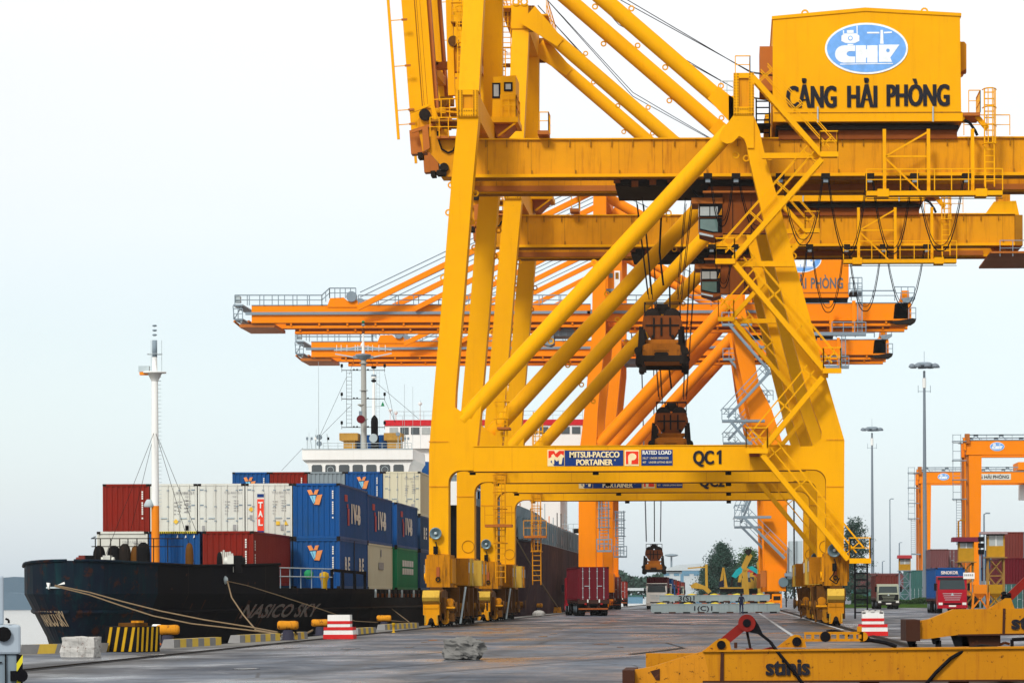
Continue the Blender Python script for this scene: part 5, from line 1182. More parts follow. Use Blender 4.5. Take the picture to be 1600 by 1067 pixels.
# ================================================================= the black feeder ship
SX = -26.75
ship = thing('container_ship', (SX, 175, -2.4), 'black hulled container ship with a white bridge, moored at the quay on the left', 'ship')
def sh(p): return (p[0]-SX, p[1]-175, p[2]+2.4)
def interp(tab, y):
    if y <= tab[0][0]: return tab[0][1]
    for (a, va), (b, vb) in zip(tab, tab[1:]):
        if a <= y <= b: return va+(vb-va)*(y-a)/(b-a)
    return tab[-1][1]
deckb = [(122.0,.12),(122.15,.7),(122.5,1.25),(123.2,1.8),(124.3,2.3),(126,2.78),(130,3.75),(134,4.68),(138,5.62),(142,6.5),(146,7.3),(150,7.9),(156,8.2),(228,8.2),(238,6.6)]
watb = [(122.0,.03),(123,.12),(124.5,.3),(127,.8),(130,1.35),(134,2.2),(138,3.2),(142,4.2),(146,5.3),(150,6.6),(158,8.0),(228,8.1),(238,5.0)]
def stem(z): return interp([(-3, 125.2), (-.3, 123.0), (1.7, 122.0), (3.1, 121.9)], z)
BRK = 139.0
def topz(y): return interp([(122, 3.05), (124, 2.98), (130, 2.90), (136, 3.0), (139.2, 3.06)], y) if y <= BRK+.2 else 1.95
sts = [122.0,122.06,122.15,122.3,122.5,122.8,123.2,123.7,124.3,125,126,128,130,132,134,136,138,BRK+.19,BRK+.21,140.5,142,144,146,150,156,170,190,210,228,234,238]
lev = [-3.0, -1.5, -.3, .9, 1.7, 2.1, None]
def hullpt(y, z, top):
    t = max(0, min(1, (z+3.0)/4.7)); b_ = interp(watb, y)*(1-t)+interp(deckb, y)*t
    f = min(1, max(0, (y-122)/16)); return b_, y+(stem(z)-122)*(1-f)
def hull_side(sg, mbs, mat):
    rows = []
    for y in sts:
        tz = topz(y); r = []
        for z in lev:
            zz = tz if z is None else min(z, tz-.02*(6-lev.index(z))); b_, y2 = hullpt(y, zz, tz); r.append(sh((SX+sg*b_, y2, zz)))
        rows.append(r)
    k = len(lev); V = [p for r in rows for p in r]; Fs = []
    for i in range(len(rows)-1):
        for j in range(k-1):
            f = (i*k+j, (i+1)*k+j, (i+1)*k+j+1, i*k+j+1); Fs.append(f if sg > 0 else f[::-1])
    mbs.add(V, Fs, mat, False)
mb = MB(); hull_side(1, mb, HULL); hull_side(-1, mb, HULL)
# stem closing face and transom
pl = []
for z in lev: 
    zz = 3.05 if z is None else z; b_, y2 = hullpt(122.0, zz, 3.05); pl.append((b_, y2, zz))
for (a, ya, za), (b_, yb, zb_) in zip(pl, pl[1:]): mb.add([sh((SX-a, ya, za)), sh((SX+a, ya, za)), sh((SX+b_, yb, zb_)), sh((SX-b_, yb, zb_))], [(0,1,2,3)], HULL)
mb.add([sh((SX-6.6, 238, 1.95)), sh((SX+6.6, 238, 1.95)), sh((SX+5, 238, -3)), sh((SX-5, 238, -3))], [(0,1,2,3)], HULL)
# rubbing strake and a proud bulwark rail
for sg in (-1, 1):
    for za, r_ in ((None, .07), (.95, .09)):
        pts = []
        for y in sts:
            if y > BRK+.2 and za is None: break
            zz = topz(y) if za is None else za
            b_, y2 = hullpt(y, zz, topz(y)); pts.append(Vector(sh((SX+sg*(b_+.03), y2, zz))))
        mb.path(pts, r_, 6, HULL)
HULLM = HULLB
RN = paint('hull_rust_run', (.040, .016, .010), dirt=.8, rough=.9)
rq = random.Random(8)
for i in range(46):
    y = rq.choice((rq.uniform(123, 139), rq.uniform(150, 228))); zt0 = rq.uniform(.8, 2.6 if y < 139 else 1.7); ln = rq.uniform(.5, 1.6); w0 = rq.uniform(.03, .1); ps = []
    for zz, ww in ((zt0, w0), (zt0-ln, w0*.3)):
        for s_ in (-1, 1):
            b_, y2 = hullpt(y+s_*ww, zz, topz(y)); ps.append(sh((SX+b_+.02, y2, zz)))
    mb.add(ps, [(0, 2, 3, 1)], RN)
for y in (125.5, 129, 133, 137.5, 144, 152, 161, 170, 179, 188, 197, 206, 215):
    for za, zb2 in ((-.3, 1.7), (1.7, topz(y)-.05)):
        ps = []
        for zz in (za, zb2):
            for dy in (-.03, .03): b_, y2 = hullpt(y+dy, zz, topz(y)); ps.append(sh((SX+b_+.015, y2, zz)))
        mb.add(ps, [(0, 2, 3, 1)], STEEL)
hull = mb.build('hull', HULL, ship)
# scraped bow colouring: separate material on the faces ahead of frame 124
me = hull.data; me.materials.append(HULLB); bi = len(me.materials)-1
for p in me.polygons:
    if p.center.y+175 < 127.0 and p.center.x < 3.0: p.material_index = bi
mb = MB()
pts = [(SX+interp(deckb, y)-.1, y) for y in sts if y <= BRK]; mb.prismz([(p[0]-SX, p[1]-175) for p in pts]+[(2*0-(p[0]-SX), p[1]-175) for p in pts[::-1]], 4.3, 4.5, HULL)
pts = [(interp(deckb, y)-.05, y-175) for y in sts if y >= BRK+.2]; mb.prismz(pts+[(-x, y) for x, y in pts[::-1]], 4.15, 4.32, HULL)
mb.box((-5.7, BRK+.1-175, 4.2), (5.7, BRK+.2-175, 5.4), HULL)
mb.box((-6.8, 144-175, 4.3), (6.8, 225-175, 4.38), STEEL)
mb.build('deck', HULL, ship)
# name on the bow, both sides
def ship_text(txt, y0_, y1_, z0, h, sg, m, name='lettering', slant=.22):
    t = MB(); n = len(txt); vs, fs, a, b_ = glyphs(txt, .04); out_ = []
    for x, y in vs:
        u = (x-a)/(b_-a); u2 = u+(y*slant*h)/(y1_-y0_); zz = z0+y*h
        yy = y0_+(y1_-y0_)*(u2 if sg > 0 else (1-u2)); tz = topz(yy)
        # solve the station whose surface lies at yy
        lo, hi = 122, 160
        for _ in range(26):
            mid = (lo+hi)/2
            if hullpt(mid, zz, topz(mid))[1] < yy: lo = mid
            else: hi = mid
        bb = hullpt(mid, zz, topz(mid))[0]; out_.append(sh((SX+sg*(bb+.14), yy-.02, zz)))
    t.add(out_, fs, m); return t.build(name, m, hull)
NM = paint('worn_name_paint', (.15, .14, .13), dirt=.9, rust=.55, scale=2, rustcol=(.16, .03, .01)); NM2 = paint('worn_ochre_name_paint', (.36, .28, .18), dirt=.6, rust=.3, scale=2)
ship_text('NASICO SKY', 135.6, 144.9, .62, .62, 1, NM); 
t = MB(); vs, fs, a, b_ = glyphs('NASICO SKY', .04)
# the same name on the other bow, foreshortened
o_ = []
for x, y in vs:
    u = (x-a)/(b_-a); zz = .40+y*.62; bt = max(.12, 1.50-u*1.25+(y-.5)*.28)
    lo, hi = 122, 150
    for _ in range(26):
        mid = (lo+hi)/2
        if hullpt(mid, zz, 0)[0] < bt: lo = mid
        else: hi = mid
    o_.append(sh((SX-bt-.05, hullpt(mid, zz, 0)[1]-.09, zz)))
t.add(o_, fs, NM2); t.build('lettering', NM2, hull)
# fairlead on the bow, anchor pocket
mb = MB(); fx = W(85, 913, 122.0).x; fy_ = 122.3; mb.cbox(sh((fx, fy_, 1.96)), (.7, .5, .07), GREYL); mb.prism([sh((fx-.33+a_, 0, 2.0+b2_))[0::2] for a_, b2_ in ((0, .16), (.14, .14), (.08, -.12))], fy_-.3-175, fy_-175, WHT); mb.prism([sh((fx+.12+a_, 0, 2.06+b2_))[0::2] for a_, b2_ in ((0, .0), (.3, .14), (.32, .04))], fy_-.3-175, fy_-175, WHT); mb.build('fairlead', GREYL, ship)
mb = MB(); mb.lathe(sh((SX+4.45, 132.9, 2.3)), [(.1, -.1), (.2, 0), (.1, .1)], 10, GREYL, 'x'); mb.build('fairlead', GREYL, ship)
# deck clutter behind the bulwark: vents and winches, railing
R6 = random.Random(11)
for px, w_, top_, m_ in ((155, 20, 852, DARK), (178, 22, 852, DARK), (195, 20, 849, STEEL), (212, 16, 852, GRIMB), (224, 22, 847, DARK), (296, 13, 848, GRIMB), (343, 9, 862, DARK)):
    d = 135.0; c = W(px, 876, d); tp = W(px, top_, d).z; r = w_/2*d/F; mb = MB(); mb.lathe(sh((c.x, d, 1.95)), [(r, 0), (r, (tp-1.95)*.72), (r*.92, (tp-1.95)*.85), (r*.7, (tp-1.95)*.95), (r*.3, tp-1.95)], 14, m_); mb.build('deck_vent', m_, ship)
for px, m_ in ((168, WHTC), (130, CBRN), (140, DARK), (362, WHTC), (372, DARK)):
    d = 134.0; c = W(px, 870, d); mb = MB(); mb.cbox(sh((c.x, d, c.z-.3)), (.34, .4, .75), m_); mb.tube(sh((c.x-.3, d, c.z-.2)), sh((c.x+.3, d, c.z-.2)), .2, n=12, m=m_); mb.build('winch', m_, ship)
for k in range(7):
    d = 137.0; c = W(343+k*3.3, 862, d); mb = MB(); mb.tube(sh((c.x, d, 1.9)), sh((c.x, d, c.z+R6.uniform(-.1, .1))), .045, n=6, m=WHTC); mb.build('mooring_pipe', WHTC, ship)
mb = MB(); d = 132.5
for h_ in (841, 853.5): mb.bar(sh(W(143, h_, d)), sh(W(287, h_, d)), .04, m=STEEL)
for px in (149, 157, 173, 187, 200, 214, 240, 262): mb.bar(sh(W(px, 841, d)), sh(W(px, 878, d)), .04, m=STEEL)
mb.bar(sh(W(143, 841, d)), sh(W(149, 838, d+2)), .05, m=GREY); mb.build('railing', GREY, ship)
# break of the forecastle, quarter railings, fenders hung on it
mb = MB()
yb = 138.0
for za in (.55, .95): mb.path([sh((SX+interp(deckb, y)-.02, y, 1.95+za)) for y in (139.3, 141, 143, 145, 146.5)], .025, 5, GREYL)
for y in (139.4, 140.6, 142, 143.5, 145): mb.bar(sh((SX+interp(deckb, y)-.02, y, 1.95)), sh((SX+interp(deckb, y)-.02, y, 2.9)), .04, m=GREY)
for y in (146.6, 148.5, 151, 154): mb.bar(sh((SX+interp(deckb, y)-.05, y, 1.9)), sh((SX+interp(deckb, y)-.05, y, 2.85)), .14, m=HULL)
mb.bar(sh((SX+interp(deckb, 146.6)-.05, 146.6, 2.85)), sh((SX+interp(deckb, 154)-.05, 154, 2.75)), .14, m=HULL)
mb.build('railing', GREYL, ship)
mb = MB(); mb.lathe(sh((SX+6.6, 143.8, 2.62)), [(.1, -.22), (.22, -.1), (.22, .1), (.1, .22)], 12, CGRN); mb.build('fender', CGRN, ship)
mb = MB(); mb.lathe(sh((SX+7.1, 145.6, 2.1)), [(.06, -.3), (.13, -.2), (.15, .2), (.24, .4), (.22, .58), (.08, .66)], 12, HZY); mb.build('fender', HZY, ship)
mb = MB(); 
for k in range(34):
    y = 157+k*2.1; mb.cbox(sh((SX+8.24, y, 1.72)), (.1, .25, .42), STEEL if k % 3 else GREYL); mb.cbox(sh((SX+8.24, y+.9, 1.62)), (.12, .12, .2), RUST)
mb.build('lashing_fitting', STEEL, ship)
# foremast
d = 143.3; mx = W(243, 875, d).x
mb = MB(); mb.tube(sh((mx, d, 1.9)), sh((mx, d, W(240, 790, d).z)), .20, .185, 16, ORM); z0 = W(240, 790, d).z
fm = mb.build('foremast', ORM, ship)
mb = MB(); z1 = W(0, 583, d).z-.004*(1141-240)/F*d*0; z1 = W(240, 583, d).z; mb.tube(sh((mx, d, z0)), sh((mx, d, z1)), .18, .15, 16, WHT)
mb.lathe(sh((mx, d, z1-.3)), [(.15, -.1), (.34, .28), (.55, .3), (.55, .36), (.1, .36)], 16, WHT)
z2 = W(240, 548, d).z; z3 = W(240, 522, d).z; mb.tube(sh((mx, d, z1)), sh((mx, d, z2)), .13, .1, 12, WHT)
for k in range(34):
    zz = z0+(z1-z0)*k/34; mb.bar(sh((mx+.15, d, zz)), sh((mx+.3, d, zz)), .03, m=GREYL)
for x_ in (-.17, .33): mb.bar(sh((mx+x_, d, z1)), sh((mx+x_, d, z2+.5)), .025, m=GREYL)
mb.path([sh((mx+.36*math.cos(k*math.pi/6), d+.36*math.sin(k*math.pi/6), z1+.9)) for k in range(13)], .015, 4, GREYL)
mb.build('mast_pole', WHT, fm)
mb = MB(); mb.lathe(sh((mx, d, z2)), [(.08, -.3), (.12, -.3), (.12, .5), (.08, .5)], 10, GREY)
for k in range(3): mb.lathe(sh((mx, d, z2+.75+k*.22)), [(.04, -.05), (.11, -.02), (.11, .02), (.04, .05)], 10, GREY)
mb.cbox(sh((mx-.5, d, z1+.2)), (.5, .3, .28), GREYL); mb.cbox(sh((mx-.5, d, z1-.02)), (.4, .3, .14), ORM)
mb.build('mast_light', GREY, fm)
mb = MB(); mb.lathe(sh((mx-.28, d-.1, z0+.12)), [(.1, .18), (.16, .1), (.26, -.1), (.22, -.18)], 12, GREYL); mb.build('mast_lamp', GREYL, fm)
mb = MB(); zs = W(240, 672, d).z
for x_, y_ in ((-2.2, 3), (-1.3, -7), (2.3, 2.5), (2.9, -6)): mb.tube(sh((mx, d, zs)), sh((mx+x_*1.1, d+y_, 2.2)), .012, n=4, m=STEEL, cap=False)
mb.build('mast_stay', STEEL, fm)
# superstructure
d = 221.0; q = lambda px, py, dd=221.0: W(px, py, dd)
a = q(472, 701); b_ = q(645, 718); x0, x1 = a.x, b_.x; wz = lambda py: q(560, py).z
mb = MB(); mb.box(sh((x0, d, wz(718))), sh((x1, d+9, wz(701))), WHT); mb.prism([sh((x, 0, z))[0::2] for x, z in ((x0, wz(718)), (x1, wz(718)), (x1-.25, wz(726)), (x1-.45, wz(745)), (x0+.55, wz(745)), (x0+.4, wz(726)))], d+.25-175, d+9-175, WHT)
mb.box(sh((x0-.0, d-.03, wz(701)-.05)), sh((x1, d, wz(701)+.02)), GREYL)
br = mb.build('wheelhouse', WHT, ship)
for i in range(7):
    cx_ = q(487+(636-487)*(i+.35)/7, 730).x; w_ = .76; wm = MB(); zt_, zb_ = wz(725.5), wz(737.5)
    wm.prism([sh((x, 0, z))[0::2] for x, z in ((cx_-w_/2+.08, zt_), (cx_+w_/2-.08, zt_), (cx_+w_/2, zt_-.1), (cx_+w_/2, zb_), (cx_-w_/2, zb_), (cx_-w_/2, zt_-.1))], d+.2-175, d+.28-175, GLASS); o = wm.build('window', GLASS, br)
    if i in (1, 5):
        wm = MB(); c_ = sh((cx_, d+.18, (zt_+zb_)/2-.1))
        for k in range(12): wm.bar((c_[0]+.24*math.cos(k*.5236), c_[1], c_[2]+.24*math.sin(k*.5236)), (c_[0]+.24*math.cos((k+1)*.5236), c_[1], c_[2]+.24*math.sin((k+1)*.5236)), .03, m=GREYL)
        wm.build('clear_view_screen', GREYL, o)
mb = MB(); mb.box(sh((SX-7.2, d+1, 8.3)), sh((SX+7.2, d+11, wz(745)-.3)), WHT); mb.box(sh((SX-7.6, d+3, wz(760))), sh((SX+7.6, d+11, wz(757))), WHT); mb.box(sh((SX-8, d+2, 1.9)), sh((SX+7.9, d+14, 8.3)), HULL)
for k in range(3):
    for j in range(5): mb.box(sh((SX+7.18, d+2+j*1.8, 8.0+k*1.6-.3)), sh((SX+7.24, d+2.6+j*1.8, 8.0+k*1.6+.3)), GLASS)
mb.build('accommodation_block', WHT, ship)
mb = MB(); mb.prismx([(d+11-175, 4.2), (d+15-175, 4.2), (d+15-175, 14.4), (d+12-175, 14.4)], -2.8, 3.4, CBLU); mb.build('funnel', CBLU, ship)
mb = MB(); zr = wz(701); mb.box(sh((q(541,0).x, d+3, zr)), sh((q(580,0).x, d+6, wz(676))), CBLU); mb.box(sh((q(582,0).x, d+3, zr)), sh((q(594,0).x, d+6, wz(676))), CBLU); mb.build('funnel_casing', CBLU, ship)
for xa, xb, xc, xd_ in ((523, 552, 529, 547), (593, 620, 598, 618)):
    mb = MB(); mb.box(sh((q(xa,0).x, d+1.6, wz(686))), sh((q(xb,0).x, d+3.8, wz(674.5))), SPV); mb.box(sh((q(xc,0).x, d+1.8, zr)), sh((q(xd_,0).x, d+3.6, wz(686))), SPV2); mb.build('deck_vent', SPV, ship)
mb = MB(); mb.lathe(sh((q(579,0).x, d+1.4, zr)), [(.26, 0), (.26, 1.2), (.27, 2.05), (.24, 2.3), (.05, 2.55)], 14, DARK); mb.tube(sh((q(578,0).x, d+.9, wz(684))), sh((q(578,0).x, d+1.5, wz(681))), .3, n=14, m=GREYL); mb.build('exhaust_pipe', DARK, ship)
for px, py, r_ in ((499, 683, .2), (499, 693, .19), (622, 678, .15), (564, 655, .3)):
    mb = MB(); p = q(px, py, d+.5); mb.tube(sh((p.x, d+.3, p.z)), sh((p.x, d+.6, p.z)), r_, n=14, m=GREY if px != 564 else CMAR); mb.tube(sh((p.x, d+.5, zr)), sh((p.x, d+.5, p.z)), .03, n=5, m=GREYL); mb.build('searchlight', GREY, ship)
mb = MB(); railing(mb, [Vector(sh(W(505, 701, d))), Vector(sh(W(643, 701, d)))], .42, GREYL, step=1.0, r=.02)
for px in (480, 487, 493, 513, 627, 633, 638): p = Vector(sh(W(px, 701, d+.4))); mb.tube(p, p+Vector((R6.uniform(-.1, .1), 0, R6.uniform(.5, 1.1))), .03, n=5, m=GREYL); mb.cbox(p+Vector((0, 0, .75)), (.14, .14, .2), R6.choice((GREY, DARK, WHT)))
mb.tube(sh(W(498, 701, d+.2)), sh(W(497.5, 565, d+.2)), .025, .012, 5, GREYL)
for px, py in ((483, 675), (494, 670), (629, 650), (632, 600), (645, 604), (657, 625)): mb.tube(sh(W(px, 701, d+3)), sh(W(px, py, d+3)), .012, n=4, m=GREYL)
mb.build('railing', GREYL, ship)
mp_ = lambda px, py, dd=222.6: Vector(sh(W(px, py, dd)))
mb = MB(); mb.tube(mp_(569, 701), mp_(568, 560), .21, .19, 16, MASTG)
for yy in (568, 610, 655): mb.lathe(mp_(568.3, yy), [(.2, -.03), (.32, -.02), (.32, .02), (.2, .03)], 12, MASTG)
mb.lathe(mp_(565, 633), [(.1, -.12), (.3, .02), (.3, .08), (.1, .1)], 12, MASTG); mb.cbox(mp_(566, 646), (.45, .35, .35), GREY)
mm = mb.build('main_mast', MASTG, ship)
mb = MB(); mb.lathe(mp_(567.5, 557), [(.25, -.25), (.55, .05), (.6, .15), (.2, .2)], 14, GREY)
mb.bar(mp_(524, 553), mp_(552, 558), .09, m=GREYL); mb.bar(mp_(612, 552), mp_(583, 558), .09, m=GREYL); mb.bar(mp_(552, 558), mp_(583, 558), .22, m=GREY)
mb.bar(mp_(522, 547.5), mp_(565, 541), .07, m=GREYL); mb.bar(mp_(612, 547), mp_(570, 541), .07, m=GREYL); mb.bar(mp_(522, 547.5), mp_(612, 546), .05, m=GREYL)
for px in (526, 533, 542, 555, 559, 575, 582, 592, 602): mb.bar(mp_(px, 539), mp_(px, 549), .035, m=WHT)
mb.lathe(mp_(566, 539), [(.05, -.15), (.13, 0), (.05, .15)], 10, WHT); mb.build('radar_scanner', GREYL, mm)
mb = MB(); mb.tube(mp_(567.5, 552), mp_(567.5, 520), .12, .05, 8, WHT); 
for yy, m_ in ((519, RUST), (514, RUST), (508, GREY), (503, CGRN)): mb.lathe(mp_(567.5, yy), [(.05, -.1), (.12, -.04), (.12, .06), (.05, .1)], 8, m_)
mb.build('topmast', WHT, mm)
for yy in (578.5, 623, 667.5):
    mb = MB(); mb.bar(mp_(534, yy), mp_(601, yy), .05, m=STEEL)
    for px in (534, 601): mb.bar(mp_(px, yy+3), mp_(px, yy-6), .03, m=STEEL); mb.lathe(mp_(px, yy-7), [(.04, -.12), (.09, -.1), (.09, .12), (.04, .14)], 8, DARK)
    for px in (553, 558, 575): mb.cbox(mp_(px, yy-1), (.12, .1, .1), DARK)
    mb.build('signal_yard', STEEL, mm)
mb = MB()
for px in (541.5, 549.5): mb.bar(mp_(px, 579), mp_(px, 668), .025, m=STEEL)
for k in range(15): mb.bar(mp_(541.5, 583+k*6), mp_(549.5, 583+k*6), .02, m=STEEL)
mb.build('ladder', STEEL, mm)
mb = MB()
for a_, b2 in (((500, 680), (541, 590)), ((500, 682), (550, 632)), ((601, 583), (617, 660)), ((588, 598), (655, 655)), ((553, 560), (546, 585)), ((578, 560), (584, 575)), ((601, 625), (618, 660)), ((473, 700), (440, 735))): mb.tube(mp_(*a_), mp_(*b2), .012, n=4, m=STEEL, cap=False)
mb.build('mast_stay', STEEL, mm)
mb = MB(); mb.tube(mp_(584, 665, 230), mp_(584, 600, 230), .14, .10, 10, WHT); mb.tube(mp_(584, 600, 230), mp_(584, 572, 230), .07, .05, 8, WHT)
for yy, m_ in ((574, DARK), (590, WHT), (595, DARK), (587, GREY)): mb.lathe(mp_(584, yy, 230), [(.1, -.1), (.2, -.04), (.2, .06), (.1, .1)], 10, m_)
mb.bar(mp_(572, 636, 230), mp_(598, 634, 230), .05, m=GREYL); mb.lathe(mp_(598, 632, 230), [(.14, -.12), (.1, .0), (.02, .2)], 8, CGRN)
for px in (588, 593): mb.bar(mp_(px, 580, 230), mp_(px, 675, 230), .025, m=GREYL)
for k in range(15): mb.bar(mp_(588, 583+k*6, 230), mp_(593, 583+k*6, 230), .02, m=GREYL)
mb.build('aft_mast', WHT, ship)

# ================================================================= the second ship
S2X = -29.1
s2 = thing('cargo_ship', (S2X, 310, -2.4), 'larger ship with dark red hull and a red band on its white house, moored beyond', 'ship')
R2 = paint('rusty_dark_red_hull', (.030, .010, .014), dirt=1.0, rust=.5, rough=.7, dirtcol=(.006, .005, .014), rustcol=(.060, .028, .020), scale=.45, rsc=1.0)
R2B = paint('grey_blue_bulwark', (.22, .30, .34), dirt=.8, rust=.15, rough=.6, scale=.6, dirtcol=(.10, .11, .11))
def s2p(x, y, z): return (x-S2X, y-310, z+2.4)
b2 = [(243, .3), (246, 3), (250, 6), (256, 8.8), (264, 10.6), (276, 11.4), (400, 11.5)]
w2 = [(243, .1), (252, .2), (258, 2.5), (266, 6.5), (278, 10), (292, 11.3), (400, 11.4)]
for sgn in (1,):
    mb = MB(); ys2 = [243, 244.5, 246, 248, 250, 253, 256, 260, 264, 270, 276, 284, 292, 310, 340, 400]; zs = [-3, 0, 3, 5.2, 6.55, 8.7]; V = []
    for s_ in (1, -1):
        for y in ys2:
            for z in zs:
                t_ = max(0, (z+3)/11.7); bb = interp(w2, y)*(1-t_**1.1)+interp(b2, y)*t_**1.1; zz = z+(1.4*(1-(y-243)/50) if z > 8 and y < 293 else 0)
                V.append(s2p(S2X+s_*bb, y+(1-t_)*(6 if y < 246 else 0), zz))
    Fs = []; k = len(zs); n = len(ys2)
    for s_ in (0, 1):
        for i in range(n-1):
            for j in range(k-1):
                f = (s_*n*k+i*k+j, s_*n*k+(i+1)*k+j, s_*n*k+(i+1)*k+j+1, s_*n*k+i*k+j+1); Fs.append((f if s_ == 0 else f[::-1], R2B if j == k-2 else R2))
    for m_ in (R2, R2B): mb.add(V, [f for f, mm_ in Fs if mm_ is m_], m_)
    mb.add([s2p(S2X-11.4, 400, 8), s2p(S2X+11.4, 400, 8), s2p(S2X+11.4, 400, -3), s2p(S2X-11.4, 400, -3)], [(0,1,2,3)], R2)
    mb.build('hull', R2, s2)
mb = MB()
for k in range(30): y = 262+k*3.2; mb.box(s2p(S2X+interp(b2, y)-.25, y, 6.6), s2p(S2X+interp(b2, y)+.12, y+.3, 8.6), R2B)
for k in range(12): y = 266+k*8; mb.box(s2p(S2X+interp(b2, y)-.1, y, 6.9), s2p(S2X+interp(b2, y)+.06, y+1.8, 7.8), GREY)
mb.build('bulwark_frame', R2B, s2)
mb = MB(); pts = [(interp(b2, y)-.3, y-310) for y in ys2]; mb.prismz(pts+[(-x, y) for x, y in pts[::-1]], 9.0, 9.2, R2); mb.build('deck', R2, s2)
# white house with the red band
d = 356.0; a = W(602, 655, d); b_ = W(910, 655, d); z = lambda py: W(800, py, d).z
mb = MB(); mb.box(s2p(a.x, d, z(700)), s2p(b_.x, d+12, z(664.5)), WHT); mb.box(s2p(a.x-.1, d-.1, z(664.5)), s2p(b_.x+.1, d+12, z(655.5)), SRED2)
xr = W(875, 800, d).x; mb.box(s2p(a.x+1.5, d+.6, 6.4), s2p(xr, d+16, z(700)), WHT); 
hs = mb.build('superstructure', WHT, s2)
for k in range(18):
    x = a.x+.5+k*1.27; wm = MB(); wm.box(s2p(x, d-.06, z(678)), s2p(x+1.0, d+.05, z(667)), GLASS if k % 3 else GLASSL); wm.build('window', GLASS, hs)
mb = MB(); zz = z(833); mb.box(s2p(xr, d+1, z(838)), s2p(W(912,0,d).x, d+5, z(833)), WHT); mb.box(s2p(xr, d+.9, z(841)), s2p(W(911,0,d).x, d+5, z(838)), GREY); railing(mb, [Vector(s2p(xr, d+1, z(833))), Vector(s2p(W(912,0,d).x, d+1, z(833)))], 1.1, GREYL, step=1.3, r=.03); mb.cbox(s2p(W(897,0,d).x, d+2, z(829)), (1.0, 1, .6), DARK); mb.build('bridge_wing', WHT, s2)
mb = MB(); railing(mb, [Vector(s2p(W(615, 655, d).x, d+.5, z(655))), Vector(s2p(b_.x, d+.5, z(655)))], 1.0, GREYL, step=1.2, r=.03)
for px, py in ((608, 640), (617, 644), (704, 640), (655, 630), (680, 636)): p = W(px, py, d); mb.tube(s2p(p.x, d+1, z(655)), s2p(p.x, d+1, p.z), .05, n=5, m=WHT); mb.lathe(s2p(p.x, d+1, p.z), [(.1, -.2), (.25, 0), (.1, .2)], 8, WHT)
mb.build('railing', GREYL, s2)
mb = MB()
for k in range(12): y = 262+k*7; p = s2p(S2X+interp(b2, y)-.6, y, 8.5); mb.tube(p, (p[0], p[1], p[2]+R6.uniform(.8, 2.2)), .05, n=5, m=R6.choice((GREYL, ORA, HZY, DARK))); mb.cbox((p[0], p[1]+2, p[2]+.2), (.3, .3, .5), R6.choice((REDB, ORA, GREY)))
mb.build('deck_fitting', GREYL, s2)
for k, (xx, m_, lb) in enumerate(((-20.6, CBLD, 'dull blue container with pale print on the second ship bow'), (-23.2, CGRY, 'grey container on the second ship beside the dull blue one'), (-25.8, CBRN, 'brown container on the second ship'))):
    container(xx, 262, 7.0, lb, m_, logo='num', group='containers on the second ship', small=True); container(xx, 262, 9.6, lb.replace('container', 'upper container', 1), m_, logo='num', group='containers on the second ship', small=True)
# raked gear between the ships, seen past the crane legs: dark stern works of the first ship
mb = MB(); mb.box(sh((SX-7.8, 233, 4.2-2.4)), sh((SX+7.6, 237.5, 7.0)), HULL); mb.tube(sh((SX+6.2, 234.5, 6.6)), sh((SX+6.2, 237, 6.9)), 1.3, n=18, m=STEEL); mb.box(sh((SX+5.8, 232.9, 5.2)), sh((SX+7.3, 232.97, 6.3)), WHT)
mb.build('stern_house', HULL, ship)
# ================================================================= mooring lines
def sag(a, b_, s, n=14):
    a, b_ = Vector(a), Vector(b_); return [a.lerp(b_, i/n)-Vector((0, 0, s*4*(i/n)*(1-i/n))) for i in range(n+1)]
BOLL = []
def bollard(px, py, w_, lb, lean=0):
    c = G_(px, py); y = c.y; s = y/F; wv = w_*s; root = thing('mooring_bollard', (c.x, y, 0), lb, 'bollard', 'bollards along the quay edge')
    hp = wv*.72; mb = MB(); mb.lathe((0, 0, 0), [(wv*.42, 0), (wv*.42, .02), (wv*.27, .05), (wv*.25, hp*.62), (wv*.2, hp*.68)], 18, BOLP); mb.build('post', BOLP, root)
    mb = MB(); r = wv*.215; L = wv*.5
    mb.lathe((0, 0, hp), [(r*.25, -L), (r*.7, -L*.97), (r*.95, -L*.85), (r, -L*.6), (r*.93, 0), (r, L*.6), (r*.95, L*.85), (r*.7, L*.97), (r*.25, L)], 18, BOL, 'x'); mb.build('head', BOL, root)
    BOLL.append(Vector((c.x, y, hp))); return root
BOLP = paint('dark_bollard_post', (.03, .03, .05), dirt=.8, rust=.3, rough=.7, scale=3)

# ================================================================= quay edge furniture
def gp(px, py): c = G_(px, py); return c, c.y/F      # ground point and metres per pixel there
bollard(262, 1010, 37, 'yellow mooring bollard nearest the camera, right of the striped steel box')
bollard(450, 1000, 33, 'rusty yellow bollard on a dark post, left of the red and white barrier')
bollard(500, 992, 27, 'rusty brown bollard just left of the red and white barrier')
bollard(600, 982, 23, 'orange and yellow bollard beyond the red and white barrier')
bollard(840, 957, 16, 'small far bollard beside the dark hull of the second ship'); bollard(856, 955, 12, 'farther small bollard before the second ship hull')
c, s = gp(871, 957); mb = MB(); mb.prism([(-.38, 0), (.38, 0), (.3, .55), (-.3, .55)], -.3, .3, BOL); mb.box((-.2, -.2, .55), (.2, .2, .62), DARK); o = mb.build('rope_guard', BOL, None); o.location = c; tag(o, 'small yellow steel box where the far mooring line ends', 'box')
c, s = gp(842, 962); mb = MB(); mb.lathe((0, 0, 0), [(.5, 0), (.52, .2), (.35, .4), (.1, .45)], 12, CONC); o = mb.build('rubber_fender', CONC, None); o.location = c; tag(o, 'pale pinkish lump lying on the quay edge', 'fender')
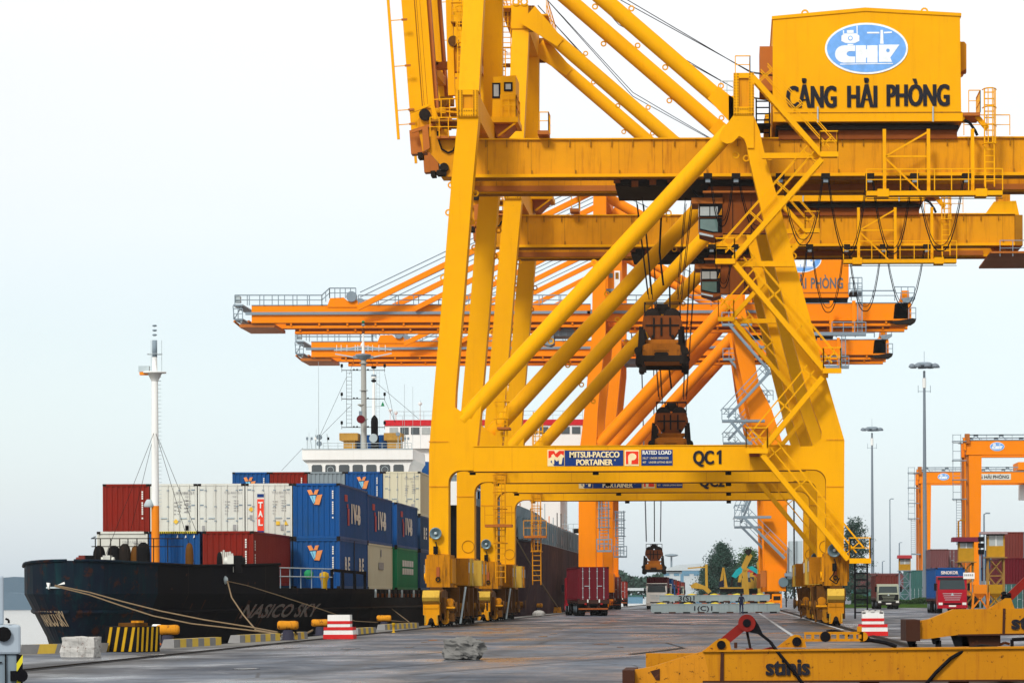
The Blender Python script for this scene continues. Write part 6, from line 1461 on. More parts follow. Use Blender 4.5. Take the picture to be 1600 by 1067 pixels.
def kerb(pts, label, h=.26, wd=.42, n=6):
    root = None; mb = MB()
    for (p, q) in zip(pts, pts[1:]):
        p, q = G_(*p), G_(*q); L = (q-p).length; k = max(1, round(L/.62)); d = (q-p).normalized(); nrm = Vector((-d.y, d.x, 0)); nrm = nrm if nrm.x < 0 else -nrm
        for i in range(k):
            a, b = p.lerp(q, i/k), p.lerp(q, (i+1)/k); m = KYEL if i % 2 else KERB; sk = d*.16
            vs = [a, b, b+nrm*wd, a+nrm*wd, a+nrm*.05+Vector((0,0,h))+sk, b+nrm*.05+Vector((0,0,h))+sk, b+nrm*(wd-.05)+Vector((0,0,h))+sk, a+nrm*(wd-.05)+Vector((0,0,h))+sk]
            mb.add(vs, [(0,3,2,1),(4,5,6,7),(0,1,5,4),(1,2,6,5),(2,3,7,6),(3,0,4,7)], m)
    p0 = G_(*pts[0]); o = mb.build('striped_kerb', KERB, None, loc=p0); tag(o, label, 'kerb', 'yellow and grey kerbs along the quay edge'); return o
kerb([(30, 1022), (166, 1018.5)], 'yellow and grey striped kerb at the left, behind the whitewashed block')
kerb([(272, 1012), (346, 1007.5)], 'striped kerb between the first bollard and the next kerb')
kerb([(375, 1004), (438, 1000.5)], 'striped kerb left of the bollard on the dark post'); kerb([(455, 999.5), (481, 997.5)], 'short striped kerb right of the bollard on the dark post')
kerb([(560, 991), (588, 989)], 'short pale kerb right of the red and white barrier'); kerb([(602, 984), (655, 980.5)], 'pale striped kerb ending near the crane wheels')
# striped steel box
c, s = gp(205, 1018); mb = MB(); w2_, h_ = .62, .72
def stripes_face(mb, ax, bx, y, z0, z1, n, slant):
    for i in range(n):
        x0 = ax+(bx-ax)*i/n; x1 = ax+(bx-ax)*(i+.36)/n
        mb.prism([(x0, z0), (x1, z0), (min(x1+slant, bx), z1), (min(x0+slant, bx), z1)], y-.012, y, HZY)
mb.box((-.62, -.4, 0), (.62, .5, h_), BLK); stripes_face(mb, -.58, .62, -.4, .02, h_-.02, 4, .16)
k = len(mb.v); sub = MB(); stripes_face(sub, -.4, .5, -.62, .02, h_-.02, 5, .05); 
mb.add([(-y, x, z) if False else (-y, x, z) for x, y, z in sub.v], [f for f in sub.f], HZY)
mb.box((-.3, -.2, h_), (.35, .3, h_+.1), GRIMB); mb.box((.1, -.1, h_+.1), (.4, .1, h_+.16), BOL)
o = mb.build('steel_box', BLK, None); o.location = c; o.rotation_euler = (0, 0, math.radians(-35)); tag(o, 'black and yellow striped steel box on the quay edge', 'box')
# blocks
def lump(name, px, py, wd, hh, dp, mat, label, seed, boxy=.55, amp=.12):
    c, s = gp(px, py); bm = bmesh.new(); bmesh.ops.create_cube(bm, size=1); bmesh.ops.subdivide_edges(bm, edges=bm.edges, cuts=9, use_grid_fill=True); r = random.Random(seed); from mathutils import noise
    for v in bm.verts:
        p = v.co.copy(); q = p.normalized()*.56; p = p*boxy+q*(1-boxy) if boxy < 1 else p
        n = noise.noise(p*3.1+Vector((seed, 0, 0)))*amp*1.3+noise.noise(p*9+Vector((0, seed, 0)))*amp*.5
        p += p.normalized()*n; v.co = Vector((p.x*wd, p.y*dp, max(-.46, p.z)*hh+.46*hh))
    me = bpy.data.meshes.new(name); bm.to_mesh(me); bm.free(); me.materials.append(mat); o = bpy.data.objects.new(name, me); C.objects.link(o); o.location = c; o.rotation_euler = (0, 0, r.uniform(-.3, .3)); tag(o, label, 'concrete block'); return o
lump('concrete_block', 725, 1030, .78, .50, .7, CONC2, 'rough broken concrete lump alone on the asphalt', 4, .6, .2)
lump('concrete_block', 127, 1026, .88, .54, .6, CONC, 'dirty whitewashed concrete block before the ship bow', 7, .93, .05)
def barrier(px, py, label, broken=False):
    c, s = gp(px, py); root = thing('concrete_barrier', c, label, 'barrier', 'red and white concrete barriers', 0)
    mb = MB(); mb.prism([(-.54, 0), (.54, 0), (.52, .44), (-.52, .44)], -.35, .6, BWHT); mb.build('base_block', BWHT, root)
    mb = MB(); mb.prism([(-.41, .44), (.41, .44), (.40, .88), (-.40, .88)], -.2, .45, BWHT)
    if broken:
        for k in range(7): mb.cbox((-.35+k*.11, -.1+.05*(k % 3), .88+.03*(k % 2)), (.14, .2, .1), CONC)
    up = mb.build('upper_block', BWHT, root)
    mb = MB()
    for z0, z1, hw in ((0.0, .17, .545), (.32, .44, .527)): mb.box((-hw, -.36, z0+.005), (hw, .61, z1), BRED)
    for z0, z1 in ((.55, .66),): mb.box((-.41, -.21, z0), (.41, .46, z1), BRED)
    mb.build('stripe', BRED, root)
    return root
barrier(530.5, 998, 'red and white barrier between the bollards on the left'); barrier(1364, 993, 'red and white barrier with a broken top, below the crane ladder', True)
c, s = gp(615, 988); mb = MB(); mb.lathe((0, 0, 0), [(.1, 0), (.05, .03), (.05, .3), (.09, .33), (.07, .42)], 10, HZY); o = mb.build('marker_post', HZY, None); o.location = c; tag(o, 'tiny yellow post on the rail side of the quay', 'post')
c, s = gp(245, 1010); mb = MB(); mb.lathe((0, 0, 0), [(.12, 0), (.12, .62), (.16, .64), (.12, .7)], 10, WHT)
for k in range(7): mb.tube((.0, 0, .14), (.28*math.cos(k), .2*math.sin(k)-.1, .01), .05, .02, 6, REDB)
o = mb.build('water_pipe', WHT, None); o.location = c; tag(o, 'white pipe stub with rusty foot beside the nearest bollard', 'pipe')
# mooring ropes
def rope(pts, r, label, segs=None):
    mb = MB(); mb.path(pts, r, 6, ROPE); o = mb.build('mooring_rope', ROPE, None, loc=pts[0]); tag(o, label, 'rope', 'mooring ropes'); return o
A0 = Vector((W(87, 914, 122.0).x, 121.9, W(87, 914, 122.0).z))
b_ = BOLL[1]+Vector((-.35, 0, -.25))
def pathpx(anchor, pts, end):
    """points read off along the rope, distance running evenly from ship to bollard"""
    n = len(pts)+1; out_ = [anchor]
    for i, (px, py) in enumerate(pts): d = 1/((1-(i+1)/n)/anchor.y+((i+1)/n)/end.y); out_.append(W(px, py, d))
    return out_+[end]
rope(pathpx(A0, [(140, 925), (190, 939), (250, 954), (320, 968), (390, 979)], b_), .028, 'upper of two long ropes from the bow fairlead to the second bollard')
rope(pathpx(A0-Vector((0, 0, .04)), [(140, 929), (190, 946), (240, 962), (300, 974), (380, 983)], b_-Vector((0, 0, .05))), .028, 'lower of two long ropes from the bow fairlead to the second bollard')
A1 = W(348, 909, 135.0)
A1 = Vector((SX+hullpt(132.8, 2.2, 0)[0]+.15, 132.8, 2.25)); 
rope(pathpx(A1, [(362, 933), (380, 960), (400, 984)], b_+Vector((.2, 0, -.1))), .032, 'steep rope from the hull down to the second bollard')
rope(pathpx(A1, [(385, 914), (430, 928), (500, 951), (555, 970)], BOLL[3]+Vector((-.3, 0, -.2))) , .022, 'long thin rope from the hull to the fourth bollard')
rope(pathpx(b_+Vector((.6, .1, 0)), [(470, 994)], BOLL[2]+Vector((-.3, 0, -.3))), .04, 'short rope lying between the second and third bollards')
rope(pathpx(BOLL[3]+Vector((.2, 0, -.1)), [(640, 972)], Vector((-18.6, 165, .9))), .03, 'taut rope from the fourth bollard back to the ship side')
far_b = G_(872, 957)+Vector((0, 0, .5)); rope([W(798, 826, 256)]+[W(798+(872-798)*i/6, 826+(951-826)*i/6+3*math.sin(math.pi*i/6), 256+(far_b.y-256)*i/6) for i in range(1, 6)]+[far_b], .07, 'pale mooring line from the second ship to the yellow steel box')
# ================================================================= lifting frames lying in the foreground
FG = paint('chipped_spreader_yellow', (.46, .19, .003), dirt=.8, rust=.34, rough=.55, scale=2.2, rsc=5.5, dirtcol=(.30, .10, .008), rustcol=(.05, .014, .006), streak=.9)
FG2 = paint('very_rusty_spreader_yellow', (.55, .22, .010), dirt=.9, rust=.42, rough=.6, scale=2.2, rsc=5.5, dirtcol=(.22, .08, .008), rustcol=(.045, .013, .006))
FGR = paint('dull_red_arm', (.20, .012, .008), dirt=.7, rust=.15, rough=.5, scale=2); ENDB = paint('rust_brown_end_block', (.05, .018, .010), dirt=.6, rust=.4, rough=.7, scale=3)
def lying_frame(d, P, L, label, first):
    """P(px,py) -> world x,z at distance d"""
    o0 = P(1200, 1060); root = thing('lying_spreader', (o0.x, d, 0), label, 'spreader', 'spreaders lying on the ground in front')
    q = lambda px, py: (P(px, py).x-o0.x, P(px, py).z); v3 = lambda px, py, y=0: Vector((*[q(px, py)[0]], y, q(px, py)[1]))
    return root, q, v3
d = 51.0; root, q, v3 = lying_frame(d, lambda a, b: W(a, b, 51.0), 9, 'nearest yellow spreader lying on the ground, lettered stinis', True)
xe = q(1760, 0)[0]
mb = MB(); top = [q(991, 1046), q(1020, 1041), q(1060, 1028), q(1098, 1017.5), q(1150, 1017)]
mb.prism(top+[(xe, q(1600, 1011)[1]), (xe, q(1600, 1062)[1]), q(1110, 1064), q(1060, 1072), q(991, 1074)], 0, .42, FG)
mb.prism([q(1098, 1015.5), (xe, q(1600, 1008)[1]), (xe, q(1600, 1011.5)[1]), q(1098, 1018)], -.05, .47, FG); mb.prism([q(1098, 1063), (xe, q(1600, 1061)[1]), (xe, q(1600, 1063.5)[1]), q(1098, 1066)], -.05, .47, ENDB)
fr = mb.build('main_frame', FG, root)
mb = MB(); mb.prism([q(991, 1046), q(1020, 1041), q(1060, 1028), q(1100, 1018), q(1110, 1064), q(1060, 1072), q(991, 1074)], -.006, 0, FG2); mb.prism([q(1126, 1018), q(1131, 1018), q(1131, 1063), q(1125, 1063)], -.03, 0, ENDB); mb.build('rusted_plate', FG2, fr)
mb = MB(); a, b = q(973, 1046), q(992, 1080); mb.box((a[0], -.2, b[1]), (b[0], 1.8, a[1]), ENDB); mb.build('end_block', ENDB, root)
mb = MB(); mb.prism([(x, z) for x, z in (q(1016, 1048), q(1025, 1062), q(1031, 1062), (q(1031, 1048)[0], q(0, 1048)[1]))], -.02, 0, ENDB); 
mb.bold_text('stinis', v3(1231, 1053.5, -.012), .29, .016, m=BLKT, bold=.03, width=(1265-1197)*d/F); mb.build('lettering', BLKT, fr)
mb = MB()
for yy in (.02, .34):
    mb.prism([q(1098, 1017), q(1118, 1001), q(1124, 997.5), q(1134, 997), q(1140, 1002), q(1143, 1017)], yy, yy+.07, FG); mb.prism([q(1214, 1011), q(1236, 994), q(1243, 991), q(1250, 992), q(1258, 1000), q(1260, 1011)], yy, yy+.07, FG)
for x_, y_, r_ in ((1127, 1007, .075), (1245, 1002, .08)): mb.tube(v3(x_, y_, -.03), v3(x_, y_, .46), r_, n=14, m=BLK)
mb.box((q(1143,0)[0], .05, q(0,1017)[1]), (q(1148,0)[0], .3, q(0,1008)[1]), ENDB); mb.build('lug', FG, root)
# link bar with holes
mb = MB(); za, zb_ = q(0, 1007)[1], q(0, 992)[1]; xa, xb = q(1253, 0)[0], q(1345, 0)[0]; n = 7; holes = [xa+(xb-xa)*(i+.5)/n for i in range(n)]
mb.box((xa, .1, za), (xb, .16, za+.045), FG); mb.box((xa, .1, zb_-.045), (xb, .16, zb_), FG)
for i in range(n+1):
    x0_ = xa if i == 0 else holes[i-1]+.045; x1_ = xb if i == n else holes[i]-.045; mb.box((x0_, .1, za+.045), (x1_, .16, zb_-.045), FG)
mb.tube((xb, .1, (za+zb_)/2), (xb, .16, (za+zb_)/2), (zb_-za)/2, n=16, m=FG); mb.box((xb-.1, .1, zb_-.01), (xb-.02, .2, zb_+.09), FG); mb.tube((holes[2], .08, (za+zb_)/2), (holes[2], .2, (za+zb_)/2), .09, n=12, m=BLK)
mb.build('link_bar', FG, root)
mb = MB(); c0, c1 = v3(1167, 973, .2), v3(1129, 1004, .2); mb.bar(c0, c1, .155, .16, m=FGR); mb.tube(c0+Vector((0, -.12, 0)), c0+Vector((0, .12, 0)), .148, n=24, m=FGR); mb.tube(c0+Vector((0, -.13, 0)), c0+Vector((0, -.12, 0)), .07, n=16, m=BLK)
arm = mb.build('arm', FGR, root)
mb = MB(); pts = [v3(*p, .2) for p in ((1177, 966), (1184, 974), (1190, 986), (1196, 997), (1205, 1003))]; mb.prism([q(1170, 962), q(1179, 966), q(1186, 977), q(1192, 990), q(1208, 1003), q(1204, 1005), q(1184, 990), q(1168, 987)], .1, .3, BLK)
mb.path([v3(1204, 1003, .1), v3(1213, 1015, 0), v3(1225, 1030, -.06), v3(1240, 1048, -.08), v3(1256, 1070, -.08)], .028, 8, BLK); mb.tube(v3(1167, 985, .22), v3(1173, 1015, .22), .022, n=8, m=STEEL); mb.cbox(v3(1171, 1015, .2), (.12, .1, .05), FGR)
mb.path([v3(1190, 1016, .3), v3(1205, 1012, .3), v3(1214, 1013, .3)], .02, 6, FGR)
mb.path([v3(1287, 995, .25), v3(1292, 987, .25), v3(1302, 985.5, .25), v3(1316, 988, .25), v3(1328, 992, .25)], .03, 8, BLK)
mb.path([v3(1345, 999, .2), v3(1362, 1000, .2), v3(1385, 1004, .2), v3(1402, 1010, .2)], .035, 8, BLK); mb.cbox(v3(1352, 999, .2), (.16, .1, .09), BLK)
mb.path([v3(1445, 1070, -.06), v3(1462, 1050, -.06), v3(1485, 1028, -.05), v3(1510, 1014, .05), v3(1535, 1009, .2), v3(1560, 1012, .25)], .032, 8, BLK)
mb.path([v3(1583, 1012, .2), v3(1583, 999, .2), v3(1600, 998, .2), v3(1640, 998, .2)], .03, 8, BLK)
mb.build('hydraulic_hose', BLK, root)
mb = MB()
for x_ in (1340, 1480, 1620): mb.box((q(x_,0)[0], .05, .0), (q(x_+30,0)[0], .35, .08), ENDB)
mb.box((q(1000,0)[0], 1.9, .05), (xe, 2.3, .5), FG); mb.box((q(1560,0)[0], .4, .1), (q(1590,0)[0], 2.0, .45), FG); mb.build('rear_frame', FG, root)
# second frame, standing a little higher on blocks behind
d = 57.0; root, q, v3 = lying_frame(d, lambda a, b: W(a, b, 57.0), 9, 'second yellow spreader, raised behind the nearest one at the right edge', False); xe = q(1800, 0)[0]
mb = MB(); mb.prism([q(1436, 970), q(1452, 967), q(1490, 951.5), q(1530, 951), (xe, q(1600, 949)[1]), (xe, q(1600, 988)[1]), q(1500, 991), q(1448, 998), q(1436, 998)], 0, .45, FG); mb.prism([q(1497, 990.5), (xe, q(1600, 987)[1]), (xe, q(1600, 990)[1]), q(1497, 993)], -.05, .5, ENDB)
fr = mb.build('main_frame', FG, root)
mb = MB(); a, b = q(1415, 968), q(1437, 1001); mb.box((a[0], -.15, b[1]), (b[0], 1.7, a[1]), ENDB); mb.build('end_block', ENDB, root)
mb = MB(); mb.text('stinis', v3(1616, 981.5, -.012), .26, m=BLKT, bold=.05, width=72*d/F); mb.build('lettering', BLKT, fr)
mb = MB(); mb.prism([q(1567, 950), q(1571, 950), q(1570, 990), q(1566, 990)], -.02, 0, ENDB)
for x_, y_ in ((1425, 1001), (1463, 996)): mb.prism([q(x_-7, y_), q(x_+7, y_), q(x_+4, y_+10), q(x_-4, y_+10)], .05, .3, BLK); mb.box((q(x_-4,0)[0], .05, 0), (q(x_+4,0)[0], .3, q(0, y_+10)[1]), BLK)
mb.prism([q(1487, 993), q(1510, 991), q(1517, 1012), q(1494, 1012)], .1, .3, BLK); mb.box((q(1500,0)[0], .1, 0), (q(1560,0)[0], .4, q(0,992)[1]), ENDB); mb.build('corner_foot', BLK, root)
mb = MB()
for yy in (.05, .33): mb.prism([q(1545, 951), q(1562, 941), q(1571, 934), q(1580, 934), q(1586, 951)], yy, yy+.07, FG)
mb.build('lug', FG, root)
mb = MB(); mb.bar(v3(1577, 934, .2), v3(1612, 900, .2), .15, .16, m=FGR); mb.build('arm', FGR, root)
mb = MB(); r_ = random.Random(2)
for k in range(14): mb.bar(v3(1573+r_.uniform(-5, 5), 932+r_.uniform(-6, 6), .1), v3(1573+r_.uniform(-5, 5), 938+r_.uniform(-6, 6), .3), .07, m=BLK)
mb.path([v3(1562, 1008, .3), v3(1572, 1004, .3), v3(1580, 1006, .3)], .03, 6, REDB); mb.build('hydraulic_hose', BLK, root)
# ================================================================= grey handling machine cut by the left edge
d = 48.0; q = lambda px, py: (W(px, py, d).x, W(px, py, d).z); o0 = (q(32, 0)[0], d, 0)
root = thing('handling_machine', o0, 'grey machine with a hazard striped corner, cut off by the left edge', 'vehicle', None, math.radians(15)); L_ = lambda px, py: (q(px, py)[0]-o0[0], q(px, py)[1])
mb = MB(); a, b = L_(6.5, 899), L_(6.5, 976); mb.box((a[0]-1.4, 0, b[1]), (a[0], .5, a[1]), GREYL2); mb.build('mast_column', GREYL2, root, bevel=.03)
mb = MB(); a, b = L_(32, 975.5), L_(32, 1021.5); mb.box((a[0]-1.6, -.15, b[1]), (a[0], 1.4, a[1]), GREYL2); mb.build('body', GREYL2, root, bevel=.04)
mb = MB(); a, b = L_(31, 1022), L_(31, 1090); mb.box((a[0]-1.5, -.1, .1), (a[0], 1.3, a[1]), GREY); mb.box((a[0]-1.5, -.13, L_(0, 1034.5)[1]), (a[0]-.28, -.1, L_(0, 1033)[1]), DARK); mb.box((L_(4,0)[0], -.14, .1), (L_(6,0)[0], -.1, a[1]), DARK)
lb_ = mb.build('lower_body', GREY, root)
mb = MB(); x0_, x1_ = L_(21.5,0)[0], L_(31,0)[0]; mb.box((x0_, -.14, .1), (x1_, -.1, a[1]), BLK); z = a[1]
hw = x1_-x0_
while z > .1: mb.prism([(x0_, z-.28), (x1_, z-.12), (x1_, z+0), (x0_, z-.14)], -.15, -.14, HZY3); z -= .27
mb.build('hazard_stripe', HZY3, lb_)
mb = MB(); mb.tube((L_(29,0)[0], -.2, L_(0,1055)[1]), (L_(29,0)[0], -.1, L_(0,1055)[1]), .1, n=12, m=BLK); mb.cbox((L_(17,0)[0], -.15, L_(0,1055)[1]), (.1, .08, .16), BLK); mb.tube((L_(2,0)[0], -.22, L_(0,990)[1]), (L_(2,0)[0], -.14, L_(0,990)[1]), .12, n=12, m=DARK); mb.path([Vector((L_(5,0)[0], -.16, L_(0,966)[1])), Vector((L_(10,0)[0], -.16, L_(0,968)[1])), Vector((L_(10,0)[0], -.16, L_(0,973)[1]))], .02, 6, DARK); mb.build('hook', BLK, root)
# ================================================================= hatch pontoons and the man before them
def pontoon(px0, px1, py0, py1, d, txt, tx, label, yoff):
    a, b = W(px0, py1, d), W(px1, py0, d); cx_ = (a.x+b.x)/2; root = thing('steel_pontoon', (cx_, d, a.z if yoff else 0), label, 'pontoon', 'grey steel pontoons stacked on the quay')
    hw = (b.x-a.x)/2; h = b.z-a.z; z0 = .08; mb = MB(); mb.prism([(-hw, z0+.1), (-hw+.15, z0), (hw-.15, z0), (hw, z0+.1), (hw, h-.05), (-hw, h)], 0, 3.0, PONT)
    mb.box((-hw, -.03, h-.07), (hw, 3.02, h), PONT); body = mb.build('pontoon_body', PONT, root)
    mb = MB(); mb.text(txt, ((W(tx, 0, d).x-cx_), -.02, h*.30), .42, m=BLKT, bold=.02, width=1.6 if yoff == 0 else 1.4); mb.build('lettering', BLKT, body)
    r = random.Random(int(px0)); 
    for k in range(5):
        x = -hw+.9+(2*hw-1.8)*k/4; mb = MB(); mb.lathe((x, .5, h), [(.45, -.02), (.4, .05), (.2, .09), (.05, .12)], 10, YTOP); mb.build('yellow_pad', YTOP, root)
    mb = MB()
    for k in range(9): x = -hw+.6+(2*hw-1.2)*k/8; mb.box((x-.3, -.02, .0), (x+.3, .4, .14), ENDB if k % 2 else DARK); mb.box((x+.1, .2, h), (x+.5, .5, h+.07), REDB)
    mb.build('slot', ENDB, root)
PONT = paint('pontoon_grey_green', (.24, .29, .30), dirt=.7, rust=.15, dirtcol=(.09, .11, .10)); YTOP = flat('pontoon_yellow_pad', (.55, .42, .02), .7)
pontoon(1017, 1219, 941.5, 957.5, 264, '1(C)1', 1095, 'lower grey steel pontoon, marked (C)', 0); pontoon(1030, 1203, 928.5, 941, 267, '3(S)1', 1069, 'upper grey steel pontoon, marked (S)', 1)
GREYP = None
def person(px, py, H, label, cols, rz=0.0, name='person'):
    c = G_(px, py); k = H/1.7; root = None; sk, hair, sh_, tr = cols
    V = [(0,0,.93),(0,-.005,1.08),(0,.0,1.25),(0,0,1.40),(0,-.01,1.49),(0,-.02,1.56),(0,-.02,1.66)]
    Rr = [(.15,.115),(.145,.11),(.165,.115),(.12,.09),(.055,.055),(.08,.085),(.085,.095)]
    E = [(0,1),(1,2),(2,3),(3,4),(4,5),(5,6)]
    def chain(start, pts, rs):
        prev = start
        for p, r in zip(pts, rs): V.append(p); Rr.append(r); E.append((prev, len(V)-1)); prev = len(V)-1
    for s in (-1, 1):
        chain(0, [(s*.1,0,.86),(s*.115,-.01,.48),(s*.12,.02,.1),(s*.125,-.06,.035),(s*.13,-.14,.03)], [(.095,.1),(.062,.066),(.045,.05),(.045,.04),(.04,.03)])
        chain(3, [(s*.19,0,1.38),(s*.235,.0,1.12),(s*.20,-.10,.90),(s*.18,-.14,.84)], [(.065,.065),(.045,.045),(.034,.034),(.03,.02)])
        w = len(V)-1
        for f in range(4): chain(w, [(s*(.165+.012*f),-.17-.006*f,.79-.006*(2-abs(f-1))),(s*(.158+.012*f),-.185,.76)], [(.009,.009),(.008,.008)])
        chain(w, [(s*.15,-.18,.82),(s*.145,-.2,.80)], [(.01,.01),(.009,.009)])
    me = bpy.data.meshes.new(name); me.from_pydata([(x*k, y*k, z*k) for x, y, z in V], E, []); o = bpy.data.objects.new(name, me); C.objects.link(o)
    m = o.modifiers.new('skin', 'SKIN'); m.use_smooth_shade = True
    for i, r in enumerate(Rr): me.skin_vertices[0].data[i].radius = (r[0]*k, r[1]*k)
    me.skin_vertices[0].data[0].use_root = True
    ss = o.modifiers.new('subsurf', 'SUBSURF'); ss.levels = 1; ss.render_levels = 1
    dg = bpy.context.evaluated_depsgraph_get(); me2 = bpy.data.meshes.new_from_object(o.evaluated_get(dg)); o.modifiers.clear(); o.data = me2; bpy.data.meshes.remove(me)
    for mm in (sk, sh_, tr, BLK): me2.materials.append(mm)
    for p in me2.polygons:
        z = p.center.z/k; x = abs(p.center.x)/k
        p.material_index = 3 if z < .07 else 2 if (z < .96 and x < .17) else 1 if (z < 1.47 and z > .88) else 0
        p.use_smooth = True
    o.location = c; o.rotation_euler = (0, 0, rz); tag(o, label, 'person')
    h = MB(); h.lathe((0, .015*k, 1.60*k), [(.095*k, -.08*k), (.11*k, -.02*k), (.108*k, .06*k), (.08*k, .13*k), (.02*k, .155*k)], 14, hair); h.build('hair', hair, o)
    f = MB()
    for s in (-1, 1): f.tube((s*.032*k, -.112*k, 1.62*k), (s*.032*k, -.10*k, 1.62*k), .008*k, n=6, m=BLK); f.tube((s*.085*k, 0, 1.60*k), (s*.098*k, 0, 1.60*k), .022*k, n=8, m=sk)
    f.bar((0, -.11*k, 1.62*k), (0, -.13*k, 1.585*k), .016*k, m=sk); f.bar((-.022*k, -.11*k, 1.55*k), (.022*k, -.11*k, 1.55*k), .008*k, m=REDB); f.build('face', sk, o)
    return o
SKIN = flat('skin', (.36, .19, .12), .6); HAIR = flat('black_hair', (.01, .01, .01), .6); NAVY = flat('navy_work_shirt', (.012, .015, .035), .8); NAVYT = flat('dark_blue_trousers', (.014, .022, .06), .85)
person(1158.5, 958.8, 1.72, 'man in a dark blue work suit, seen from behind before the grey pontoons', (SKIN, HAIR, NAVY, NAVYT), math.pi-.25)
# ================================================================= trucks
def wheel(parent, x, y, r=.52, w_=.32, name='wheel'):
    mb = MB(); mb.lathe((x, y, r), [(.12, -w_/2), (r*.9, -w_/2), (r, -w_*.35), (r, w_*.35), (r*.9, w_/2), (.12, w_/2)], 20, DARK, 'x')
    o = mb.build(name, DARK, parent); h = MB(); h.lathe((x, y, r), [(.05, -w_/2-.01), (r*.5, -w_/2-.01), (r*.5, w_/2+.01), (.05, w_/2+.01)], 12, GREY, 'x'); h.build('rim', GREY, o); return o
def semi(loc, rz, label, cabm, style, L=13.0, rear_view=False):
    root = thing('container_truck', loc, label, 'truck', None, rz)
    mb = MB(); mb.box((-1.2, 2.6, 1.05), (1.2, L+1.6, 1.22), CHS); mb.box((-.5, .8, .65), (-.3, L+1.5, 1.05), CHS); mb.box((.3, .8, .65), (.5, L+1.5, 1.05), CHS); mb.box((-1.22, L+1.5, .95), (1.22, L+1.65, 1.25), CHS)
    for y in (3, 6, 9, 12): mb.box((-1.22, y, .95), (1.22, y+.15, 1.15), CHS)
    mb.box((-1.15, L+1.4, .5), (1.15, L+1.5, .62), REDB); mb.build('trailer', CHS, root)
    for yy in (1.1, 4.2, L-2.6, L-1.3, L):
        for s in (-1, 1):
            wheel(root, s*1.05, yy, .52, .32)
            if yy > 2: wheel(root, s*.70, yy, .52, .28)
    for s in (-1, 1):
        t = MB(); t.box((s*.62-.08, L+1.66, .88), (s*.62+.08, L+1.68, 1.0), LAMPR); t.box((s*.45-.05, L+1.66, 1.05), (s*.45+.05, L+1.68, 1.3), WTXT); t.build('tail_light', LAMPR, root); m = MB(); m.box((s*1.2, L+.5, .3), (s*.5, L+.54, .95), DARK); m.build('mud_flap', DARK, root)
    mb = MB()
    if style == 'flat': mb.prismx([(0, .75), (0, 1.9), (.12, 2.95), (.3, 3.05), (2.1, 3.1), (2.1, .75)], -1.22, 1.22, cabm)
    else: mb.prismx([(-.9, .8), (-.95, 1.65), (-.05, 1.75), (.25, 2.65), (.5, 2.75), (2.0, 2.8), (2.0, .8)], -1.2, 1.2, cabm)
    cab = mb.build('cab', cabm, root, bevel=.05)
    y = 0 if style == 'flat' else -.93
    mb = MB()
    if style == 'flat': mb.add([(-1.08, .0-.015, 2.0), (1.08, -.015, 2.0), (1.0, .085, 2.78), (-1.0, .085, 2.78)], [(0,1,2,3)], TGLASS); mb.box((-1.2, .02, 2.82), (1.2, .3, 3.0), VIS)
    else: mb.add([(-1.05, -.04, 1.80), (1.05, -.04, 1.80), (.98, .2, 2.52), (-.98, .2, 2.52)], [(0,1,2,3)], TGLASS)
    mb.build('windscreen', TGLASS, cab)
    mb = MB(); mb.box((-1.1, y-.02, .98), (1.1, y+.02, 1.62 if style != 'flat' else 1.55), DARK if style != 'flat' else cabm)
    for k in range(4): mb.box((-.8+.06*k, y-.05, 1.62-.17*k), (.8-.06*k, y-.02, 1.66-.17*k), GREYL if style == 'flat' else cabm)
    mb.prism([(0, 1.72), (-.12, 1.5), (.12, 1.5)], y-.07, y-.05, GREYL); mb.build('grille', cabm, cab)
    mb = MB(); mb.box((-1.24, y-.12, .42), (1.24, y+.3, .9), cabm if style == 'flat' else STEEL); mb.box((-.3, y-.14, .55), (.3, y-.12, .68), WTXT); mb.box((-.75, y-.13, .72), (.75, y-.12, .86), BLK); mb.build('bumper', cabm, root)
    for s in (-1, 1):
        h = MB(); h.box((s*1.15, y-.15, .70), (s*.82, y-.10, .90), WTXT); h.build('headlight', WTXT, root)
        h = MB(); h.box((s*1.28, y+.2, 1.9), (s*1.5, y+.28, 2.5), BLK); h.bar((s*1.2, y+.3, 2.4), (s*1.4, y+.25, 2.4), .04, m=BLK); h.build('mirror', BLK, cab)
    return root
CHS = paint('grimy_chassis', (.045, .02, .015), dirt=.6, rust=.3, scale=2); LAMPR = flat('tail_lamp_red', (.35, .01, .01), .3); VIS = flat('sun_visor', (.02, .02, .03), .4)
REDT = paint('red_cab_paint', (.36, .005, .018), dirt=.25, rough=.3); KAM = paint('grey_green_cab_paint', (.32, .35, .27), dirt=.4, rust=.05); WCAB = paint('off_white_cab_paint', (.60, .60, .56), dirt=.4, rust=.04)
def truck_at(x, y, rz, label, cabm, style, cl, cm, **kw):
    """rz = 0 faces the camera; the box is a thing of its own on the trailer"""
    t = semi((x, y, 0), rz, label, cabm, style)
    f = Vector((-math.sin(rz), math.cos(rz), 0)); p = Vector((x, y, 0))+f*2.3
    rev = kw.pop('rev', False)
    if rev: p = p+f*12.19; container(p.x, p.y, 1.23, cl, cm, rz=rz+math.pi, **kw)
    else: container(p.x, p.y, 1.23, cl, cm, rz=rz, **kw)
    return t
GT = 'containers carried on trucks'
def rear_truck(px, py, yaw, lab, cabm, cl, cm, **kw):
    c = G_(px, py); rz = math.pi+yaw; f = Vector((-math.sin(rz), math.cos(rz), 0))       # trailer end faces the camera
    loc = Vector((c.x, c.y, 0))-f*14.65; return truck_at(loc.x, loc.y, rz, lab, cabm, 'flat', cl, cm, rev=True, group=GT, **kw)
rear_truck(927.5, 962, .125, 'container truck seen from behind with a maroon box, nearest on the roadway', REDT, 'maroon container with white lock rods, on the truck seen from behind', CMAR, front='door')
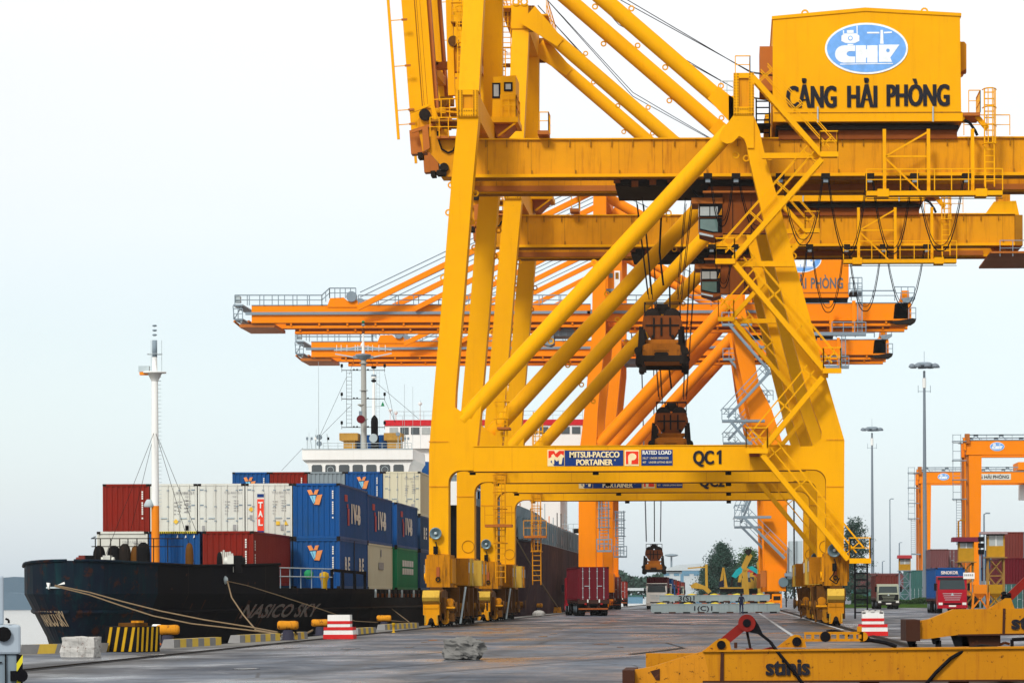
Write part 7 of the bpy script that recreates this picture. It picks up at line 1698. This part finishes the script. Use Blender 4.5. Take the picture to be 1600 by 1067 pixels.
rear_truck(955, 951.5, .06, 'second container truck in the queue, half hidden by the maroon box', CBLU, 'red brown container on the second truck of the queue', CBRN, front='door')
rear_truck(968, 947, .03, 'third container truck in the queue, farthest of those seen from behind', REDT, 'bright red container on the third truck of the queue', CRED, front='door')
# trucks facing the camera
c = G_(1026, 951.3); truck_at(c.x, c.y, 0, 'white truck facing the camera under the lowest spreader', WCAB, 'flat', 'deep red container on the white truck under the spreader', CMAR, front='corr', group=GT)
for k, (dd, m_, lb) in enumerate(((383, CBLU, 'blue container behind the white truck'), (408, CBRN, 'red brown container behind the blue one in the road queue'), (440, CRED, 'red container far down the road queue'), (485, CBRN, 'brown container at the far end of the road queue'))):
    truck_at(-8.7, dd, 0, ['truck with a blue box', 'truck with a red brown box', 'truck with a red box', 'last truck'][k]+' queuing behind the white truck', (WCAB, CBLU, REDT, KAM)[k], 'flat', lb, m_, front='corr', group=GT, small=True)
c = Vector((W(1488, 931, 250).x, 250, 0)); t = truck_at(c.x, c.y, 0, 'red truck facing the camera beneath a blue container', REDT, 'flat', 'deep blue container lettered SINOKOR on the red truck', CBLU2 if 'CBLU2' in globals() else CBLU, front='panel', group=GT)
t_ = MB(); t_.text('SINOKOR', (c.x-.05, c.y+2.27, 3.28), .26, m=WTXT, bold=.05, width=1.45)
for k in range(7): t_.cbox((c.x+.72, c.y+2.27, 3.1-.11*k), (.05, .02, .07), WTXT)
kc = [o for o in C.objects if o.type == 'EMPTY' and 'SINOKOR' in o.get('label', '')][0]
o = t_.build('lettering', WTXT, kc)
for v in o.data.vertices: v.co -= kc.location
c = Vector((W(1389, 931, 335).x, 335, 0)); truck_at(c.x-.1, c.y, 0, 'old grey green bonneted truck with a brown container, facing the camera', KAM, 'nose', 'dusty brown container on the grey green truck', CBRN2 if 'CBRN2' in globals() else CBRN, front='corr', group=GT)
# motorcycle with rider
c = G_(1429, 945.5); root = thing('motorcycle', c, 'small dark motorcycle ridden towards the camera between the two trucks', 'motorcycle', None, .15)
for y in (-.62, .62):
    mb = MB(); mb.lathe((0, y, .3), [(.05, -.05), (.27, -.06), (.3, 0), (.27, .06), (.05, .05)], 16, DARK, 'x'); mb.build('wheel', DARK, root)
mb = MB(); mb.prismx([(-.5, .45), (-.45, .95), (-.2, .8), (.7, .78), (.75, .6), (.3, .35), (-.2, .32)], -.14, .14, GREY); mb.bar((0, -.6, .3), (0, -.42, 1.0), .06, m=STEEL); mb.bar((-.33, -.4, 1.02), (.33, -.4, 1.02), .04, m=STEEL); mb.box((-.16, -.1, .78), (.16, .7, .86), BLK); mb.build('body', GREY, root)
mb = MB(); mb.tube((0, -.56, .86), (0, -.5, .86), .09, n=12, m=WTXT); mb.build('headlight', WTXT, root)
# ================================================================= control booths on towers
def booth(px, d, roof, body, lat, label, rm, bm_, wm=GLASS, group='control booths on lattice towers'):
    z = lambda py: W(px, py, d).z; s = d/F; rx0, rx1 = [(v-px)*s for v in roof[:2]]; bx0, bx1 = [(v-px)*s for v in body[:2]]
    root = thing('control_booth', (W(px, 900, d).x, d, 0), label, 'booth', group); dp = (bx1-bx0)*.95
    mb = MB(); mb.prism([(rx0, z(roof[3])), (rx1, z(roof[3])), (rx1-.05, z(roof[2])), (rx0+.05, z(roof[2]))], -.5, dp+.5, rm); mb.box((bx0, -.02, z(roof[3])-.12), (bx1, dp, z(roof[3])), STEEL); mb.build('roof', rm, root)
    mb = MB(); zt_, zm, zb_ = z(roof[3])-.1, z(body[3]), z(body[2]); mb.box((bx0, 0, zb_), (bx1, dp, zm), bm_)
    for x in (bx0, bx1-.12):
        for y in (0, dp-.12): mb.box((x, y, zm), (x+.12, y+.12, zt_), bm_)
    b = mb.build('cabin', bm_, root); mb = MB(); mb.box((bx0+.1, .04, zm), (bx1-.1, .08, zt_), wm); mb.box((bx0+.04, .1, zm), (bx0+.08, dp-.1, zt_), wm); mb.box((bx1-.08, .1, zm), (bx1-.04, dp-.1, zt_), wm); mb.box(((bx0+bx1)/2-.04, .0, zm), ((bx0+bx1)/2+.04, .05, zt_), WHT); mb.build('window', wm, b)
    mb = MB()
    for x in (bx0+.06, bx1-.06):
        for y in (.06, dp-.06): mb.bar((x, y, 0), (x, y, zb_), .12, m=lat)
    n = max(2, round(zb_/1.5))
    for i in range(n):
        z0, z1 = zb_*i/n, zb_*(i+1)/n
        for y in (.03, dp-.03): mb.bar((bx0+.06, y, z0), (bx1-.06, y, z1), .07, m=lat); mb.bar((bx1-.06, y, z0), (bx0+.06, y, z1), .07, m=lat); mb.bar((bx0, y, z1), (bx1, y, z1), .08, m=lat)
        mb.bar((bx1-.04, 0, z0), (bx1-.04, dp, z1), .07, m=lat); mb.bar((bx0+.04, 0, z0), (bx0+.04, dp, z1), .07, m=lat)
    mb.box((bx0-.2, -.3, zb_-.08), (bx1+.2, dp+.3, zb_), lat); mb.build('lattice', lat, root); return root
MROOF = flat('maroon_roof', (.16, .02, .04), .6); PROOF = flat('pinkish_grey_roof', (.33, .25, .26), .7); BRED2 = flat('red_roof', (.42, .04, .05), .6)
booth(1556, 250, (1532, 1574, 830.5, 834), (1541.5, 1570, 870, 852.5), None, 'yellow control booth on a braced lattice tower with a flat pale roof', PROOF, YELD if False else SPV, GLASSL)if False else None
BY = flat('booth_yellow', (.44, .23, .01), .6); BW = paint('booth_lattice_ochre', (.30, .17, .04), dirt=.6, rust=.2)
booth(1556, 250, (1532, 1574, 830.5, 834), (1543, 1570, 870, 852.5), BW, 'yellow control booth on a braced lattice tower with a flat pale roof', PROOF, BY, GLASSL)
booth(1509, 262, (1488, 1530, 839, 846), (1498, 1522, 877, 856), BW, 'control booth with a thick maroon roof, just left of the yellow one', MROOF, BY, GLASSL)
booth(1414, 430, (1402.5, 1425, 867, 872), (1405, 1423, 891, 881), GREY, 'small far booth with a red roof behind the motorcycle', BRED2, BY, GLASSL)
c = W(1533, 848, 258); mb = MB()
for z_ in (842, 852, 862): mb.cbox((0, 0, W(1533, z_, 258).z), (.5, .4, .4), BLK)
mb.bar((-.1, 0, 0), (-.1, 0, W(0, 840, 258).z), .14, m=GREY); o = mb.build('signal_lamp_post', BLK, None); o.location = (c.x, 258, 0); tag(o, 'dark lamp cluster on a post between the two tall booths', 'lamp post')
# sign board beside the red truck
c = W(1512, 899, 240); mb = MB(); mb.box((-.35, 0, c.z-.25), (.55, .06, c.z+.25), WHT); 
for k in range(5): mb.box((-.27+.15*k, -.012, c.z-.03), (-.17+.15*k, 0, c.z+.13), GTXT)
mb.bar((.4, .1, 0), (.4, .1, c.z), .08, m=GREY); o = mb.build('notice_board', WHT, None); o.location = (c.x, 240, 0); tag(o, 'white notice board sticking out right of the red truck', 'sign')
# hoppers
for k, (px, lb) in enumerate(((1531, 'orange discharge hopper on legs, left of the pair'), (1555, 'yellow discharge hopper on legs, right of the pair'))):
    d = 236.0; c = W(px, 920, d); root = thing('hopper', (c.x, d, 0), lb, 'hopper', 'hoppers on legs right of the red truck'); hm = (ORM, BY)[k]; z1, z2, z3 = W(0, 919, d).z, W(0, 933, d).z, W(0, 941, d).z
    mb = MB(); mb.add([(-.55,-.5,z1),(.55,-.5,z1),(.55,.5,z1),(-.55,.5,z1),(-.5,-.45,z2),(.5,-.45,z2),(.5,.45,z2),(-.5,.45,z2),(-.15,-.15,z3),(.15,-.15,z3),(.15,.15,z3),(-.15,.15,z3)], [(0,1,5,4),(1,2,6,5),(2,3,7,6),(3,0,4,7),(4,5,9,8),(5,6,10,9),(6,7,11,10),(7,4,8,11),(0,3,2,1)], hm); mb.box((-.62, -.55, z1-.02), (-.5, -.45, z1+.25), hm); mb.build('funnel', hm, root)
    mb = MB()
    for s in (-1, 1):
        for y in (-.45, .45): mb.bar((s*.5, y, z2+.1), (s*.62, y, 0), .09, m=ORM); mb.bar((s*.55, y, .5), (-s*.1, y, z3+.1), .07, m=hm)
    mb.box((-.65, -.5, .1), (.65, .5, .2), ORM); mb.build('leg_frame', ORM, root)
# ================================================================= container yard stacks
R8 = random.Random(21); cols = (CBRN, CMAR, CBRN, CRED, CBLD, CGRY, CBRN, CGRN)
cname = {CBRN: 'red brown', CMAR: 'maroon', CRED: 'red', CBLD: 'dull blue', CGRY: 'grey', CGRN: 'green', CBLU: 'blue'}
FADE = paint('faded_pinkish_container', (.16, .06, .065), dirt=.5, rust=.05); cname[FADE] = 'faded pinkish brown'; GRNB = paint('dull_green_container', (.04, .13, .12), dirt=.5, rust=.1); cname[GRNB] = 'dull green'
def stack(px, d, tiers, where, mats=None, rot=False, L=12.19):
    X = W(px, 900, d).x; lv = ['bottom', 'second', 'third', 'fourth']
    for t in range(tiers):
        m_ = mats[t % len(mats)] if mats else R8.choice(cols)
        if rot: container(X, d+1.22, t*2.6, '%s container, %s of the stack %s' % (cname[m_], lv[t], where), m_, rz=-math.pi/2, L=L, front='corr', group='stacked containers in the yard', small=True)
        else: container(X, d, t*2.6, '%s container, %s of the stack %s' % (cname[m_], lv[t], where), m_, front=R8.choice(('door', 'corr')), group='stacked containers in the yard', small=True, L=L)
stack(1585, 300, 3, 'at the right edge', (GRNB, CMAR, CBRN)); stack(1624, 296, 3, 'past the right edge', (CMAR, CMAR, CGRY))
stack(1573, 318, 3, 'just behind the yellow booth', (CBLU, CBRN, CGRY), L=6.06)
for k, (px, m_) in enumerate(((1468, (CBRN, FADE, FADE)), (1494, (CBLD, FADE, FADE)), (1521, (FADE, CBLD, FADE)), (1545, (CGRY, CBRN, CBLD)))): stack(px, 410+k*4, 3, ['left of the maroon roofed booth', 'behind the blue truck box', 'behind the maroon roofed booth', 'between the two tall booths'][k], m_)
for k, (px, m_) in enumerate(((1432, (GRNB, GRNB)), (1454, (CBLD, CGRY)))): stack(px, 440, 2, ['behind the red roofed booth', 'right of the red roofed booth'][k], m_)
for k in range(4):
    X = W(1330, 900, 500).x+k*12.6
    container(X, 500, 0, ['green', 'faded pinkish brown', 'green', 'dull green'][k]+' container of the long far row, %s from the crane leg' % ['first', 'second', 'third', 'fourth'][k], (GRNB, FADE, GRNB, GRNB)[k], rz=-math.pi/2, group='long far container row', small=True)
    container(X, 500, 2.6, ['pinkish', 'red', 'pinkish brown', 'dusty red'][k]+' upper container of the long far row, %s from the crane leg' % ['first', 'second', 'third', 'fourth'][k], (FADE, CBRN, FADE, CBRN)[k], rz=-math.pi/2, group='long far container row', small=True)
# ================================================================= light masts and lamp posts
MAST = paint('mast_grey_paint', (.17, .21, .25), dirt=.3)
def light_mast(px, ytop, d, label):
    p = W(px, 931, d); H = W(px, ytop, d).z; root = thing('light_mast', (p.x, d, 0), label, 'light mast', 'tall floodlight masts in the yard')
    mb = MB(); mb.tube((0, 0, 0), (0, 0, H*.97), .37, .16, 18, MAST); mb.tube((0, 0, H*.9), (0, 0, H*.94), .26, .26, 12, WHT)
    for s in (-1, 1): mb.bar((0, 0, H*.885), (s*.9, 0, H*.885), .07, m=GREY); mb.bar((s*.85, 0, H*.88), (s*.85, 0, H*.91), .07, m=GREY)
    mb.tube((0, 0, H), (0, 0, H+1.7), .03, n=4, m=GREY); mb.build('pole', MAST, root)
    hd = MB(); hd.lathe((0, 0, H-.4), [(.3, -.3), (1.2, .0), (1.4, .25), (.9, .55), (.2, .6)], 14, GREY); hd.build('lamp_head', GREY, root)
    for k in range(8):
        a = k*math.pi/4+.2; f = MB(); x, y = 1.75*math.cos(a), 1.75*math.sin(a); f.bar((x*.55, y*.55, H-.25), (x, y, H-.35), .12, m=GREY); f.lathe((x, y, H-.3), [(.45, -.28), (.5, -.1), (.3, .2), (.1, .28)], 10, MAST); f.build('floodlight', MAST, root)
light_mast(1445.5, 568, 420, 'tallest floodlight mast, crossing the farther yard gantry'); light_mast(1363.5, 668, 574, 'second floodlight mast, right of the crane ladder')
def lamp_post(px, ytop, d, label, m=GREY):
    p = W(px, 931, d); H = W(px, ytop, d).z; mb = MB(); r = .085 if d < 700 else .14; mb.tube((0, 0, 0), (0, 0, H), r*1.5, r, 8, m); mb.bar((0, 0, H), (.35, 0, H+.1), .1, m=m); mb.cbox((.4, -.1, H+.1), (.5, .35, .16), m)
    o = mb.build('lamp_post', m, None); o.location = (p.x, d, 0); tag(o, label, 'lamp post')
lamp_post(1391, 780, 520, 'thin lamp post between the two floodlight masts'); lamp_post(1405.5, 848, 700, 'short distant lamp post behind the brown container'); lamp_post(1498, 814, 300, 'lamp post in front of the maroon roofed booth', YELD); lamp_post(1538, 803, 330, 'lamp post rising behind the yellow booth'); lamp_post(1379, 877, 800, 'tiny far lamp post left of the red roofed booth')
p = W(1049, 868, 1300); root = thing('light_mast', (p.x, 1300, 0), 'distant light mast above the white roofed hall', 'light mast'); mb = MB(); mb.tube((0, 0, 0), (0, 0, p.z), .6, .4, 8, GREY); mb.build('pole', GREY, root); mb = MB(); mb.lathe((0, 0, p.z), [(1, -.4), (3, 0), (2.6, .6), (.5, .9)], 10, GREY); mb.build('lamp_head', GREY, root)
# ================================================================= far hall, trees, verge
HALL = flat('hall_white', (.46, .52, .55), .7); HALB = flat('hall_blue_frame', (.12, .25, .36), .6)
a, b = W(1046, 0, 760), W(1115, 0, 760); z = lambda py: W(1080, py, 760).z
root = thing('warehouse', ((a.x+b.x)/2, 760, 0), 'long pale warehouse with a white roof in the far distance', 'building'); w2h = (b.x-a.x)/2+2
mb = MB(); mb.box((-w2h, 0, 0), (w2h, 40, z(893)), HALL)
for k in range(6): mb.box((-w2h+k*w2h/3, -.1, z(899)), (-w2h+k*w2h/3+1.4, 0, z(895)), HALB)
mb.build('wall', HALL, root); mb = MB(); mb.prism([(-w2h-1, z(891)), (-w2h*.5, z(882)), (w2h*.3, z(880)), (w2h*.8, z(882)), (w2h+1, z(891))], -1, 41, HALL); mb.build('roof', HALL, root)
a, b = W(1062, 0, 640), W(1106, 0, 640); z = lambda py: W(1080, py, 640).z; root = thing('pipe_bridge', ((a.x+b.x)/2, 640, 0), 'pale blue portal frame before the far warehouse', 'gantry'); h2 = (b.x-a.x)/2
mb = MB(); mb.box((-h2, 0, z(896)), (h2, 1, z(891.5)), HALB); mb.build('beam', HALB, root)
for s in (-1, 1): mb = MB(); mb.box((s*h2-.35, 0, 0), (s*h2+.35, 1, z(896)), HALB); mb.build('leg', HALB, root)
def foliage(name, base, hl, leafsz=.35):
    m, t, b = _mat(name); oi = N(t, 'ShaderNodeNewGeometry'); n = N(t, 'ShaderNodeTexNoise', Scale=.35, Detail=4.0); t.links.new(oi.outputs['Position'], n.inputs['Vector'])
    mx = N(t, 'ShaderNodeMix'); mx.data_type = 'RGBA'; mx.inputs[6].default_value = (*base, 1); mx.inputs[7].default_value = (*hl, 1)
    r = N(t, 'ShaderNodeMath'); r.operation = 'ADD'; r.use_clamp = True; sb = N(t, 'ShaderNodeMapRange'); sb.inputs[1].default_value = .3; sb.inputs[2].default_value = .7; t.links.new(n.outputs[0], sb.inputs[0]); t.links.new(oi.outputs['Random Per Island'], r.inputs[0]); t.links.new(sb.outputs[0], r.inputs[1]); r2 = N(t, 'ShaderNodeMath'); r2.operation = 'MULTIPLY'; r2.inputs[1].default_value = .5; t.links.new(r.outputs[0], r2.inputs[0])
    t.links.new(r2.outputs[0], mx.inputs[0]); t.links.new(mx.outputs[2], b.inputs['Base Color']); b.inputs['Roughness'].default_value = .9; b.inputs['Specular IOR Level'].default_value = .1; return m
LF1 = foliage('haze_tinted_casuarina', (.018, .045, .040), (.04, .085, .06)); LF2 = foliage('green_leaves', (.022, .06, .018), (.06, .13, .035)); BARK = flat('bark', (.06, .045, .035), .9)  # needles tinted bluish, distance haze put into their colour
def leaves(mb, pts, sz, m, r):
    for p in pts:
        d1 = Vector((r.gauss(0, 1), r.gauss(0, 1), r.gauss(0, 1))).normalized(); d2 = d1.orthogonal().normalized(); s = sz*r.uniform(.6, 1.4); mb.add([p-d1*s, p+d2*s*.5, p+d1*s, p-d2*s*.5], [(0,1,2,3)], m)
def tree(px, d, ytop, wpx, label, m, seed, conif=.5, group='trees beyond the quay', n=9000, base=0):
    """conical or rounded crown made of drooping sprays on real limbs"""
    r = random.Random(seed); p0 = W(px, 931, d); H = W(px, ytop, d).z; Rw = wpx/2*d/F; root = thing('tree', (p0.x, d, 0), label, 'tree', group)
    tr = MB(); tr.tube((0, 0, 0), (0, 0, H*.9), Rw*.06+.08, .04, 8, BARK); sp = []; nb = 90
    for i in range(nb):
        t = ((i+r.random())/nb)**.9; z = H*(.10+.88*t); env = Rw*min(1, ((1-t)**conif)*1.05+.03)*(1 if t > .12 else .7+t*2.5); rr = env*r.uniform(.45, 1.08); a = r.uniform(0, math.tau); dz = r.uniform(-.05, .09)*H
        tip = Vector((rr*math.cos(a), rr*math.sin(a), z+dz*.5)); root_ = Vector((0, 0, z-H*.05)); tr.tube(root_, tip, .05, .015, 4, BARK, cap=False); sp.append((root_, tip, r.uniform(.10, .2)*Rw+.25))
    tr.build('trunk', BARK, root); cm = MB(); pts = []
    for i in range(n):
        a_, b_, rad = r.choice(sp); t = r.random()**.6; v = Vector((r.gauss(0, 1), r.gauss(0, 1), r.gauss(0, .8)))*rad*.55; pts.append(a_.lerp(b_, .25+.8*t)+v)
    leaves(cm, pts, .17*d/520, m, r); cm.build('crown', m, root); return root
tree(1128, 520, 853, 84, 'dark pointed tree, leftmost of the pair beyond the pontoons', LF1, 3, .62, n=14000); tree(1172, 545, 858, 70, 'rounder green tree behind the yellow machines', LF2, 5, .4); tree(1106, 560, 886, 44, 'low bluish tree at the left foot of the pointed one', LF1, 8, .5, n=5000)
tree(1336, 470, 813, 60, 'dark tree showing just right of the nearest crane leg', LF1, 12, .32); tree(1199, 575, 864, 40, 'green tree mostly hidden by the orange crane leg', LF2, 14, .4, n=5000)
# far wooded mass
r = random.Random(4); mb = MB(); pts = []
for i in range(9000):
    x = r.uniform(-75, 60); h = 8.5+2.2*math.sin(x/9)+1.5*math.sin(x/3.3+1); z = h*math.sqrt(r.random()); pts.append(Vector((x, 900+r.uniform(0, 18), z)))
leaves(mb, pts, .9, LF1, r); tag(mb.build('far_trees', LF1), kind='stuff')
r = random.Random(6); mb = MB(); pts = []
for i in range(16000):
    x = r.uniform(16, 62); h = (1.3+.35*math.sin(x/2.3)+.25*math.sin(x*1.3)); pts.append(Vector((x, 395+r.uniform(0, 3.5), h*math.sqrt(r.random()))))
leaves(mb, pts, .16, LF2, r); tag(mb.build('hedge', LF2), kind='stuff')
mb = MB(); mb.prismz([(13, 366), (70, 366), (70, 404), (13, 404)], .0, .14, GRASS); tag(mb.build('grass_verge', GRASS), kind='structure')
mb = MB(); r = random.Random(9)
for i in range(9000):
    x, y = r.uniform(13, 68), 366+38*r.random()**2; hh = r.uniform(.12, .4); a = r.uniform(-.15, .15); mb.add([(x-.05, y, .13), (x+.05, y, .13), (x+a, y, .13+hh)], [(0,1,2)], GRASSB)if False else mb.add([(x-.05, y, .13), (x+.05, y, .13), (x+a, y, .13+hh)], [(0,1,2)], GRASS)
tag(mb.build('grass', GRASS), kind='stuff')
# low wall with coloured panels and barriers far down the road, left of the white truck
mb = MB(); 
for k in range(7): mb.box((k*3.2, 0, .2), (k*3.2+2.9, .3, 1.5), HALL if k % 2 else HALB); mb.box((k*3.2, -.1, 1.5), (k*3.2+2.9, .4, 1.75), GRNB)
mb.box((-2, 0, 2.6), (23, .5, 3.1), HALL)
o = mb.build('barrier_fence', HALL, None); c = W(980, 931, 560); o.location = (c.x, 560, 0); tag(o, 'low pale and green fence far down the road, left of the white truck', 'fence')
# ================================================================= yellow machines and grabs beyond the pontoons
MY = paint('machine_yellow', (.46, .27, .03), dirt=.8, rust=.08); TEAL = flat('teal_paint', (.01, .32, .36), .6); CORAL = flat('coral_red_paint', (.50, .035, .04), .6)
d = 420.0; s = d/F; c = W(1160, 931, d); q = lambda px, py: ((px-1160)*s, W(1160, py, d).z)
root = thing('crawler_excavator', (c.x, d, 0), 'yellow crawler excavator with its cab, in front of the trees', 'excavator')
mb = MB(); mb.prism([q(1123, 919), q(1176, 919), q(1173, 925), q(1128, 925)], -1.5, -.8, DARK); mb.prism([q(1123, 919), q(1176, 919), q(1173, 925), q(1128, 925)], .8, 1.5, DARK); mb.build('track', DARK, root)
mb = MB(); mb.prism([q(1125, 917), q(1178, 917), q(1178, 919), q(1125, 919)], -1.5, 1.5, MY); mb.prism([q(1159, 917), q(1159, 903), q(1174, 903), q(1178, 908), q(1178, 917)], -1.3, 1.3, MY); b_ = mb.build('body', MY, root)
mb = MB(); mb.prism([q(1162, 909), q(1162, 902), q(1172, 902), q(1173, 909)], -1.35, -.2, GLASS); mb.build('window', GLASS, b_)
mb = MB(); mb.prism([q(1132, 917), q(1130, 888), q(1132, 886), q(1137, 917)], -.4, .3, MY); mb.prism([q(1124, 912), q(1129, 886), q(1131, 886), q(1129, 914)], -.2, .2, MY); mb.prism([q(1124, 908), q(1131, 905), q(1131, 917), q(1123, 917)], -.5, .5, BLUD) if False else mb.prism([q(1124, 908), q(1131, 905), q(1131, 917), q(1123, 917)], -.5, .5, NAVY); mb.build('boom_arm', MY, root)
root = thing('material_handler', (c.x-10.5, d+30, 0), 'yellow machine with a long bent arm and a post, left of the trees', 'excavator'); q2 = lambda px, py: ((px-1160)*(450/F)+10.5-.0, W(1160, py, 450).z)
mb = MB(); mb.prism([q2(1080, 914), q2(1088, 909), q2(1106, 916), q2(1113, 923), q2(1108, 927), q2(1100, 920), q2(1082, 918)], -.6, .6, MY); mb.build('arm', MY, root); mb = MB(); mb.prism([q2(1103, 881), q2(1107, 881), q2(1107.5, 920), q2(1103.5, 920)], -.3, .3, MY); mb.prism([q2(1076, 886), q2(1106, 884), q2(1106, 886), q2(1076, 888)], -.2, .2, MY); mb.build('post', MY, root); mb = MB(); mb.box((-2.6+10.5-10, -1.2, 0), (3.6, 1.2, .9), DARK); mb.build('track', DARK, root)
for k, (px, cm_, lb) in enumerate(((1158, TEAL, 'teal clamshell grab hung beside the excavator'), (1180, CORAL, 'coral red clamshell grab right of the teal one'))):
    dd = 425.0+k*3; cc = W(px, 931, dd); root = thing('clamshell_grab', (cc.x, dd, 0), lb, 'grab', 'coloured grabs beyond the pontoons'); s_ = dd/F; Z = lambda py: W(px, py, dd).z; X = lambda v: (v-px)*s_
    mb = MB()
    if k == 0: mb.prism([(X(1143), Z(900)), (X(1150), Z(890)), (X(1163), Z(881)), (X(1169), Z(884)), (X(1160), Z(893)), (X(1150), Z(903))], -.9, .9, cm_); mb.prism([(X(1166), Z(886)), (X(1176), Z(884)), (X(1198), Z(900)), (X(1196), Z(904))], -.6, .6, cm_)
    else: mb.prism([(X(1160), Z(897)), (X(1172), Z(889)), (X(1185), Z(888)), (X(1180), Z(893)), (X(1170), Z(895)), (X(1162), Z(901))], -.9, .9, cm_); mb.prism([(X(1178), Z(892)), (X(1194), Z(902)), (X(1194), Z(908)), (X(1176), Z(897))], -.5, .5, cm_)
    mb.build('shell', cm_, root); mb = MB(); mb.bar((X(1145), 0, Z(901)), (X(1138), 0, 0), .3, m=STEEL); mb.bar((X(1190), 0, Z(903)), (X(1196), 0, 0), .3, m=GREY); mb.bar((X(1170), 0, Z(893)), (X(1168), 0, 0), .3, m=GREY); mb.build('stand', STEEL, root)
for px, lb, pts in ((1168, 'yellow angled jib with a dark pulley head, among the grabs', [(1158, 886), (1166, 868), (1172, 864), (1176, 868), (1170, 880), (1164, 892)]), (1188, 'yellow crane jib leaning in front of the orange leg', [(1182, 880), (1188, 868), (1192, 848), (1196, 836), (1201, 838), (1198, 868), (1193, 895), (1184, 890)])):
    dd = 415.0; cc = W(px, 931, dd); root = thing('mobile_crane_jib', (cc.x, dd, 0), lb, 'jib', 'yellow jibs beyond the pontoons'); mb = MB(); mb.prism([((a_-px)*dd/F, W(px, b2, dd).z) for a_, b2 in pts], -.5, .5, MY); mb.bar((0, 0, 0), ((pts[0][0]-px)*dd/F+.5, 0, W(px, pts[0][1], dd).z-.3), .7, m=MY); mb.build('jib', MY, root)
    if px == 1168: mb = MB(); mb.prism([((a_-px)*dd/F, W(px, b2, dd).z) for a_, b2 in ((1163, 862), (1167, 858), (1174, 857), (1175, 862), (1170, 868))], -.6, .6, STEEL); mb.build('pulley', STEEL, root)
# a second digger and loose gear among the grabs
d = 432.0; c = W(1186, 931, d); root = thing('crawler_excavator', (c.x, d, 0), 'second yellow excavator, close against the foot of the orange leg', 'excavator'); X = lambda v: (v-1186)*d/F; Z = lambda v: W(1186, v, d).z
mb = MB(); mb.prism([(X(1168), 0), (X(1198), 0), (X(1198), Z(920)), (X(1168), Z(920))], -1.4, 1.4, DARK); mb.build('track', DARK, root)
mb = MB(); mb.box((X(1170), -1.3, Z(918)), (X(1197), 1.3, Z(908)), MY); mb.box((X(1171), -1.2, Z(908)), (X(1179), .2, Z(899)), MY); b_ = mb.build('body', MY, root); mb = MB(); mb.box((X(1172), -1.24, Z(907)), (X(1178), -1.1, Z(901)), GLASS); mb.build('window', GLASS, b_)
mb = MB(); mb.bar((X(1180), 0, Z(910)), (X(1172), 0, Z(888)), .8, m=MY); mb.bar((X(1172), 0, Z(888)), (X(1158), 0, Z(896)), .6, m=MY); mb.bar((X(1158), 0, Z(896)), (X(1155), 0, Z(910)), .45, m=MY); mb.build('boom_arm', MY, root)
mb = MB(); mb.prism([(X(1151), Z(909)), (X(1158), Z(909)), (X(1157), Z(917)), (X(1152), Z(915))], -.7, .7, STEEL); mb.build('bucket', STEEL, root)
# dark vehicle and booth seen between the land side legs
c = G_(1250, 946.5); root = thing('parked_van', (c.x+.4, c.y, 0), 'white and blue van parked between the land side crane legs', 'van'); mb = MB(); mb.prismx([(0, .4), (0, 1.0), (.5, 1.15), (.9, 1.95), (4.4, 1.95), (4.5, .4)], -.85, .85, WHT); bd = mb.build('body', WHT, root, bevel=.04); mb = MB(); mb.box((-.75, .5, 1.2), (.75, .62, 1.75), GLASS); mb.build('windscreen', GLASS, bd)
for y in (.9, 3.6):
    for s_ in (-1, 1): wheel(root, s_*.78, y, .33, .2)

# ================================================================= river haze
m = bpy.data.materials.new('haze_air'); m.use_nodes = True; t = m.node_tree; t.nodes.clear(); o = t.nodes.new('ShaderNodeOutputMaterial'); v = t.nodes.new('ShaderNodeVolumePrincipled'); v.inputs['Color'].default_value = (.86, .93, .96, 1); v.inputs['Density'].default_value = .00008; v.inputs['Anisotropy'].default_value = .1; t.links.new(v.outputs[0], o.inputs['Volume'])
mb = MB(); mb.box((-3100, -90, -5), (1900, 2700, 95), m); tag(mb.build('haze', m), kind='stuff')
